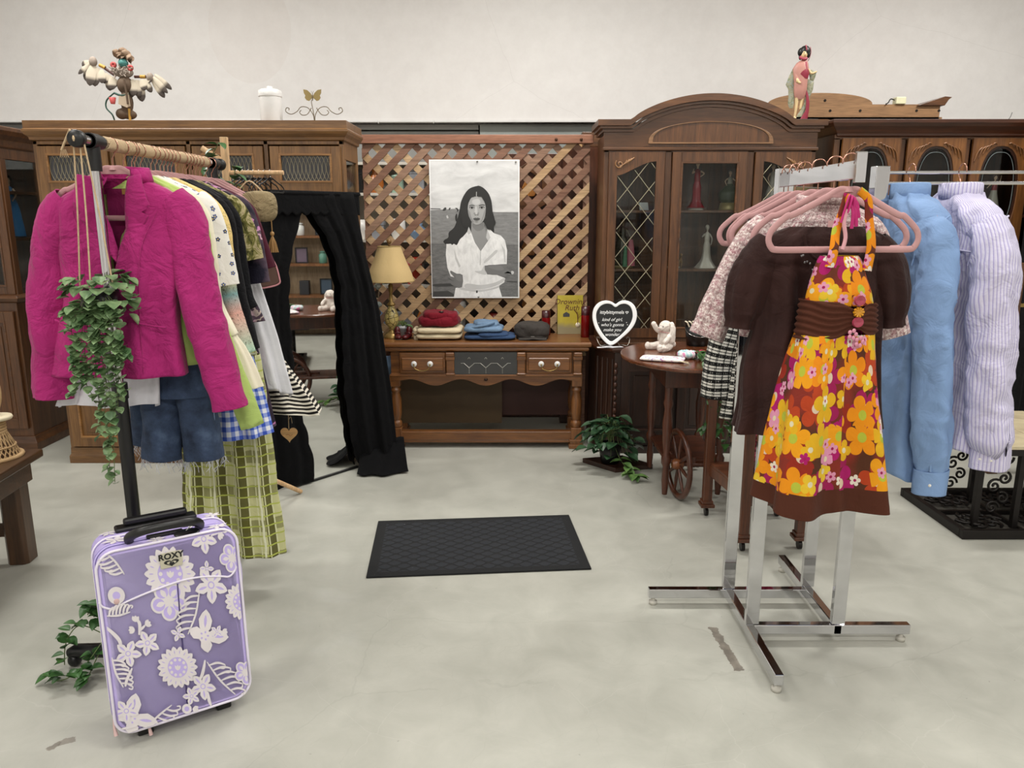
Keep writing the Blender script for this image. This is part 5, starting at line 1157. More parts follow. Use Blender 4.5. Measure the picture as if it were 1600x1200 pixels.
# ---------------------------------------------------------------- porcelain figures
def lady(name, label, loc, H, skirt, dress, top, arms, hair=None, sk=None, base=None, rz=0, cat='figurine', folds=(7,.08), lean=0, hat=None, sy=.8, up_hair=True):
    sk = sk or skin; R = thing(name, label, cat, loc, rz); S = Matrix.Scale(H, 4); b0 = 0
    if base:
        MB().push(S).lathe([(.002,0),(base[0],0),(base[0]*1.02,.02),(base[0]*.9,base[1]),(.002,base[1])],n=24).build('base', base[2], R); b0 = base[1]*.9
    MB().push(S).lathe([(r, max(z,b0)) for z, r in smooth(skirt,4)], n=40, sy=sy, fold=lambda a, z: folds[1]*math.sin(folds[0]*a+z*5)*(1-min(z/.6,1))).build('dress', dress, R)
    m = MB().push(S); zt = skirt[-1][0]
    m.tube([(0,0,zt-.02),(lean*.3,-.005,zt+.05),(lean*.6,-.008,.78),(lean*.8,0,.81)],[skirt[-1][1],.062,.058,.025],16,flat=.75,up=(0,1,0)); m.build('bodice', top, R)
    m = MB().push(S); m.tube([(lean*.8,0,.79),(lean,0,.86)],[.024,.02],10); m.ell((lean,-.006,.905),.040,.045,.052,18,12); m.ell((lean,-.052,.895),.008,.01,.012,8,6)
    for sgn, pts in arms: m.tube(smooth([(sgn*.055+lean*.6,0,.77)]+pts,4), [.022-.011*k/(4*len(pts)) for k in range(4*len(pts)+1)], 10); m.ell(pts[-1],.016,.012,.018,10,8)
    m.build('figure_body', sk, R, fuse=H*.012)
    m = MB().push(S)
    if up_hair: m.ell((lean,.014,.925),.047,.046,.050,18,12); m.ell((lean,.035,.955),.024,.024,.022,12,8)
    else: m.ell((lean,.016,.925),.052,.048,.052,18,12); m.tube([(lean,.03,.92),(lean,.035,.84)],[.045,.03],12)
    m.build('hair', hair or sk, R)
    for sx in (-1,1): MB().push(S).ell((lean+sx*.015,-.047,.912),.004,.003,.003,8,6).build('eye', G['dark'], R)
    return R
ivory = plain('ivory_glaze','#b7ada0',.3); scar = plain('scarlet_glaze','#8e1420',.3); slate = plain('slate_blue_glaze','#6e7d88',.3); moss = plain('moss_glaze','#3f4a34',.3); brz = plain('bronze_green','#3a3324',.35,.3); rose = plain('rose_glaze','#a05560',.4)
Y = 5.12; s1 = 1.547; s0 = 1.177
def at(px, y=Y): return WY(px, 330 if y else 0, y).x
x = at(1087); lady('red_dress_figurine','porcelain lady in a long scarlet dress on the upper cabinet shelf',(x,Y,s1),.32,[(.02,.22),(.06,.17),(.16,.10),(.30,.085),(.45,.085),(.56,.058)],scar,scar,[(-1,[(-.11,-.02,.72),(-.09,-.05,.80)]),(1,[(.13,-.02,.72),(.05,-.07,.66)])],plain('auburn','#4a2a20',.4),base=(.16,.05,ivory))
x = at(1138); lady('green_gown_figurine','lady figurine in a mossy green gown on a gold base, upper cabinet shelf',(x,Y,s1),.26,[(.18,.16),(.25,.24),(.40,.26),(.50,.20),(.60,.10),(.64,.075)],moss,plain('pale_bodice','#8f8878',.4),[(-1,[(-.13,-.04,.70),(-.10,-.09,.60)]),(1,[(.14,-.03,.70),(.16,-.06,.62)])],plain('grey_hair','#7d776b',.4),base=(.24,.18,plain('old_gold','#a3905c',.35,.3)))
x = at(1055); o = thing('white_fan_ornament','small white feather ornament on a silver foot, upper shelf left end','ornament',(x,Y-.03,s1)); MB().lathe([(.003,0),(.028,0),(.024,.012),(.003,.016)],n=20).build('foot', chrome, o); MB().prism([(-.008,.015),(.012,.015),(.010,.06),(.002,.085),(-.008,.05)],-.003,.003).build('feather', ivory, o)
x = at(1053); lady('blue_lady_figurine','slim lady figurine in pale blue with a fawn at her side, lower cabinet shelf',(x+.005,Y-.02,s0),.275,[(.04,.10),(.15,.085),(.35,.075),(.5,.085),(.6,.055)],slate,slate,[(-1,[(-.10,.0,.68),(-.06,-.05,.60)]),(1,[(.13,-.02,.68),(.07,-.07,.60)])],ivory,plain('pale_porcelain','#b9b5ab',.3),base=(.17,.04,ivory))
o = thing('fawn_figurine','small tan fawn beside the pale blue lady','figurine',(x+.05,Y-.02,s0)); m = MB(); m.ell((0,0,.05),.014,.022,.016); m.ell((0,-.025,.085),.010,.013,.012); m.tube([(0,-.015,.06),(0,-.022,.085)],.008,8)
for a_ in (-1,1):
    for b in (-1,1): m.tube([(a_*.008,b*.014,.045),(a_*.008,b*.015,.0)],[.006,.003],8)
m.build('fawn_body', plain('fawn_tan','#8a6a45',.4), o, fuse=.003)
x = at(1107); lady('white_dancer_figurine','slender ivory lady with swirling gown, middle of the lower cabinet shelf',(x,Y,s0),.285,[(.0,.24),(.05,.20),(.18,.12),(.35,.085),(.5,.08),(.6,.055)],ivory,ivory,[(-1,[(-.12,-.02,.70),(-.05,-.07,.76)]),(1,[(.11,-.02,.66),(.09,-.03,.52)])],ivory,ivory,folds=(5,.14))
x = at(974); lady('robed_statue','dark bronze robed statue with pink and green cloak behind the left leaded door',(x,Y,s0),.33,[(.05,.20),(.15,.20),(.35,.17),(.5,.13),(.6,.09)],brz,brz,[(-1,[(-.10,-.05,.70),(-.04,-.1,.66)]),(1,[(.12,-.04,.66),(.16,-.08,.56)])],brz,plain('bronze_skin','#5d5138',.4),base=(.22,.05,plain('dull_gold','#7d6c45',.4)),up_hair=False)
o = tag(MB().lathe([(.03,0),(.026,.06),(.02,.13),(.012,.17)],n=20,sy=.5).build('pink_cloak', rose, loc=(x+.05,Y-.04,s0+.015)),'pink painted drapery standing at the robed statue\'s side','ornament')
o = tag(MB().lathe([(.016,0),(.014,.06),(.008,.13)],n=16,sy=.5).build('green_cloak', plain('viridian','#3f6a4c',.4), loc=(x+.008,Y-.085,s0+.012)),'green painted drapery in front of the robed statue','ornament')
x = at(1204); lady('white_doll','white dressed porcelain doll behind the right leaded door',(x,Y,s1),.30,[(.04,.16),(.2,.15),(.4,.12),(.55,.07)],ivory,ivory,[(-1,[(-.11,-.03,.68),(-.09,-.06,.58)]),(1,[(.11,-.03,.68),(.09,-.06,.58)])],plain('fair_hair','#9c8a68'),base=(.2,.05,ivory))
x = at(1002); tag(MB().box(-.03,.03,-.004,.004,0,.05).box(-.02,.02,-.006,-.004,.01,.04).build('price_card', white, loc=(x+.01,Y-.05,s1), rot=(-.3,0,.3)),'small white card on the upper shelf behind the left leaded door','card')
for (px, r) in ((1275-1275+1002, .03),(1052,.03)): pass
x = at(995); jar(x,Y,.717+.0,.2,.05,plain('smoky_glass','#4a4440',.15),'smoky glass vase low behind the left leaded door','vase','vase')
x = at(1088); m = MB(); m.box(-.08,.08,-.02,.02,.0,.2)
# figure behind the rightmost oval glass
x = WY(1542,360,5.12).x; z = 1.516
lady('winged_figurine','red and white winged figurine behind the rightmost oval glass',(x,5.1,z),.26,[(.0,.20),(.1,.18),(.3,.14),(.5,.09),(.6,.07)],ivory,scar,[(-1,[(-.14,-.03,.72),(-.2,-.04,.66)]),(1,[(.12,0,.84),(.14,0,.95)])],plain('auburn','#4a2a20'),folds=(6,.1))
x = WY(1412,335,5.1).x; tag(MB().lathe([(.003,0),(.02,0),(.006,.02),(.024,.06),(.022,.06),(.003,.03)],n=20).build('glass_goblet', plain('pale_glass','#8d9890',.1), loc=(x,5.1,1.516)),'small pale goblet behind the middle oval glass','goblet')
# cabinet at far left: doll in blue
x = -3.24; lady('blue_robed_doll','doll in a bright blue robe inside the dark cabinet at the left edge',(x,5.10,1.374),.40,[(.0,.16),(.2,.15),(.45,.12),(.6,.08)],plain('bright_blue','#1f6fa8',.4),plain('bright_blue','#1f6fa8',.4),[(-1,[(-.12,-.03,.68),(-.08,-.07,.58)]),(1,[(.12,-.03,.68),(.08,-.07,.58)])],G['black'],base=(.16,.02,blackp))
# ---------------------------------------------------------------- kimono lady on the arched hutch
c = WY(1250,170,5.02); s = 90/831*c.y/1.052/1200 ; s = (90/831)*(5.02/1.055)/1200
Gs = thing('kimono_figurine','painted figurine of a dark-haired lady in a pink and grey-green kimono on the arched hutch','figurine',(c.x,5.02,2.086))
def gp(x, y, yy=0): return ((x-370)*s, yy, (1140-y)*s)
MB().box(gp(170,0)[0],gp(600,0)[0],-.05,.05,0,22*s).build('base', G['black'], Gs, bevel=.002)
pinkk = plain('salmon_kimono','#b98478',.5); t = NT('kimono_print'); v = t.co('Object'); kim = t.set(t.ramp(t.noise(v,45,3,.6,1),[(.38,'#6f7a62'),(.5,'#9a9478'),(.62,'#8a9490')]),.5); crim = plain('crimson_lining','#8a2238',.5); fles = plain('pale_flesh','#d8bd8e',.45)
def loftx(rows, mat, name, n=28, flat=.6, parent=Gs, folds=0):
    P=[]
    for (x0,x1,y,yy) in rows:
        cx_, hw_ = (x0+x1)/2, (x1-x0)/2; cc = gp(cx_, y, yy)
        P.append([(cc[0]+hw_*s*math.cos(a_)*(1+folds*math.sin(6*a_)), cc[1]+hw_*s*flat*math.sin(a_)*(1+folds*math.cos(5*a_)), cc[2]) for a_ in [2*PI*i/n for i in range(n)]])
    return MB().grid(P,0,True,caps=True).build(name, mat, parent)
loftx([(330,420,310,0),(270,440,350,0),(225,455,420,0),(238,452,520,0),(255,450,600,0),(258,450,700,0),(268,438,780,0),(300,400,840,0)], pinkk, 'kimono_body', folds=.05)
loftx([(245,300,440,-.008),(245,310,520,-.014),(255,330,590,-.018),(280,345,620,-.018)], pinkk, 'kimono_sleeve', flat=.5)
loftx([(310,440,440,-.012),(300,450,500,-.014),(330,440,560,-.012)], crim, 'obi')
loftx([(430,460,560,0),(440,540,600,.0),(440,535,700,0),(430,500,800,0),(420,490,900,0),(370,440,1000,0),(320,420,1080,0)], kim, 'robe_right', flat=.35, folds=.08)
loftx([(230,270,420,.005),(180,270,520,.0),(140,260,640,.0),(180,270,700,0),(190,275,800,0),(190,280,900,0),(215,265,960,0)], kim, 'robe_left', flat=.3, folds=.08)
loftx([(420,440,720,-.012),(430,470,800,-.014),(440,490,900,-.014),(440,490,1000,-.012),(370,480,1115,-.01)], crim, 'trailing_lining', flat=.3)
m = MB(); m.tube([gp(315,800),gp(315,900),gp(310,1000),gp(300,1080)],[30*s,22*s,18*s,16*s],12); m.tube([gp(385,800),gp(380,900),gp(372,980)],[28*s,20*s,16*s],12); m.ell(gp(300,1098,-.006),26*s,.012,14*s,12,8); m.tube([gp(350,350),gp(362,280)],20*s,10); m.ell(gp(365,232,-.004),48*s,.022,62*s,18,12); m.ell(gp(362,240,-.026),8*s,.004,12*s,8,6)
m.tube(smooth([gp(440,430),gp(490,490,-.01),gp(560,462,-.015)],4),[26*s,24*s,22*s,20*s,18*s,16*s,14*s,13*s,12*s],10); m.tube(smooth([gp(260,480),gp(290,600,-.02),gp(330,625,-.03)],4),[26*s]*5+[16*s]*4,10); m.build('figure_body', fles, Gs, fuse=.0035)
m = MB(); m.ell(gp(385,190,.006),75*s,.030,80*s,20,12); m.ell(gp(330,200,.004),48*s,.024,60*s,16,10); m.ell(gp(420,230,.006),42*s,.024,55*s,16,10); m.ell(gp(325,260,.006),22*s,.014,45*s,12,8); m.build('hair', G['black'], Gs)
m = MB(); m.tube(smooth([gp(370,115,-.018),gp(378,150,-.022),gp(385,190,-.02)],4),9*s,8); m.tube(smooth([gp(450,130,0),gp(465,200,0),gp(450,280,0),gp(430,320,0)],4),5*s,6); m.tube(smooth([gp(300,270,-.01),gp(350,300,-.02),gp(400,290,-.015)],4),20*s,8); m.tube(smooth([gp(390,340,-.018),gp(395,400,-.022),gp(410,470,-.02)],4),14*s,8); m.build('red_trim', plain('coral_trim','#a8485a',.5), Gs)
m = MB()
for x_ in (348,385): m.ell(gp(x_,218,-.024),8*s,.002,4*s,8,6)
m.build('painted_eyes', G['dark'], Gs); MB().ell(gp(366,262,-.024),9*s,.003,5*s,8,6).build('painted_lips', crim, Gs)
loftx([(455,500,440,-.004),(450,560,480,-.006),(470,550,540,-.004),(480,530,600,0)], kim, 'sleeve', flat=.35)
# ---------------------------------------------------------------- garment tools
def gbody(mb, prof, folds=(9,.004,.018), seed=0.0, wr=.006, n=120, m=80, gap=None, hem=.0, mi=0, mifn=None, sq=.8, twist=0, close_top=False):
    rows = smooth3(prof, m); L_ = rows[0][0]-rows[-1][0]; P = []
    for z, xc, hw, hd in rows:
        t_ = (rows[0][0]-z)/L_; row = []; g = gap(z) if gap else 0; ga = math.asin(min(.95, g/max(hw,.01))) if g else 0
        for i in range(n if not gap else n+1):
            a = -PI/2+ga + (2*PI-2*ga)*i/n
            c_, s_ = math.cos(a), math.sin(a); x = hw*math.copysign(abs(c_)**sq, c_); y = hd*math.copysign(abs(s_)**sq, s_)
            am = lerp(folds[1], folds[2], t_); w_ = math.sin(folds[0]*a+seed+1.1*math.sin(seed+a*2)+t_*twist) + .45*math.sin(folds[0]*1.7*a+seed*3+z*2.5)
            q = Vector((c_, s_*1.2)); x += q.x*am*w_*.7; y += q.y*am*w_
            N = Vector((x*9+seed+z*2, z*3.2-x*3, y*6+seed)); d_ = noise.noise(N)*wr*1.3 + (.5-abs(noise.noise(N*1.9)))*wr*1.5
            fz = noise.noise(Vector((x*20+z*9+seed, z*26-x*12, y*8)))*wr*.55
            y += (d_+fz)*(1 if s_ > 0 else -1)*min(1, abs(s_)+.3); x += d_*.4*c_
            row.append((xc+x, y, z + hem*t_**3*math.sin(2.5*a+seed) + .3*hem*t_**3*w_))
        P.append(row)
    b = len(mb.f); mb.grid(P, mi, not gap)
    if mifn:
        k = 0
        for f in range(b, len(mb.f)):
            v0 = mb.v[mb.f[f][0]]; mb.m[f] = mifn(v0)
    return P
def smooth3(prof, m):
    k = max(2, int(math.ceil(m/(len(prof)-1)))); n = len(prof); out = []
    for i in range(n-1):
        a, b, c, d = prof[max(i-1,0)], prof[i], prof[i+1], prof[min(i+2,n-1)]
        for j in range(k):
            t = j/k; out.append(tuple(.5*((2*B)+(C_-A)*t+(2*A-5*B+4*C_-D_)*t*t+(3*B-A-3*C_+D_)*t**3) for A,B,C_,D_ in zip(a,b,c,d)))
    out.append(tuple(prof[-1])); return out
def sleeve(mb, pts, n=36, m=50, wr=.004, seed=0.0, mi=0, folds=(4,.003), caps=False):
    R = smooth3(pts, m); N = len(R); P = []
    for i in range(N):
        a = Vector(R[max(i-1,0)][:3]); b = Vector(R[min(i+1,N-1)][:3]); T_ = (b-a).normalized(); v = Vector((0,1,0)); v = (v-T_*v.dot(T_)).normalized(); u = v.cross(T_)
        c = Vector(R[i][:3]); row = []
        for k in range(n):
            al = 2*PI*k/n; p = c + u*math.cos(al)*R[i][3] + v*math.sin(al)*R[i][4]
            d_ = noise.noise(Vector((p.x*14+seed+p.z*4, p.z*5.5, p.y*14)))*wr*1.1 + (.4-abs(noise.noise(Vector((p.x*22+p.z*14, p.z*8+seed-p.x*16, p.y*18)))))*wr*1.1 + folds[1]*math.sin(folds[0]*al+seed)*min(1, i/N*2)
            row.append(tuple(p + (u*math.cos(al)+v*math.sin(al))*d_))
        P.append(row)
    mb.grid(P, mi, True, caps=caps); return P
copper = plain('rose_gold_wire','#b98a78',.25,.9)
def make_hanger(name, label, mat=None, hookm=None):
    R = thing(name, label, 'hanger')
    half = smooth([(0,-.088),(.022,-.086),(.045,-.098),(.10,-.128),(.145,-.150),(.158,-.152),(.178,-.168),(.199,-.190),(.205,-.212),(.196,-.232),(.178,-.238),(.09,-.238),(0,-.238)],4)
    path = [(x,0,z) for x,z in half] + [(-x,0,z) for x,z in half[::-1]][1:-1]
    MB().tube(path, .0085, 10, closed=True, flat=.42, up=(0,1,0)).build('hanger_frame', mat or pinkv, R)
    k = MB().tube([(0,0,-.092),(0,0,-.078)],[.012,.006],10); k.prism([(-.05,-.104),(.05,-.104),(.02,-.084),(-.02,-.084)],-.003,.003); k.build('neck_boss', mat or pinkv, R)
    hk = [(0,0,-.080),(0,0,-.058),(.006,0,-.050)]+[(.0225*math.cos(a_),0,-.0185+.0225*math.sin(a_)) for a_ in [math.radians(-62+ q*14) for q in range(19)]]
    MB().tube(hk, .0018, 8).build('hook', hookm or copper, R)
    return R
hproto = make_hanger('velvet_hanger', 'pink velvet hanger holding the pink corduroy jacket')
used_h = [False]
def hang(loc, rz, label, group='pink velvet hangers'):
    if not used_h[0]:
        used_h[0] = True; hproto.location = loc; hproto.rotation_euler = (0,0,rz); hproto['label'] = label; hproto['group'] = group; return hproto
    return dup(hproto, loc, rz, label, group)
# ---------------------------------------------------------------- left clothes rail
RX, RZ = -1.24, 1.72
Rk = thing('clothes_rail', 'chrome and black rolling clothes rail holding the pink jacket on the left', 'clothes rack', (RX, 2.37, 0))
MB().cyl((0,-.07,RZ),(0,1.0,RZ),.0155,n=24).build('hanging_bar', chrome, Rk)
for y0,y1 in ((-.095,-.07),(1.0,1.025)): MB().push(Matrix.Translation((0,y0,RZ))@Matrix.Rotation(-PI/2,4,'X')).lathe([(.002,0),(.022,.0),(.0245,.004),(.0245,.02),(.018,.025),(.002,.025)],n=28).build('end_cap', blackp, Rk)
for y in (0,.93):
    MB().cyl((0,y,.95),(0,y,RZ-.04),.0145,n=24).build('upright', chrome, Rk); MB().cyl((0,y,.05),(0,y,.96),.0205,n=24).tube([(0,y,.94),(0,y,.99)],[.024,.024],20).build('lower_tube', blackp, Rk)
    m = MB().cyl((0,y,RZ-.085),(0,y,RZ-.005),.019,n=20); m.cyl((0,y-.02,RZ),(0,y+.02,RZ),.024,n=20); m.tube([(0,y-.02,RZ),(0,y+.045,RZ)],.0205,16); m.cyl((-.02,y,RZ+.006),(-.035,y,RZ+.014),.008,n=10); m.build('corner_joint', blackp, Rk, bevel=.002)
    MB().tube([(-.27,y,.045),(-.25,y,.055),(0,y,.06),(.17,y,.055),(.19,y,.045)],[.018,.024,.026,.024,.018],14).build('foot_bar', blackp, Rk)
    for x in (-.255,.175): MB().ell((x,y,.025),.022,.028,.025,14,10).build('caster', blackp, Rk)
MB().cyl((0,0,.07),(0,.93,.07),.014).build('base_bar', blackp, Rk)
# jute wound round the bar
m = MB(); m.tube([(.0185*math.cos(q*.7), .06+.80*q/900*1.0, RZ+.0185*math.sin(q*.7)) for q in range(900)], .0032, 5); tag(m.build('wound_twine', twine, loc=(RX,2.37,0)), 'jute twine wound tightly round the chrome hanging bar', 'twine')
# jacket
cord = cloth('magenta_corduroy','#a3256b',.8,.55,420,.4,.10,.5); lining = cloth('mustard_lining','#8a6a30')
Jk = thing('pink_jacket', 'magenta pink corduroy jacket hanging at the front of the clothes rail', 'jacket', (-1.215, 2.475, RZ))
gapj = lambda z: interp([(-.10,.030),(-.16,.036),(-.24,.034),(-.32,.014),(-.40,.003),(-.72,.008)], z)[1]
m = MB(); gbody(m, [(-.098,0,.068,.035),(-.115,0,.095,.042),(-.140,-.005,.150,.050),(-.168,-.01,.186,.056),(-.21,-.013,.200,.062),(-.30,-.02,.188,.070),(-.42,-.03,.178,.072),(-.50,-.04,.176,.074),(-.60,-.055,.192,.080),(-.72,-.065,.212,.085)], folds=(5,.003,.010), seed=2.0, wr=.007, gap=gapj)
m.build('jacket_body', cord, Jk, solid=.004)
m = MB(); sleeve(m, [(-.165,0,-.165,.05,.040),(-.205,0,-.22,.062,.050),(-.245,-.0,-.34,.064,.052),(-.272,-.01,-.48,.062,.050),(-.285,-.01,-.62,.060,.048),(-.295,-.01,-.74,.062,.044),(-.297,-.012,-.80,.063,.044)], seed=1, wr=.008); m.build('sleeve', cord, Jk, solid=.003)
m = MB(); sleeve(m, [(.145,0,-.165,.05,.040),(.185,0,-.22,.062,.050),(.20,-.0,-.34,.062,.052),(.215,-.01,-.48,.060,.050),(.245,-.01,-.62,.058,.048),(.27,-.012,-.76,.056,.044),(.282,-.012,-.835,.056,.044)], seed=5, wr=.008); m.build('sleeve', cord, Jk, solid=.003)
# collar and lapels
P = []
for k in range(7):
    h = k/6; row = []
    for i in range(41):
        a_ = -PI*.5+.62+ (2*PI-1.24)*i/40; r = .068+.006*math.sin(h*PI)+ (.022 if k > 3 else 0)*(k-3)/3
        fr_ = abs(i-20)/20; z = -.108+(.040+.012*(1-fr_))*min(h*1.6,1)-.085*max(0,h-.6)*1.4
        row.append((r*math.cos(a_)*1.05, r*.62*math.sin(a_)-.004*k/6, z + .012*math.sin(a_)*0))
    P.append(row)
MB().grid(P).build('collar', cord, Jk, solid=.005)
for sx in (-1,1):
    def bent(u, v_):   # u 0 inner edge(fold) .. 1 outer tip, v 0 top .. 1 bottom
        ix, iz = lerp(.050,.006,v_), lerp(-.100,-.345,v_)
        wd = interp([(0,.045),(.30,.075),(.36,.085),(.42,.055),(.46,.078),(1,.004)], v_)[1] if True else 0
        return (sx*(ix+wd*u), -.048-.020*math.sin(PI*min(1,v_*1.3+.2))-.016*math.sin(u*PI*.6)-.004, iz - .012*u + .02*u*(1-v_))
    MB().grid([[bent(u/10, v_/24) for u in range(11)] for v_ in range(25)]).build('lapel', cord, Jk, solid=.005)
for sx in (-1,1):
    cx, cz = sx*.115-.045, -.545
    m = MB().tube(smooth([(cx-.055,-.083,cz+.012),(cx,-.094,cz-.002 if sx > 0 else cz-.004),(cx+.06,-.084,cz-.012*sx)],5),.0035,6); m.build('pocket_welt', cord, Jk)
    m = MB(); m.tube(smooth([(sx*.13-.0,-.066,-.20),(sx*.09-.015,-.085,-.32),(sx*.085-.03,-.088,-.50),(sx*.10-.05,-.094,-.70)],6),.0016,5); m.build('seam', cord, Jk)
MB().box(-.07,.07,.030,.034,-.45,-.13).build('lining', cloth('rose_lining','#7a1a4c'), Jk); MB().box(-.018,.018,.026,.029,-.148,-.132).build('neck_label', plain('label_cloth','#a98040'), Jk)
# ---------------------------------------------------------------- the row of clothes behind it
def m_gingham(t, uv):
    s = t.n('SeparateXYZ'); t.l(uv, s.inputs[0]); a = t.math('GREATER_THAN', t.math('FRACT', t.math('MULTIPLY', s.outputs[0], 30)), .5); b = t.math('GREATER_THAN', t.math('FRACT', t.math('MULTIPLY', s.outputs[1], 30)), .5)
    return t.ramp(t.math('MULTIPLY', t.math('ADD', a, b), .5), [(0,'#e6e8f0'),(.4,'#8fa0dc'),(.8,'#3f5cc0')], True)
def m_plaid(t, uv):
    s = t.n('SeparateXYZ'); t.l(uv, s.inputs[0]); n_ = t.math('MULTIPLY', t.noise(uv, 14, 3), .16)
    def line(ax, f, w_, ph=0): return t.math('LESS_THAN', t.math('FRACT', t.math('ADD', t.math('MULTIPLY', s.outputs[ax], f), t.math('ADD', n_, ph))), w_)
    c = t.mix(t.math('MULTIPLY', line(0,9,.42), .9), '#bfbf8c', '#4d4a18'); c = t.mix(t.math('MULTIPLY', line(1,7,.35,.3), .6), c, '#5b5a22')
    c = t.mix(line(0,27,.16,.2), c, '#cfd0a6'); c = t.mix(line(1,24,.14,.5), c, '#aab356'); return t.mix(line(0,9,.08,.5), c, '#d9dabb')
def m_check(t, uv):
    s = t.n('SeparateXYZ'); t.l(uv, s.inputs[0]); n_ = t.noise(uv, 260, 3, .7)
    def st(ax, f, w_, ph=0): return t.math('LESS_THAN', t.math('FRACT', t.math('ADD', t.math('MULTIPLY', s.outputs[ax], f), ph)), w_)
    h = t.math('ADD', st(1,30,.42), st(1,90,.3)); v_ = t.math('ADD', st(0,34,.3), t.math('MULTIPLY', st(0,110,.4), .4)); q = t.math('ADD', t.math('ADD', t.math('MULTIPLY',h,.42), t.math('MULTIPLY',v_,.30)), t.math('MULTIPLY', t.math('SUBTRACT', n_, .5), 1.2))
    return t.ramp(q, [(.24,'#d6d3ca'),(.40,'#101010')])
def m_tweed(t, uv):
    n_ = t.noise(uv, 150, 4, .7, .5); q = t.noise(uv, 60, 3, .6); s = t.n('SeparateXYZ'); t.l(uv, s.inputs[0])
    c = t.ramp(n_, [(.38,'#8e6c6e'),(.5,'#c9b3b0'),(.62,'#ece4e0')]); c = t.mix(t.math('MULTIPLY', t.math('GREATER_THAN', q, .56), .45), c, '#a06070')
    g_ = t.math('ADD', t.math('LESS_THAN', t.math('FRACT', t.math('MULTIPLY', s.outputs[0], 26)), .2), t.math('LESS_THAN', t.math('FRACT', t.math('MULTIPLY', s.outputs[1], 26)), .2)); return t.mix(t.math('MULTIPLY', g_, .35), c, '#7d5f62')
def m_stripe(t, uv):
    s = t.n('SeparateXYZ'); t.l(uv, s.inputs[0]); a = t.math('LESS_THAN', t.math('FRACT', t.math('MULTIPLY', s.outputs[0], 95)), .40); b = t.math('LESS_THAN', t.math('FRACT', t.math('MULTIPLY', s.outputs[0], 190)), .3)
    return t.mix(t.math('MULTIPLY', b, .25), t.mix(a, '#cfcbe0', '#aaa3cc'), '#f0eef4')
def m_zebra(t, uv):
    o = t.n('TexWave', wave_type='BANDS', bands_direction='Y'); mp = t.n('Mapping'); t.l(uv, mp.inputs[0]); t.l(mp.outputs[0], o.inputs['Vector']); o.inputs['Scale'].default_value = 14; o.inputs['Distortion'].default_value = 4; o.inputs['Detail'].default_value = 1; o.inputs['Detail Scale'].default_value = .7
    return t.ramp(o.outputs['Fac'], [(.45,'#14110f'),(.55,'#dcd6c8')], True)
def m_small(bg, cols, sc=34, pet=5, R=.3, seed=2.0, bg2=None):
    def f(t, uv):
        mk, cn, r1, r2 = flowers(t, uv, sc, pet, R, seed, .9); c = rgba(bg)
        if bg2: c = t.ramp(t.noise(uv, 7, 2), [(.4,bg),(.6,bg2)])
        return t.mix(cn, t.mix(mk, c, t.ramp(r1, [(i/len(cols), q) for i, q in enumerate(cols)], True)), '#d8c86a')
    return f
def m_swirl(t, uv):
    o = t.n('TexWave', wave_type='RINGS'); t.l(uv, o.inputs['Vector']); o.inputs['Scale'].default_value = 9; o.inputs['Distortion'].default_value = 9; o.inputs['Detail'].default_value = 2; o.inputs['Detail Scale'].default_value = 2.5
    ln = t.math('GREATER_THAN', o.outputs['Fac'], .80); ms = t.math('GREATER_THAN', t.noise(uv, 6, 1), .5)
    return t.mix(t.math('MULTIPLY', ln, ms), t.ramp(t.noise(uv, 12, 3), [(.4,'#191626'),(.65,'#5d4a58')]), t.ramp(t.noise(uv, 5, 1), [(.45,'#c07ab0'),(.6,'#b9a9a0')]))
def m_foliage(t, uv): return t.ramp(t.noise(uv, 22, 4, .6, 2), [(.34,'#20220f'),(.48,'#6d6a35'),(.58,'#b5a882'),(.68,'#3c2a20')])
def m_patch(t, uv):
    s = t.n('SeparateXYZ'); t.l(uv, s.inputs[0]); c = t.ramp(t.math('MULTIPLY', s.outputs[1], 1.15), [(0,'#dfc888'),(.28,'#e0c078'),(.38,'#7fa6a8'),(.46,'#dba79a'),(.62,'#a9c8b2'),(.85,'#a9cbb6')])
    n_ = t.math('LESS_THAN', t.math('ABSOLUTE', t.math('SUBTRACT', t.noise(uv, 26, 2, .5, 2), .5)), .012); return t.mix(t.math('MULTIPLY', n_, .8), c, '#5c5548')
def m_denim(t, uv): return t.ramp(t.noise(uv, 9, 5, .65), [(.3,'#222b3c'),(.55,'#3d4c66'),(.75,'#5c6f8c')])
lime = cloth('lime_knit','#a9bf6c',.9,.3,500,.3); crm = cloth('cream_cotton','#e3dcc6',.9,.2,600,.2); wht = cloth('white_chiffon','#d9d9de',.8,.2); blk = cloth('black_lace','#101014',.9,.1,300,.5); mar = cloth('maroon_jersey','#4a1a2a',.85,.2); lilacw = cloth('white_jersey','#dcdce2')
TOP = lambda w_=.20, L_=.62, c=0, hemw=None: [(-.086,0,.066,.022),(-.104,0,.105,.026),(-.130,0,.158,.030),(-.160,0,.192,.032),(-.22,0,.192,.034),(-.32,c*.3,.168,.038),(-.46,c*.7,w_*.85,.040),(-L_,c,hemw or w_,.044)]
def longsleeve(sx, zend=-.72, xend=.235, r=.045): return [(sx*.155,0,-.170,.036,.022),(sx*.188,0,-.23,.044,.026),(sx*.198,0,-.36,.044,.026),(sx*.21,0,-.50,r,.026),(sx*xend,0,zend,r*.9,.024)]
def shortsleeve(sx, L_=.16): return [(sx*.150,0,-.165,.040,.024),(sx*.185,0,-.21,.056,.028),(sx*.212,0,-.21-L_*.6,.060,.030),(sx*.225,0,-.21-L_,.060,.032)]
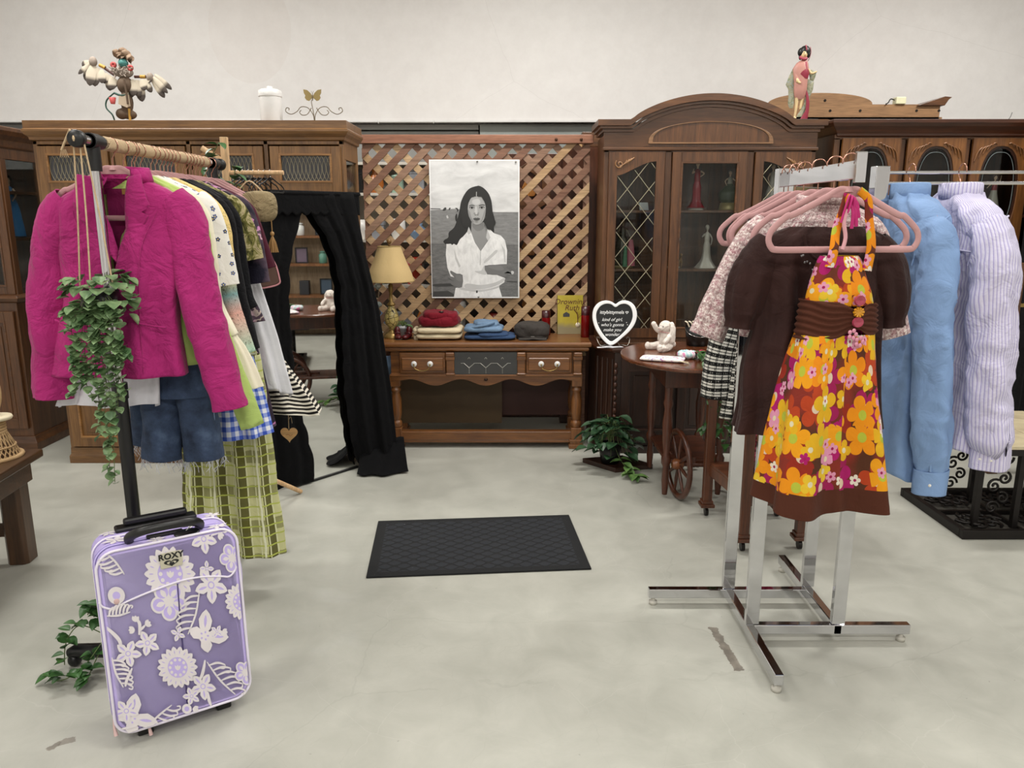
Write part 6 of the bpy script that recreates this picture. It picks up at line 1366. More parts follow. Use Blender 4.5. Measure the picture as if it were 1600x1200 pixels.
def cloth_item(name, label, cat, Y, mat, prof=None, sl=None, x=-1.225, rz=0, folds=(8,.002,.008), seed=1.0, hem=.004, wr=.004, group=None, body='garment_body', hl=None):
    R = thing(name, label, cat, (x, Y, RZ), rz, group)
    if prof: m = MB(); gbody(m, prof, folds, seed, wr, n=96, m=60, hem=hem); m.build(body, mat, R, solid=.002)
    if sl:
        for s_ in sl: m = MB(); sleeve(m, s_, seed=seed*2, wr=wr); m.build('sleeve', mat, R, solid=.002)
    if hl: hang((RX+.0, Y, RZ+.0165), rz, 'pink velvet hanger on the clothes rail holding the '+hl)
    return R
hang((-1.24, 2.475, RZ+.0165), 0, 'pink velvet hanger holding the pink corduroy jacket')
cloth_item('lime_cardigan','lime green long-sleeved cardigan directly behind the pink jacket','cardigan',2.545,lime,TOP(.20,.70,-.05,.24),[longsleeve(-1,-.83,.24),longsleeve(1,-.92,.335,.040)],seed=1.3,hl='lime cardigan')
R = cloth_item('cream_blouse','cream blouse with flared gathered cuffs showing right of the lime cardigan','blouse',2.60,crm,TOP(.20,.66,-.03),[longsleeve(-1,-.74),longsleeve(1,-.62,.262,.034)],seed=2.6,hl='cream blouse')
m = MB(); sleeve(m, [(.262,0,-.61,.020,.016),(.264,0,-.63,.026,.018),(.272,0,-.66,.034,.022),(.288,0,-.72,.046,.030),(.300,0,-.80,.060,.036)], seed=4, wr=.003, folds=(9,.005)); m.build('flared_cuff', crm, R, solid=.002)
cloth_item('white_print_top','white top dotted with small navy flowers on the clothes rail','top',2.66,uvcloth('navy_ditsy', m_small('#e4e2dc',['#2a3560','#55608c'],26,5,.2)),TOP(.19,.58),[shortsleeve(-1,.2),shortsleeve(1,.24)],seed=3.2,hl='white navy-print top')
cloth_item('patchwork_dress','long dress shading from yellow to coral to mint floral on the clothes rail','dress',2.735,uvcloth('patch_print', m_patch),TOP(.22,.90,.02,.25),[longsleeve(1,-.70,.262,.038)],seed=4.4,hl='yellow to mint dress')
cloth_item('black_knit_top','black loose knit top on the clothes rail','top',2.81,blk,TOP(.20,.66),[longsleeve(-1,-.66),longsleeve(1,-.70,.25,.046)],seed=5.7,hl='black knit top')
cloth_item('black_lace_blouse','black lace blouse behind the black knit top','blouse',2.87,blk,TOP(.20,.60),[longsleeve(1,-.56,.235)],seed=6.7,hl='black lace blouse')
cloth_item('foliage_tee','olive leaf-print short-sleeved top on the clothes rail','top',2.935,uvcloth('foliage_print', m_foliage),TOP(.20,.55),[shortsleeve(1,.17),shortsleeve(-1,.17)],seed=7.1,hl='olive leaf-print top')
cloth_item('embroidered_tunic','dark navy tunic with pink swirl embroidery on the clothes rail','tunic',3.0,uvcloth('swirl_print', m_swirl),TOP(.21,.62,.02,.235),[shortsleeve(1,.26)],seed=8.3,hl='embroidered navy tunic')
cloth_item('maroon_top','maroon jersey top with short sleeves on the clothes rail','top',3.06,mar,TOP(.19,.42),[[(.150,0,-.165,.036,.024),(.19,0,-.21,.044,.028),(.222,0,-.32,.044,.028),(.25,0,-.42,.045,.028)]],seed=9.1,hl='maroon jersey top')
cloth_item('white_chiffon_top','long white chiffon top near the far end of the clothes rail','top',3.12,wht,[(-.22,0,.15,.026),(-.32,0,.17,.034),(-.5,.02,.19,.042),(-.7,.04,.22,.05),(-.93,.06,.245,.055)],None,seed=10.3,folds=(12,.003,.014),hem=.02,hl='white chiffon top')
R = cloth_item('zebra_skirt','black and cream zebra-striped flared skirt hanging by the draped mirror','skirt',3.28,uvcloth('zebra_print', m_zebra),[(-.64,.05,.11,.040),(-.76,.06,.13,.05),(-.86,.08,.17,.07),(-.97,.115,.215,.085),(-1.055,.14,.24,.095)],None,seed=11.3,folds=(9,.003,.016),hem=.012)
m = MB(); gbody(m, [(-.12,0,.14,.02),(-.3,.02,.16,.03),(-.5,.05,.12,.035),(-.70,.07,.10,.038)], (7,.002,.004), 3.0, .004, n=60, m=30); m.build('black_bodice', blk, R, solid=.002); hang((RX, 3.28, RZ+.0165), 0, 'pink velvet hanger on the clothes rail holding the zebra skirt')
# tags and small hanging things
pinew = wood('pale_tag_wood','#c08f5a','#d8b07c',.6,1,'X',0)
def hearttag(px, py, Y, w_, label, zstr):
    c = WY(px,py,Y); o = thing('wooden_heart_tag', label, 'tag', (c.x,Y,c.z)); MB().prism(heart(w_),-.002,.002).build('heart_plate', pinew, o); MB().tube([(0,0,w_*.38),(.002,0,w_*.38+zstr)],.0014,6).tube(smooth([(.001,0,w_*.5+zstr*.4),(.012,0,w_*.7+zstr*.4),(.016,0,w_*.3+zstr*.4)],4),.001,5).build('tag_string', twine, o)
    m = MB(); m.tube(smooth([(-w_*.2,-.0025,.0),(-w_*.05,-.0025,.004),(w_*.05,-.0025,-.003),(w_*.2,-.0025,.004)],4),.0007,5); m.build('burnt_writing', plain('burnt_ink','#8a4a30'), o)
hearttag(452,680,3.27,.075,'wooden heart tag on a string below the zebra skirt',.08); hearttag(406,381,3.16,.048,'wooden heart tag hanging beside the straw hat',.06)
# leopard scarf
c = WY(403,385,3.20); o = MB(); sleeve(o,[(0,0,.05,.02,.015),(0,0,.0,.032,.018),(.004,0,-.05,.042,.02),(.008,0,-.075,.03,.015)],wr=.004,seed=3,caps=True)
def m_leo(t, uv):
    q = t.n('TexVoronoi'); t.l(uv,q.inputs['Vector']); q.inputs['Scale'].default_value = 95; return t.ramp(q.outputs['Distance'],[(.25,'#1c120a'),(.5,'#9a7a50')])
tag(o.build('leopard_scarf', uvcloth('leopard', m_leo), loc=(c.x,3.20,c.z)),'small leopard-print scarf bunched behind the wooden heart tag','scarf')
c = WY(404,322,3.24); Ht_ = thing('straw_hat','beige woven straw cap hanging at the far end of the clothes rail','hat',(c.x,3.24,c.z)); m = MB(); slab(m,(0,0,0),.075,.05,.06,.8,.004,2); m.build('woven_crown', cloth('straw','#8f7f60',.9,.1,260,.9), Ht_)
MB().tube(smooth([(.02,0,.058),(-.03,0,.10),(-.07,0,.07)],4),.003,6).build('hanging_loop', twine, Ht_)
c = WY(426,375,3.22); o = thing('tan_tassel','tan silk tassel hanging below the straw cap','tassel',(c.x,3.22,c.z)); MB().tube([(0,0,.08),(0,0,.03)],.002,6).ell((0,0,.025),.009,.009,.010,10,8).build('cord', plain('tan_silk','#a07a48',.5), o)
m = MB()
for k in range(26): a_ = k*2.4; r = .022*math.sqrt((k+1)/26); m.tube([(0,0,.02),(r*.6*math.cos(a_),r*.6*math.sin(a_),-.01),(r*math.cos(a_),r*math.sin(a_),-.05)],.0016,5)
m.build('fringe', plain('tan_silk','#a07a48',.5), o)
c = WY(404,425,3.22); o = thing('pink_trimmed_handbag','brown leather handbag with pink trim at the far end of the clothes rail','handbag',(c.x,3.22,c.z),.3); pr = smooth([(-.06,.07),(.03,.075),(.065,.04),(.08,-.02),(.075,-.05),(.0,-.065),(-.08,-.055),(-.08,.03)],4,True)
MB().prism(pr,-.03,.03).build('bag_body', plain('brown_leather','#5a3f34',.5), o, bevel=.008); MB().tube([(x,-.031,z) for x,z in pr],.0035,8,closed=True).build('pink_trim', plain('pink_trim','#c98a90',.5), o)
c = WY(424,538,3.42); o = thing('tan_leather_pouch','small tan leather pouch hanging above the zebra skirt','pouch',(c.x,3.10,c.z-.02),.4); MB().prism([(-.02,-.06),(.02,-.06),(.03,.03),(.015,.06),(-.015,.06),(-.03,.03)],-.015,.015).build('pouch_body', plain('tan_leather','#84502c',.5), o, bevel=.006); MB().tube([(-.02,0,.06),(-.01,0,.11),(.02,0,.06)],.003,6).build('strap', plain('tan_leather','#84502c',.5), o)
# lower hanging clothes
den = uvcloth('worn_denim', m_denim)
def fray(mb, P, n, L_, rr_):
    for k in range(n):
        p = Vector(P[-1][rr_.randrange(len(P[-1]))]); l_ = L_*rr_.uniform(.3,1); mb.tube([p, p+Vector((rr_.uniform(-.01,.01),rr_.uniform(-.004,.004),-l_*.5)), p+Vector((rr_.uniform(-.016,.016),rr_.uniform(-.004,.004),-l_))],.0009,4)
def shorts(label, loc, zt, zb, w_, mat, cut, seed, group=None):
    R = thing('denim_shorts', label, 'shorts', loc, 0, group); rr_ = random.Random(seed)
    m = MB(); gbody(m,[(zt,0,w_*.80,.05),(zt-.12,0,w_*.92,.07)],(5,.002,.004),seed,.005,n=80,m=20); m.build('waist', mat, R, solid=.003)
    for sx in (-1,1):
        m = MB(); P = sleeve(m,[(sx*w_*.45,0,zt-.10,w_*.50,.055),(sx*w_*.52,0,zt-.2,w_*.50,.055),(sx*w_*.6,-.005,zb,w_*.50,.05)],seed=seed+sx,wr=.007); m.build('leg', mat, R, solid=.003)
        m = MB(); fray(m,P,45,cut,rr_); m.build('frayed_hem', plain('fray_white','#c9ccd4',.9), R)
        MB().tube([(sx*w_*.98,-.012,zt-.02),(sx*w_*1.0,-.014,zb+.1),(sx*w_*1.04,-.014,zb+.01)],.0018,5).build('side_seam', plain('seam_blue','#7d8fae'), R)
    return R
shorts('dark blue cut-off jeans with frayed hems below the pink jacket',(-1.16,2.60,0),1.02,.67,.125,den,.05,3)
shorts('longer frayed blue denim shorts hanging left of the other cut-offs',(-1.235,2.68,0),1.02,.70,.13,den,.06,7)
def lower(name, label, cat, loc, prof, mat, folds=(8,.004,.014), seed=1.0, hem=.008):
    R = thing(name, label, cat, loc); m = MB(); gbody(m, prof, folds, seed, .005, n=110, m=60, hem=hem); m.build('fabric', mat, R, solid=.002); return R
lower('gingham_skirt','blue and white gingham skirt hanging behind the denim shorts','skirt',(-1.08,2.80,0),[(1.0,0,.12,.04),(.86,0,.15,.05),(.70,.0,.175,.06)],uvcloth('blue_gingham', m_gingham),seed=2.0)
R = thing('plaid_trousers','wide green plaid trousers hanging almost to the floor under the clothes rail','trousers',(-1.13,2.93,0))
for sx in (-1,1): m = MB(); sleeve(m,[(sx*.075,0,.98,.075,.05),(sx*.082,0,.78,.085,.05),(sx*.088,0,.5,.092,.055),(sx*.095,-.0,.16,.105,.06)],seed=3+sx,wr=.006,folds=(7,.007),n=60,m=70); m.build('leg', uvcloth('green_plaid', m_plaid), R, solid=.002)
MB().tube([(-.14,0,.985),(.14,0,.985)],.012,10).build('waistband', uvcloth('green_plaid', m_plaid), R)
lower('white_jersey_hem','white cotton vest hem showing under the left of the pink jacket','vest',(-1.33,2.515,0),[(1.1,0,.12,.03),(1.0,0,.15,.035),(.885,-.03,.17,.04)],lilacw,seed=3.3)
lower('dark_print_skirt','dark blue print skirt edge beside the gingham','skirt',(-1.16,3.05,0),[(1.0,0,.13,.04),(.8,.02,.14,.05),(.66,.03,.15,.055)],uvcloth('swirl_print', m_swirl),seed=5.5)
# empty looking hangers whose arms stand out to the right
for k, (Y_, r_, xo) in enumerate(((2.62,-.08,.03),(2.90,-.10,.02),(3.16,-.12,.03),(3.22,.06,.02),(3.32,-.15,.035),(2.77,.05,.0),(2.84,-.05,.0),(3.03,.08,.01),(3.09,-.04,.0))):
    hang((RX+xo*0, Y_, RZ+.0165), r_, 'bare pink velvet hanger among the clothes on the rail', 'bare pink hangers on the clothes rail')
# wooden rack behind
Wr = thing('wooden_clothes_stand','plain pale wooden clothes stand rising behind the chrome rail','stand',(-1.30,3.62,0)); MB().box(-.016,.016,-.012,.012,0,1.855).build('post', rodw, Wr, bevel=.002)
a = WY(315,231,3.6); b = WY(352,254,3.62); MB().cyl((a.x+1.30,-.02,a.z),(b.x+1.30,0,b.z),.012,n=14).build('cross_dowel', rodw, Wr); MB().cyl((0,0,1.70),(.26,0,1.70),.010,n=14).build('rail', rodw, Wr); MB().box(-.03,.03,-.05,.05,0,.02).build('foot', rodw, Wr)
bh_ = make_hanger('wire_clip_hanger','black wire hanger bunched on the wooden stand',blackp,chrome); bh_['group'] = 'black hangers on the wooden stand'; bh_.scale = (.42,.42,.42); bh_.location = (-1.25,3.62,1.712); bh_.rotation_euler = (0,0,1.2)
for k in range(1,7): dup(bh_, (-1.25+.025*k, 3.62, 1.712), 1.2+.08*math.sin(k*2))
# ---------------------------------------------------------------- hanging plant on jute
Hp = thing('hanging_plant','trailing green plant in a round black pot hung from jute ropes on the rail end','plant',(-1.243,2.325,0))
MB().lathe([(.004,1.185),(.030,1.188),(.050,1.21),(.058,1.245),(.052,1.285),(.046,1.29),(.04,1.28),(.004,1.27)],n=32).build('pot', blackp, Hp)
m = MB(); rr = random.Random(1)
for (x0,y0,x1,y1) in ((-.012,-.03,-.05,-.02),(.006,-.03,-.0,-.052),(.02,-.035,.052,-.02)):
    pts = smooth([(x0,y0,RZ-.01),(lerp(x0,x1,.5)+.003,lerp(y0,y1,.5),1.5),(x1,y1,1.285)],8); m.tube(pts,.0026,6)
m.tube(smooth([(-.015,-.035,RZ-.02),(-.018,-.03,RZ+.022),(-.03,-.02,RZ+.016),(-.055,-.02,RZ-.03)],5),.0035,6); m.tube(smooth([(.0,-.03,RZ+.02),(.0,-.05,RZ),(.0,-.03,RZ-.02)],4),.004,6)
for k in range(5): m.tube([(-.055+.003*k,-.02,RZ-.028),(-.06+.006*k,-.022,RZ-.05)],.001,4)
m.build('jute_ropes', twine, Hp)
pep = leafmat('peperomia','#4a6a42','#86a072'); lf = MB(); st = MB(); rr = random.Random(21)
for k in range(80):
    a_ = rr.uniform(0,2*PI); e = rr.uniform(-.6,1.2); r = rr.uniform(.055,.085); p = Vector((r*math.cos(a_)*math.cos(e*.6)*1.15, r*math.sin(a_)*math.cos(e*.6), 1.255+.085*math.sin(e)))
    leaf(lf, p, (math.cos(a_)*.8, math.sin(a_)*.8-.4, rr.uniform(-.9,.4)), rr.uniform(.028,.044), 0, 1.1, .15)
for (ax, zb) in ((-.062,.98),(-.03,1.02),(-.045,.98),(.0,.80),(.015,.74),(.03,.70),(-.012,.86),(.06,.98),(.075,1.08),(.045,.92),(.02,.90),(.085,1.10)):
    ang_ = rr.uniform(-2.4,-.7); pts = smooth([(ax*.3,-.02,1.28),(ax*.9,-.065,1.24),(ax,-.068,1.12),(ax+rr.uniform(-.012,.012),-.066,lerp(1.12,zb,.5)),(ax+rr.uniform(-.02,.025),-.066,zb)],7); st.tube(pts,.0011,5)
    for q in range(6,len(pts)):
        for _ in range(2 if rr.random() < .55 else 1): leaf(lf, Vector(pts[q])+Vector((0,0,rr.uniform(-.01,.01))), (rr.uniform(-1,1),rr.uniform(-.9,-.1),rr.uniform(-.8,.3)), rr.uniform(.024,.042)*(1-.3*q/len(pts)), 0, 1.05, .15)
lf.build('foliage', pep, Hp); st.build('stems', plain('plant_stem','#5a6b3a'), Hp)
# ivy at the rack foot and near the far joint
Iv = thing('floor_ivy','artificial ivy lying over the rail foot behind the suitcase','plant',(-1.445,2.39,0)); m = MB(); st = MB(); rr = random.Random(6)
for (pts) in ([(.04,.0,.11),(-.02,-.02,.15),(-.06,-.04,.10),(-.07,-.05,.02)],[(.05,0,.12),(.0,.03,.19),(-.03,.05,.15)],[(.06,-.03,.1),(.02,-.1,.04),(-.03,-.14,.02),(-.08,-.12,.015)],[(.06,0,.12),(.05,.0,.2),(.02,.0,.17)],[(.05,-.03,.07),(.05,-.11,.03),(.06,-.15,.02)]):
    sp_ = smooth(pts,5); st.tube(sp_,.0018,5)
    for q in range(2,len(sp_)): leaf(m, Vector(sp_[q])+Vector((0,0,.012)), (rr.uniform(-1,1),rr.uniform(-1,.3),rr.uniform(-.3,.5)), rr.uniform(.03,.055),0,.85)
m.build('foliage', ivy, Iv); st.build('stems', plain('plant_stem','#5a6b3a'), Iv)
Iv = thing('stand_ivy','sprig of artificial ivy twined round the top of the wooden stand','plant',(-1.30,3.50,1.6)); m = MB(); st = MB()
sp_ = smooth([(.02,0,.22),(-.02,-.03,.12),(.03,-.03,.05),(.0,0,-.05),(.07,-.02,.0),(.09,-.02,.12)],6); st.tube(sp_,.002,5)
for q in range(len(sp_)): leaf(m, sp_[q], (rr.uniform(-1,1),rr.uniform(-1,.2),rr.uniform(-.6,.4)), rr.uniform(.04,.065),0,.8)
m.build('foliage', ivy, Iv); st.build('stems', plain('plant_stem','#5a6b3a'), Iv)
# ---------------------------------------------------------------- chrome four-way rack
Q = thing('four_way_rack','chrome four-way garment rack with crossed floor bars holding dresses and shirts','clothes rack',(1.01,2.665,0))
def rel(x,y): return (x-1.01, y-2.665)
A = rel(.855,2.80); B = rel(.865,2.53); Cc = rel(1.175,2.82); Dd = rel(1.175,2.53)
bar = MB().box(-.47,.165+.013,.12,.15,.03,.068); bar.build('floor_bar', chrome, Q, bevel=.003)
MB().box(-.158,.425,-.15,-.12,.031,.0675).build('floor_bar', chrome, Q, bevel=.003)
MB().box(-.168,-.138,-.46,.15,.0305,.0685).build('floor_bar', chrome, Q, bevel=.003)
MB().box(.148,.178,-.15,.44,.0295,.0688).build('floor_bar', chrome, Q, bevel=.003)
for (x,y) in ((-.45,.135),(.40,-.135),(-.153,-.44),(.163,.42)): MB().lathe([(.002,0),(.016,0),(.016,.014),(.008,.016),(.008,.03)],(x,y,0),16).build('levelling_foot', plain('nylon_foot','#b9b6ac'), Q)
posts = [(A,1.5,'A'),(B,1.64,'B'),(Cc,1.60,'C'),(Dd,1.655,'D')]
for (x,y),h,nm in posts:
    MB().box(x-.024,x+.024,y-.011,y+.011,.068,h*.62 if nm != 'A' else 1.25).build('post', chrome, Q, bevel=.0025)
    MB().box(x-.019,x+.019,y-.008,y+.008,h*.60,h).build('inner_post', chrome, Q, bevel=.002)
m = MB()
for k in range(7):
    z = 1.16-.075*k; m.push(Matrix.Translation((A[0],A[1]-.0115,z))@Matrix.Rotation(PI/2,4,'X')).lathe([(.001,0),(.0055,0),(.0055,.0006),(.001,.0006)],n=14).pop()
    o = None
m.build('adjust_holes', plain('hole_dark','#1a1512'), Q)
def arm(p, q, z, w_=.012, h_=.040):
    p = Vector((p[0],p[1],z)); q = Vector((q[0],q[1],z)); d_ = (q-p).normalized(); s_ = Vector((-d_.y,d_.x,0))*w_*.5; m = MB(); vs = []
    for c in (p,q):
        for a_ in (-1,1):
            for b in (0,-h_): v = c+s_*a_; vs.append((v.x,v.y,z+b))
    m.add(vs,[(0,1,3,2),(4,6,7,5),(0,4,5,1),(2,3,7,6),(0,2,6,4),(1,5,7,3)]); m.build('arm', chrome, Q, bevel=.002); return m
arm(B, rel(.865,1.985), 1.640, .014, .045); arm(Cc, (B[0]+.0,B[1]+.0), 1.60, .012,.03); arm(Dd, rel(1.78,2.50), 1.645, .012, .010); arm(Dd, rel(1.78,2.50), 1.612, .012, .010); arm((A[0],A[1]+.02), (Cc[0],Cc[1]+.0), 1.485,.012,.03)
MB().box(B[0]-.013,B[0]+.013,B[1]-.56,B[1]-.545,1.585,1.66).build('arm_stop', chrome, Q, bevel=.002); MB().box(rel(1.77,0)[0],rel(1.79,0)[0],-.175,-.155,1.595,1.66).build('arm_stop', chrome, Q, bevel=.002)
k = MB().box(B[0]-.024,B[0]+.024,B[1]-.03,B[1]+.014,1.57,1.652).build('arm_socket', chrome, Q, bevel=.002); MB().box(Dd[0]-.022,Dd[0]+.022,Dd[1]-.014,Dd[1]+.03,1.55,1.66).build('arm_socket', chrome, Q, bevel=.002)
# ---------------------------------------------------------------- clothes on its near arm
AX, AZ = .865, 1.6565
def m_dress(t, uv):
    c = rgba('#5a2c1c'); c = t.ramp(t.noise(uv,9,1),[(.42,'#4d2a18'),(.58,'#7c2a1e')])
    pal = ['#e08a12','#e8a018','#e3b51c','#a01560','#c4501c','#e59014','#8f2416','#e6c22c']
    for (sc,pt_,R_,sd,cl,cen) in ((10,5,.56,1.3,['#94184f','#8a2616','#a01560','#a83c1a'],'#cdb8a0'),(11,5,.60,7.7,['#d9820f','#dc9414','#d2a31c','#d9870f'],'#a9b13a'),(15,4,.44,3.9,['#d2a31c','#d6b22c','#cf8aa6','#dc9414'],'#cfc6a4'),(21,5,.34,9.3,['#d294ac','#a01560','#d8cfc0','#cf8aa6'],'#94184f')):
        mk, cn, r1, r2 = flowers(t, uv, sc, pt_, R_, sd, .55 if sc < 20 else .9); keep = t.math('GREATER_THAN', r2, .16 if sc < 10.5 else (.34 if sc < 14 else (.62 if sc < 20 else .70)))
        ring = t.math('MULTIPLY', mk, keep); c = t.mix(ring, c, t.ramp(r1, [(i/len(cl), q) for i, q in enumerate(cl)], True)); c = t.mix(t.math('MULTIPLY', cn, keep), c, cen)
    return c
dressm = uvcloth('retro_floral', m_dress, .8, .1, .15); brn = cloth('brown_cotton','#4a2517',.85,.15,900,.2,.06); bvel = cloth('chocolate_velvet','#2c1613',.8,.4,400,.25,.25,.3)
Fd = thing('floral_halter_dress','floral halter dress in orange yellow and magenta with brown waistband on the near arm','dress',(.868,2.035,0),math.radians(13)); dz = 0
m = MB(); gbody(m,[(1.402,-.012,.050,.026),(1.385,-.010,.060,.034),(1.35,-.008,.070,.042),(1.31,-.004,.084,.048),(1.275,-.002,.094,.05)],(4,.001,.003),1.0,.003,n=90,m=26); m.build('bodice', dressm, Fd, solid=.002)
for (pts) in ([(-.060,-.03,1.375),(-.052,-.03,1.42),(-.040,-.016,1.47),(-.022,-.012,1.52),(-.012,-.010,1.56)],[(.050,-.03,1.365),(.058,-.028,1.43),(.054,-.014,1.50),(.048,-.012,1.545),(.02,-.012,1.568)]):
    q = smooth(pts,5); MB().tube(q,[.015-.004*i/len(q) for i in range(len(q))],10,flat=.35,up=(0,1,0)).build('halter_strap', dressm, Fd)
m = MB(); rr = random.Random(3)
for k in range(7):
    a_ = -.9+k*.45; m.tube(smooth([(-.012,-.02,1.55),(-.02+.02*math.cos(a_),-.032,1.53+.02*math.sin(a_)),(-.018+.03*math.cos(a_*1.3),-.03,1.50+.028*math.sin(a_*2))],4),.0055,8,flat=.5)
m.build('tied_bow', plain('magenta_ribbon','#b81c6c',.6), Fd)
m = MB(); m.tube(smooth([(-.022,-.03,1.52),(-.03,-.03,1.49),(-.02,-.028,1.45),(-.026,-.028,1.42)],4),.006,8,flat=.5); m.build('bow_tail', plain('pink_ribbon','#d8a0a8',.6), Fd)
m = MB(); P = gbody(m,[(1.285,-.002,.096,.052),(1.265,-.003,.102,.056),(1.235,-.004,.108,.058),(1.205,-.006,.112,.06),(1.195,-.006,.110,.058)],(3,.001,.002),2.0,.004,n=110,m=20)
m = MB(); rows = []
for r in range(25):
    z = 1.285-.090*r/24; row = []
    for i in range(120):
        a_ = 2*PI*i/120-PI/2; hw_, hd_ = .104+.010*r/24, .057; c_, s_ = math.cos(a_), math.sin(a_)
        pin = math.exp(-((c_*hw_-.012)/.022)**2) if s_ < 0 else 0; zz = lerp(z, 1.242, .45*pin) + .006*c_*2*(r/24-.5)
        rip = .0030*math.sin(r*1.55+3*math.sin(c_*4))*(1-.3*pin); row.append((-.004+(hw_+rip)*math.copysign(abs(c_)**.8,c_), (hd_+rip)*math.copysign(abs(s_)**.8,s_)-.004*pin, zz))
    rows.append(row)
m.grid(rows,0,True); m.build('gathered_waistband', brn, Fd, solid=.002)
hemz = .785
m = MB(); gbody(m,[(1.20,-.006,.108,.056),(1.15,-.008,.116,.064),(1.05,-.010,.130,.078),(.92,-.008,.148,.088),(.80,-.004,.163,.095),(.722,-.002,.172,.10)],(5,.003,.024),.6,.003,n=200,m=110,hem=.010,mifn=lambda v: 1 if v[2] < hemz else 0); m.build('skirt', [dressm, brn], Fd, solid=.002)
for k, (z, mt, pt_) in enumerate(((1.292,plain('coral_beads','#a03a50',.4),9),(1.262,plain('amber_beads','#c98a1c',.3),5),(1.236,plain('coral_beads','#a03a50',.4),9))):
    m = MB(); 
    for q in range(pt_*2): a_ = 2*PI*q/(pt_*2); m.tube([(.010,-.066,z),(.010+.015*math.cos(a_),-.068,z+.013*math.sin(a_))],[.0025,.0035],6)
    m.build('flower_brooch', mt, Fd)
m = MB(); 
for (x_,z_) in ((-.004,1.205),(.018,1.185)):
    for q in range(5): a_ = 2*PI*q/5; m.ell((x_+.010*math.cos(a_),-.070,z_+.010*math.sin(a_)),.006,.002,.006,8,6)
m.build('beaded_flower', plain('pink_petal_bead','#d08aa0',.4), Fd)
hang((AX, 2.035, AZ), math.radians(6), 'pink velvet hanger at the tip of the near arm holding the floral dress', 'pink hangers on the chrome rack')
# brown velvet top
Bt = thing('brown_velvet_top','chocolate velvet puff-sleeved top hanging behind the floral dress','top',(.850,2.14,0),math.radians(4))
m = MB(); gbody(m,[(1.475,.01,.105,.024),(1.46,.008,.140,.032),(1.44,.005,.172,.040),(1.38,0,.176,.046),(1.30,-.0,.178,.050),(1.22,-.0,.176,.055),(1.10,-.01,.188,.068),(.98,-.005,.192,.08),(.905,-.005,.203,.085)],(9,.002,.019),3.0,.005,n=150,m=90,hem=.004); m.build('velvet_body', bvel, Bt, solid=.003)
for sx in (-1,1): m = MB(); sleeve(m,[(sx*.140,0,1.425,.045,.03),(sx*.172,0,1.385,.056,.040),(sx*.198,0,1.32,.054,.046),(sx*.210,0,1.25,.048,.044),(sx*.213,0,1.22,.040,.038),(sx*.215,0,1.20,.042,.038)],seed=2+sx,wr=.005,folds=(7,.004)); m.build('puff_sleeve', bvel, Bt, solid=.003)
m = MB(); rr = random.Random(5)
for k in range(26): a_ = PI*k/25; m.ell((.015+.10*math.cos(a_),-.060-.004*math.sin(a_),1.425-.075*math.sin(a_)+rr.uniform(-.008,.008)),.0035,.002,.0035,6,4)
m.build('neckline_beads', plain('jet_beads','#8f8f92',.15,.6), Bt); MB().tube([(.015+.090*math.cos(a_),-.052-.004*math.sin(a_),1.455-.080*math.sin(a_)) for a_ in [PI*k/20 for k in range(21)]],.004,8).build('neck_band', bvel, Bt)
MB().box(-.012,.03,-.052,-.050,1.475,1.492).build('size_label', plain('pale_label','#caa0a0'), Bt)
hang((AX, 2.13, AZ), math.radians(-3), 'pink velvet hanger holding the brown velvet top on the chrome rack', 'pink hangers on the chrome rack')
# tweed jacket
twd = uvcloth('pink_boucle', m_tweed, .95, .3, .6)
Tj = thing('tweed_jacket','cropped pink and white tweed jacket behind the brown velvet top','jacket',(.885,2.24,0),math.radians(3))
m = MB(); gbody(m,[(1.545,.0,.062,.035),(1.53,0,.09,.04),(1.505,0,.140,.045),(1.475,0,.176,.05),(1.42,0,.186,.056),(1.32,0,.182,.062),(1.24,0,.192,.066),(1.16,0,.205,.07)],(5,.002,.008),6.0,.005,n=110,m=60); m.build('jacket_body', twd, Tj, solid=.006)
for sx in (-1,1): xo = 1 if sx < 0 else .74; m = MB(); sleeve(m,[(sx*.15*xo,0,1.47,.052,.036),(sx*.198*xo,0,1.42,.056,.042),(sx*.240*xo,0,1.33,.054,.042),(sx*.288*xo,0,1.24,.050,.04),(sx*.318*xo,0,1.160,.050,.038)],seed=4+sx,wr=.004); m.build('sleeve', twd, Tj, solid=.006)
m = MB(); m.tube([(.068*math.cos(a_),.04*math.sin(a_),1.548+.004*math.sin(3*a_)) for a_ in [2*PI*k/30 for k in range(30)]],.016,10,closed=True,up=(0,0,1)); m.build('collar', twd, Tj)
MB().tube([(-.20,-.068,1.175),(-.1,-.078,1.17),(0,-.08,1.17),(.1,-.078,1.17)],.008,8).build('hem_braid', twd, Tj)
hang((AX, 2.24, AZ), math.radians(4), 'pink velvet hanger holding the tweed jacket on the chrome rack', 'pink hangers on the chrome rack')
lower('black_dress','plain black dress hanging behind the tweed jacket on the chrome rack','dress',(.90,2.35,0),[(1.50,0,.07,.03),(1.47,0,.15,.04),(1.3,0,.17,.05),(1.1,.0,.17,.06),(.97,.0,.18,.065)],cloth('ink_black','#090a10'),seed=4.4)
hang((AX, 2.35, AZ), 0, 'pink velvet hanger holding the black dress on the chrome rack', 'pink hangers on the chrome rack'); 
for k in range(2): hang((AX, 2.42+.06*k, AZ), .15-.2*k, 'bare pink velvet hanger on the near arm of the chrome rack', 'bare pink hangers on the chrome rack')
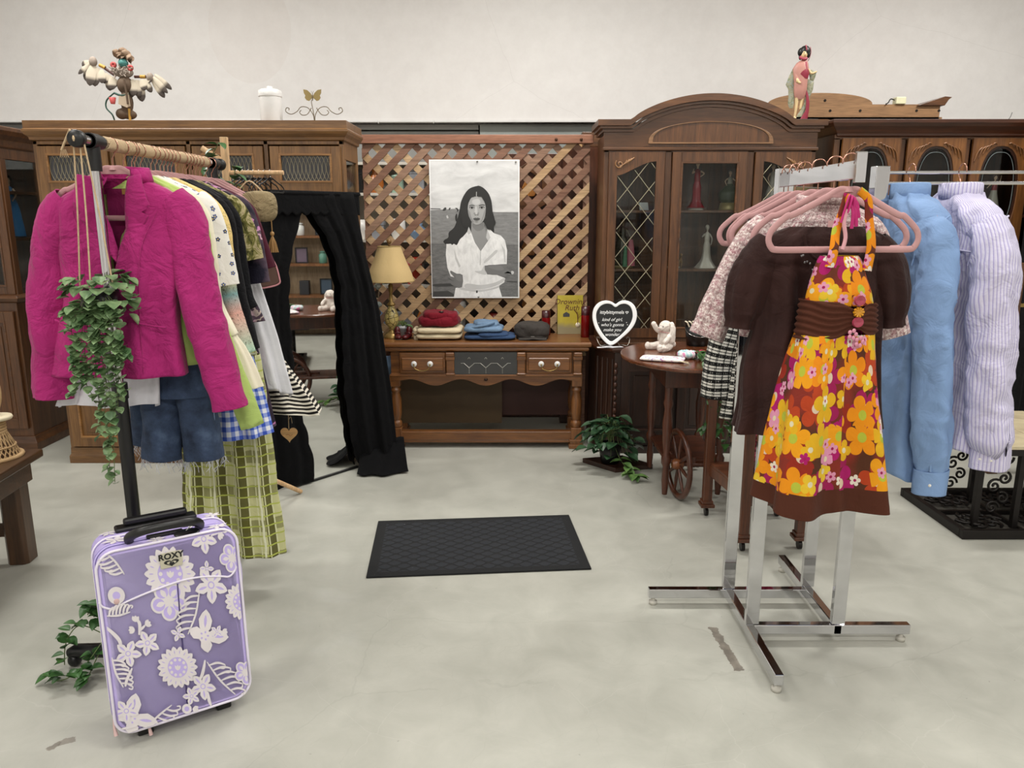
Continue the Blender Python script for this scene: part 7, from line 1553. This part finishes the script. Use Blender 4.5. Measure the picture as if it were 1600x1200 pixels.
# checked coat behind the post
ck = uvcloth('boucle_check', m_check, .95, .2, .6); Cx = thing('checked_coat','black and white checked boucle coat hanging behind the holed chrome post','coat',(1.04,2.96,0),math.radians(-6))
m = MB(); gbody(m,[(1.33,0,.07,.03),(1.30,0,.12,.04),(1.26,0,.15,.045),(1.15,0,.155,.055),(.95,0,.18,.065),(.72,0,.205,.075)],(7,.002,.010),4.0,.004,n=110,m=60,hem=.004); m.build('coat_body', ck, Cx, solid=.005)
for sx in (-1,1): m = MB(); sleeve(m,[(sx*.125,0,1.26,.04,.035),(sx*.165,0,1.20,.05,.042),(sx*.195,0,1.08,.052,.045),(sx*.222,0,.95,.055,.046),(sx*.228,0,.80,.056,.048)],seed=7+sx,wr=.004); m.build('sleeve', ck, Cx, solid=.005)
hang((1.04,2.82,1.50), math.radians(-6), 'pink velvet hanger holding the black and white checked coat', 'pink hangers on the chrome rack')
# ---------------------------------------------------------------- shirts on the right arm
def shirt(name, label, x, mat, zend, sw, seed, hemz, drop=0):
    R = thing(name, label, 'shirt', (x, 2.51, 0), math.radians(90)); m = MB()
    gbody(m,[(1.578,0,.056,.046),(1.562,0,.085,.054),(1.545,0,.130,.060),(1.515,0,.180,.062),(1.47,0,.212,.062),(1.38,0,.212,.060),(1.2,0,.205,.060),(1.0,0,.205,.065),(hemz,0,.215,.08)],(6,.004,.016),seed,.012,n=150,m=120,hem=.02); m.build('shirt_body', mat, R, solid=.002)
    m = MB(); P=[]
    for k in range(7):
        h = k/6; P.append([((.056+.008*math.sin(h*PI)+(.010*(h-.5)*2 if h > .5 else 0))*math.cos(a_), (.046+.010*math.sin(h*PI)+(.014*(h-.5)*2 if h > .5 else 0))*math.sin(a_), 1.562+.052*min(1,h*1.7)-.060*max(0,h-.58)*2.2) for a_ in [2*PI*i/48 for i in range(48)]])
    m.grid(P,0,True); m.build('collar', mat, R, solid=.003)
    for sx in (-1,1):
        m = MB(); e = sw*.055*(1 if sx < 0 else .9)
        sleeve(m,[(sx*.178,.01,1.475,.05,.050),(sx*.222,.005,1.40,.060,.058),(sx*.242,-.005,1.2,.062,.058),(sx*.248,-.02,1.0,.060,.060),(sx*.248,-.035,.85,.058,.060),(sx*.244,-.05,zend+.11,.050,.054),(sx*.243,-.052,zend+.075,.044,.050)],seed=seed+sx,wr=.013,n=56,m=120); m.build('sleeve', mat, R, solid=.002)
        m = MB(); sleeve(m,[(sx*.243,-.052,zend+.078,.045,.052),(sx*.243,-.053,zend+.04,.046,.055),(sx*.243,-.054,zend,.046,.055)],seed=seed,wr=.003,n=48,m=12); cf = m.build('cuff', mat, R, solid=.004)
        if sx < 0:
            m = MB()
            for dx in (-.012,.012): m.ell((sx*.243+dx*.7-.03,.0 if False else -.020+dx,zend+.035),.0055,.0055,.0055,10,8)
            m.build('cuff_button', plain('pearl_button','#e8e4da',.3), cf)
            MB().tube(smooth([(-.285,-.015,zend+.20),(-.283,-.020,zend+.14),(-.282,-.028,zend+.08)],4),.006,8,flat=.6).build('placket', mat, R)
    m = MB(); m.tube(smooth([(-.205,.055,1.40),(-.1,.070,1.405),(0,.075,1.41),(.1,.070,1.405)],5),.003,6); m.tube(smooth([(-.195,-.04,1.505),(-.222,0,1.485),(-.215,.05,1.44),(-.195,.062,1.36)],5),.003,6); m.build('yoke_seam', mat, R)
    hang((x, 2.51, 1.662), math.radians(90), 'pink velvet hanger inside the '+label.split(' hanging')[0], 'pink hangers on the chrome rack')
    return R
chamb = cloth('blue_chambray','#7f9cc6',.85,.15,1400,.3,.08,.4)
bs = shirt('blue_shirt','plain light blue long-sleeved shirt hanging on the right arm of the chrome rack',1.262,chamb,.655,1,3.0,.70)
bs.scale = (.9, .95, 1)
shirt('striped_shirt','white and lilac pinstriped long-sleeved shirt hanging beyond the blue shirt',1.422,uvcloth('lilac_pinstripe', m_stripe, .85, .1, .45),.745,1,8.0,.78)
# ---------------------------------------------------------------- suitcase
SL = WZ(185,1155,.035); SR = WZ(392,1088,.035); ang = math.atan2(SR.y-SL.y, SR.x-SL.x); SW = (SR-SL).length
Sc = thing('floral_suitcase','lilac rolling suitcase printed with white flowers standing in the left foreground','suitcase',(SL.x,SL.y,0),ang); SH = .545; SD = .205; Z0_ = .045
lil = cloth('lilac_nylon','#b9abe0',.6,.1,1200,.12,.03,.1); lil2 = cloth('lilac_edge','#c2b8e2',.6,.1,1200,.1,.03,.1); piping = plain('white_piping','#ded8e6',.4)
def lean(M): return M
tilt = Matrix.Translation((0,0,Z0_)) @ Matrix.Rotation(math.radians(-3.5),4,'X')
m = MB().push(tilt); rs = rrect(0,SW,0,SH,.05,8)
for (y0,y1) in ((.0,.055),(.058,.130),(.133,SD)): m.prism(rs,y0,y1,0 if y0 else 0)
m.prism(rrect(.002,SW-.002,.002,SH-.002,.05,8),.0,SD-.002,1); m.build('case_body', [lil,lil2], Sc, bevel=.008, seg=3)
for nm, y, r, mt in (('edge_piping',.0,.0040,piping),('edge_piping',.055,.0028,lil2),('zipper',.0565,.004,plain('lilac_zip','#8f80c0',.4)),('edge_piping',.132,.003,piping)):
    MB().push(tilt).tube([(x+(-.001 if x < SW/2 else .001),y,z) for x,z in rrect(-.002,SW+.002,-.002,SH+.002,.052,8)],r,8,closed=True).build(nm, mt, Sc)
# pocket seam lines traced on the front
Cn4 = [(95,290),(790,160),(828,940),(165,1130)]   # TL TR BR BL in the enlarged picture
def sc(x, y):
    u, v = .5, .5
    for _ in range(20):
        X = (1-u)*(1-v)*Cn4[0][0]+u*(1-v)*Cn4[1][0]+u*v*Cn4[2][0]+(1-u)*v*Cn4[3][0]; Y_ = (1-u)*(1-v)*Cn4[0][1]+u*(1-v)*Cn4[1][1]+u*v*Cn4[2][1]+(1-u)*v*Cn4[3][1]
        dxu = (1-v)*(Cn4[1][0]-Cn4[0][0])+v*(Cn4[2][0]-Cn4[3][0]); dyu = (1-v)*(Cn4[1][1]-Cn4[0][1])+v*(Cn4[2][1]-Cn4[3][1]); dxv = (1-u)*(Cn4[3][0]-Cn4[0][0])+u*(Cn4[2][0]-Cn4[1][0]); dyv = (1-u)*(Cn4[3][1]-Cn4[0][1])+u*(Cn4[2][1]-Cn4[1][1])
        det = dxu*dyv-dxv*dyu; ex, ey = x-X, y-Y_; u += (ex*dyv-ey*dxv)/det; v += (ey*dxu-ex*dyu)/det
    return (u*SW, (1-v)*SH)
def sc3(x, y, yy=-.003): q = sc(x,y); return (q[0], yy, q[1])
MB().push(tilt).tube([sc3(*p) for p in smooth([(103,500),(120,520),(165,530),(215,505),(300,470),(400,435),(500,405),(600,388),(700,385),(745,385),(775,360),(785,340)],5)],.0032,8).build('pocket_piping', piping, Sc)
MB().push(tilt).tube([sc3(*p,yy=-.0015) for p in ((478,420),(484,600),(494,800),(500,1000))],.0022,6).build('front_seam', plain('dark_seam','#4a3f70',.6), Sc)
fm = MB().push(tilt); prt = [plain('white_print','#d9d3d6',.6), lil]; dep = [0]
def poly(pts, mi=0):
    q = [sc(*p) for p in pts]; q = clip(q,.006,SW-.006,.006,SH-.006)
    if len(q) > 2: dep[0] += 1; fm.flat(q, -.0012-.000012*dep[0], mi)
def circ(x, y, r, mi=0, ry=None): poly([(x+r*math.cos(2*PI*k/20), y+(ry or r)*math.sin(2*PI*k/20)) for k in range(20)], mi)
def petal(x, y, a_, L_, w_, mi=0, r0=0):
    c, s_ = math.cos(a_), math.sin(a_); P_ = [(r0,0),(r0+L_*.3,w_*.8),(r0+L_*.6,w_),(r0+L_*.85,w_*.55),(r0+L_,0),(r0+L_*.85,-w_*.55),(r0+L_*.6,-w_),(r0+L_*.3,-w_*.8)]
    poly([(x+p*c-q*s_, y+p*s_+q*c) for p,q in P_], mi)
def sun(x, y, R_):
    for k in range(18): petal(x,y,2*PI*k/18,R_*.50,R_*.16,0,R_*.52)
    circ(x,y,R_*.66,0); 
    for k in range(18): petal(x,y,2*PI*k/18,R_*.2,R_*.022,1,R_*.64)
    circ(x,y,R_*.50,1)
    for k in range(10): circ(x+R_*.38*math.cos(2*PI*k/10),y+R_*.38*math.sin(2*PI*k/10),R_*.075)
    for k in range(3): petal(x,y+R_*.15,-PI/2+(k-1)*.5,R_*.28,R_*.06)
def flw(x, y, R_, n_=5, a0=0, dots=True):
    for k in range(n_): petal(x,y,a0+2*PI*k/n_,R_,R_*.30)
    for k in range(n_): petal(x,y,a0+2*PI*k/n_,R_*.55,R_*.07,1,R_*.25)
    circ(x,y,R_*.2,1); circ(x,y,R_*.13)
def scallop(x, y, R_, n_=5, a0=0):
    for k in range(n_): circ(x+R_*.55*math.cos(a0+2*PI*k/n_),y+R_*.55*math.sin(a0+2*PI*k/n_),R_*.42)
    for k in range(n_): circ(x+R_*.55*math.cos(a0+2*PI*k/n_),y+R_*.55*math.sin(a0+2*PI*k/n_),R_*.31,1)
    for k in range(n_): petal(x,y,a0+2*PI*k/n_,R_*.5,R_*.13,0,R_*.2)
    circ(x,y,R_*.2)
def stroke(pts, w_, mi=0):
    q = smooth(pts,5); L_, R_ = [], []
    for i,p in enumerate(q):
        a_, b = q[max(i-1,0)], q[min(i+1,len(q)-1)]; dx, dy = b[0]-a_[0], b[1]-a_[1]; l_ = math.hypot(dx,dy) or 1; ww = w_*(.35+.65*math.sin(PI*(i+.5)/len(q))); L_.append((p[0]-dy/l_*ww,p[1]+dx/l_*ww)); R_.append((p[0]+dy/l_*ww,p[1]-dx/l_*ww))
    for i in range(len(q)-1): poly([L_[i],L_[i+1],R_[i+1],R_[i]], mi)
def fern(x, y, a_, L_, w_, sd=1):
    c, s_ = math.cos(a_), math.sin(a_); T = lambda p,q: (x+p*c-q*s_, y+p*s_+q*c)
    stroke([T(0,0),T(L_*.5,-w_*.15*sd),T(L_,0)],5)
    for k in range(6):
        t_ = .08+.15*k; ww = w_*math.sin(PI*(.25+.6*t_)); stroke([T(L_*t_,-w_*.1*sd),T(L_*(t_+.10),ww*.6*sd),T(L_*(t_+.26),ww*sd)],5.5)
        stroke([T(L_*(t_+.26),ww*sd),T(L_*(t_+.30),ww*.75*sd),T(L_*(t_+.24),ww*.5*sd)],4)
def bfly(x, y, R_, a0):
    for s_ in (1,-1):
        petal(x,y,a0+s_*.75,R_,R_*.28); petal(x,y,a0+s_*2.1,R_*.65,R_*.24)
        petal(x,y,a0+s_*.75,R_*.5,R_*.06,1,R_*.3)
    circ(x,y,R_*.26); 
    for k in range(5): petal(x,y,2*PI*k/5,R_*.1,R_*.04,1,R_*.09)
def bud(x, y, a_): 
    for d_ in (-.5,0,.5): petal(x,y,a_+d_,32,9)
sun(445,375,125); scallop(432,500,95,5,.3); fern(225,375,-2.3,150,60,-1); flw(622,215,70,5,.2); stroke([(660,200),(700,185),(730,180)],6); bud(700,190,.8); bud(715,175,-.3)
scallop(765,300,70,5,.5); flw(630,350,38,4,.0); flw(648,425,88,5,.3); fern(585,455,1.9,210,75,1); bfly(600,660,125,-.7); flw(665,640,34,4,.6); bud(690,643,0)
sun(800,500,85); circ(183,468,40,0); circ(183,468,18,1); stroke([(115,600),(160,640),(190,680),(190,730)],9); fern(135,560,-.15,110,45,-1); flw(225,735,65,5,.1); flw(318,688,62,5,.5); stroke([(280,650),(285,600),(270,575)],8); stroke([(285,630),(310,605)],6); bud(265,590,-1.5); bud(310,605,-.5); bud(262,625,3.1)
flw(467,648,38,4,.4); sun(458,805,98); fern(150,750,1.25,150,60,-1); fern(605,780,.85,210,75,-1); stroke([(595,770),(580,830),(560,870)],8); flw(578,895,68,5,.2); stroke([(600,920),(605,960),(615,990)],8); stroke([(240,800),(215,850),(205,885)],7)
bfly(225,1040,125,-.6); fern(280,1110,-.75,190,60,1); flw(518,940,45,5,.6); circ(492,1000,24,0); circ(492,1000,12,1); bud(520,1000,.2); scallop(800,830,62,5,.2); flw(205,1000,60,5,.3); stroke([(180,1085),(230,1075),(265,1060)],7)
fm.build('printed_flowers', prt, Sc)
# same print on the left side and top
fm = MB().push(tilt); dep[0] = 0
M_ = fm.T.copy()
for (cy, cz, R_) in ((.03,.10,.035),(.09,.22,.04),(.03,.36,.035),(.10,.45,.035),(.16,.12,.035),(.165,.33,.04)):
    for k in range(6):
        a_ = 2*PI*k/6+cz*9; pts = [(0,0),(R_*.5,R_*.22),(R_,0),(R_*.5,-R_*.22)]; vs = [(-.0095+.008-.0002*k, cy+p*math.cos(a_)-q*math.sin(a_), cz+p*math.sin(a_)+q*math.cos(a_)) for p,q in pts]; fm.add(vs,[(0,1,2,3)])
for (cx_, cy, R_) in ((.06,.10,.04),(.16,.03,.03),(.27,.10,.035),(.33,.04,.035),(.20,.17,.035),(.34,.16,.03),(.05,.18,.03)):
    for k in range(6):
        a_ = 2*PI*k/6+cx_*20; pts = [(0,0),(R_*.5,R_*.22),(R_,0),(R_*.5,-R_*.22)]; vs = [(cx_+p*math.cos(a_)-q*math.sin(a_), min(max(cy+p*math.sin(a_)+q*math.cos(a_),.004),SD-.01), SH+.0012+.0002*k) for p,q in pts]; fm.add(vs,[(0,1,2,3)])
fm.build('printed_flowers', prt, Sc)
# badge
q = sc(452,308); bd = MB().push(tilt).prism([(x+q[0],z+q[1]) for x,z in rrect(-.030,.030,-.023,.023,.006)],-.006,-.001).build('logo_badge', plain('badge_cream','#b9b4a0',.5), Sc, bevel=.001)
q3 = tilt @ Vector((q[0],-.0065,q[1]+.004)); text('logo_lettering','ROXY',.024,G['black'],bd,q3,rot=(PI/2-math.radians(3.5),0,0),off=.0009,space=1.05)
m = MB().push(tilt); hh_ = [(x*1.35+q[0], z*.72+q[1]-.010) for x,z in heart(.030,36)]; m.prism(hh_,-.0068,-.006,0); m.prism([(x*.62+q[0]*.38, z*.62+(q[1]-.011)*.38) for x,z in hh_],-.0072,-.0068,1); m.prism([(q[0]-.007,q[1]-.010),(q[0]-.002,q[1]-.004),(q[0]+.001,q[1]-.008),(q[0]+.004,q[1]-.005),(q[0]+.008,q[1]-.011),(q[0],q[1]-.018)],-.0076,-.0072,0); m.build('logo_heart', [G['black'], plain('badge_cream','#b9b4a0')], bd)
# handles, wheels, feet
hx = SW*.50
MB().push(tilt).tube(smooth([(hx-.095,.055,SH+.004),(hx-.095,.035,SH+.022),(hx-.065,.005,SH+.042),(hx,-.005,SH+.048),(hx+.065,.005,SH+.042),(hx+.095,.035,SH+.022),(hx+.095,.055,SH+.004)],6),.0125,12,flat=1.1).build('carry_handle', blackp, Sc)
MB().push(tilt).box(hx-.05,hx+.05,.045,.065,SH+.0,SH+.010).build('handle_base', blackp, Sc, bevel=.004)
m = MB().push(tilt).box(hx-.12,hx+.11,SD-.045,SD+.004,SH-.002,SH+.014); m.build('handle_housing', blackp, Sc, bevel=.006); MB().push(tilt).box(hx-.095,hx+.085,SD-.035,SD-.010,SH+.014,SH+.036).build('pull_handle', blackp, Sc, bevel=.007)
MB().push(tilt@Matrix.Translation((hx+.055,.02,SH+.004))@Matrix.Rotation(.25,4,'X')).lathe([(.002,0),(.034,0),(.036,.002),(.034,.004),(.002,.004)],n=32,sy=.6).build('round_tag', blackp, Sc)
MB().push(tilt).tube(smooth([(hx+.055,.03,SH+.010),(hx+.075,.02,SH+.03),(hx+.085,.04,SH+.03)],4),.0014,6).build('tag_loop', plain('white_loop','#d8d8d8'), Sc)
MB().push(tilt).tube(smooth([(SW+.002,.09,.30),(SW+.018,.09,.33),(SW+.018,.09,.40),(SW+.002,.09,.43)],5),.008,10).build('side_handle', lil2, Sc)
for x in (.075,SW-.075):
    MB().box(x-.022,x+.022,.03,.075,.0,.05).build('stand_foot', blackp, Sc, bevel=.005); MB().cyl((x-.014,SD-.02,.026),(x+.014,SD-.02,.026),.026,n=24).box(x-.022,x+.022,SD-.04,SD,.03,.06).build('wheel', blackp, Sc, bevel=.002)
for (x,z) in ((-.004,.02),(.085,-.012)): MB().push(tilt).tube([(x,.03,z+.02),(x-.002,.01,z),(x,.005,z-.02)],[.003,.004,.006],8).build('zip_pull', plain('pink_zip_pull','#c9a9a6',.4), Sc)
q = sc(183,495); MB().push(tilt).ell((q[0],-.004,q[1]),.009,.004,.010,14,8).build('snap_button', plain('pink_zip_pull','#c9a9a6',.4), Sc)
# ---------------------------------------------------------------- shelf unit off to the right, seen only in the mirror
Sh = thing('display_shelf','tall pine-backed display shelf stocked with framed prints seen in the mirror','shelf',(4.6,3.9,0),math.radians(-80))
pw_ = wood('pale_shelf_board','#8a6f52','#b8a284',.6,1,'Z',0); fr_ = wz(W_PEC)
m = MB().box(-.7,.7,.28,.3,0,2.0); m.build('back_board', pw_, Sh)
m = MB().box(-.72,-.69,0,.3,0,2.05).box(.69,.72,0,.3,0,2.05)
for z in (.1,.5,.9,1.25,1.6,2.0): m.box(-.69,.69,0,.28,z,z+.03)
m.build('shelf_frame', fr_, Sh)

rr = random.Random(14)
for zi, z in enumerate((.53,.93,1.28,1.63)):
    for k in range(5):
        x = -.56+.27*k+rr.uniform(-.03,.03); ct = rr.choice(('frame','frame','jar','box')); h = rr.uniform(.14,.24); q = Sh.matrix_basis @ Vector((x, .12, z+.001))
        if ct == 'frame': o = thing('picture_frame','small dark picture frame standing on the display shelf behind the racks','picture frame',q,math.radians(-80),'pictures on the display shelf'); MB().holed(rect(-.08,.08,0,h),rect(-.065,.065,.015,h-.015),-.008,.008).build('frame_border', blackp, o); MB().box(-.065,.065,0,.004,.015,h-.015).build('picture', plain('print_'+('a','b','c')[k%3],('#8a7a50','#3a4a5a','#6a5a6a')[k%3]), o)
        elif ct == 'jar': jar(q.x,q.y,q.z,h,.05,plain('shelf_jar_'+('a','b')[k%2],('#d8d8d4','#5b8a78')[k%2],.2),'pale lidded jar standing on the display shelf behind the racks','jar','jar',None,'jars on the display shelf')
        else: tag(MB().box(-.06,.06,-.05,.05,0,h).build('gift_box', plain('shelf_box_'+('a','b')[k%2],('#222226','#9c3a4a')[k%2]), loc=q, rot=(0,0,math.radians(-80)), bevel=.004),'small gift box on the display shelf behind the racks','box','boxes on the display shelf')
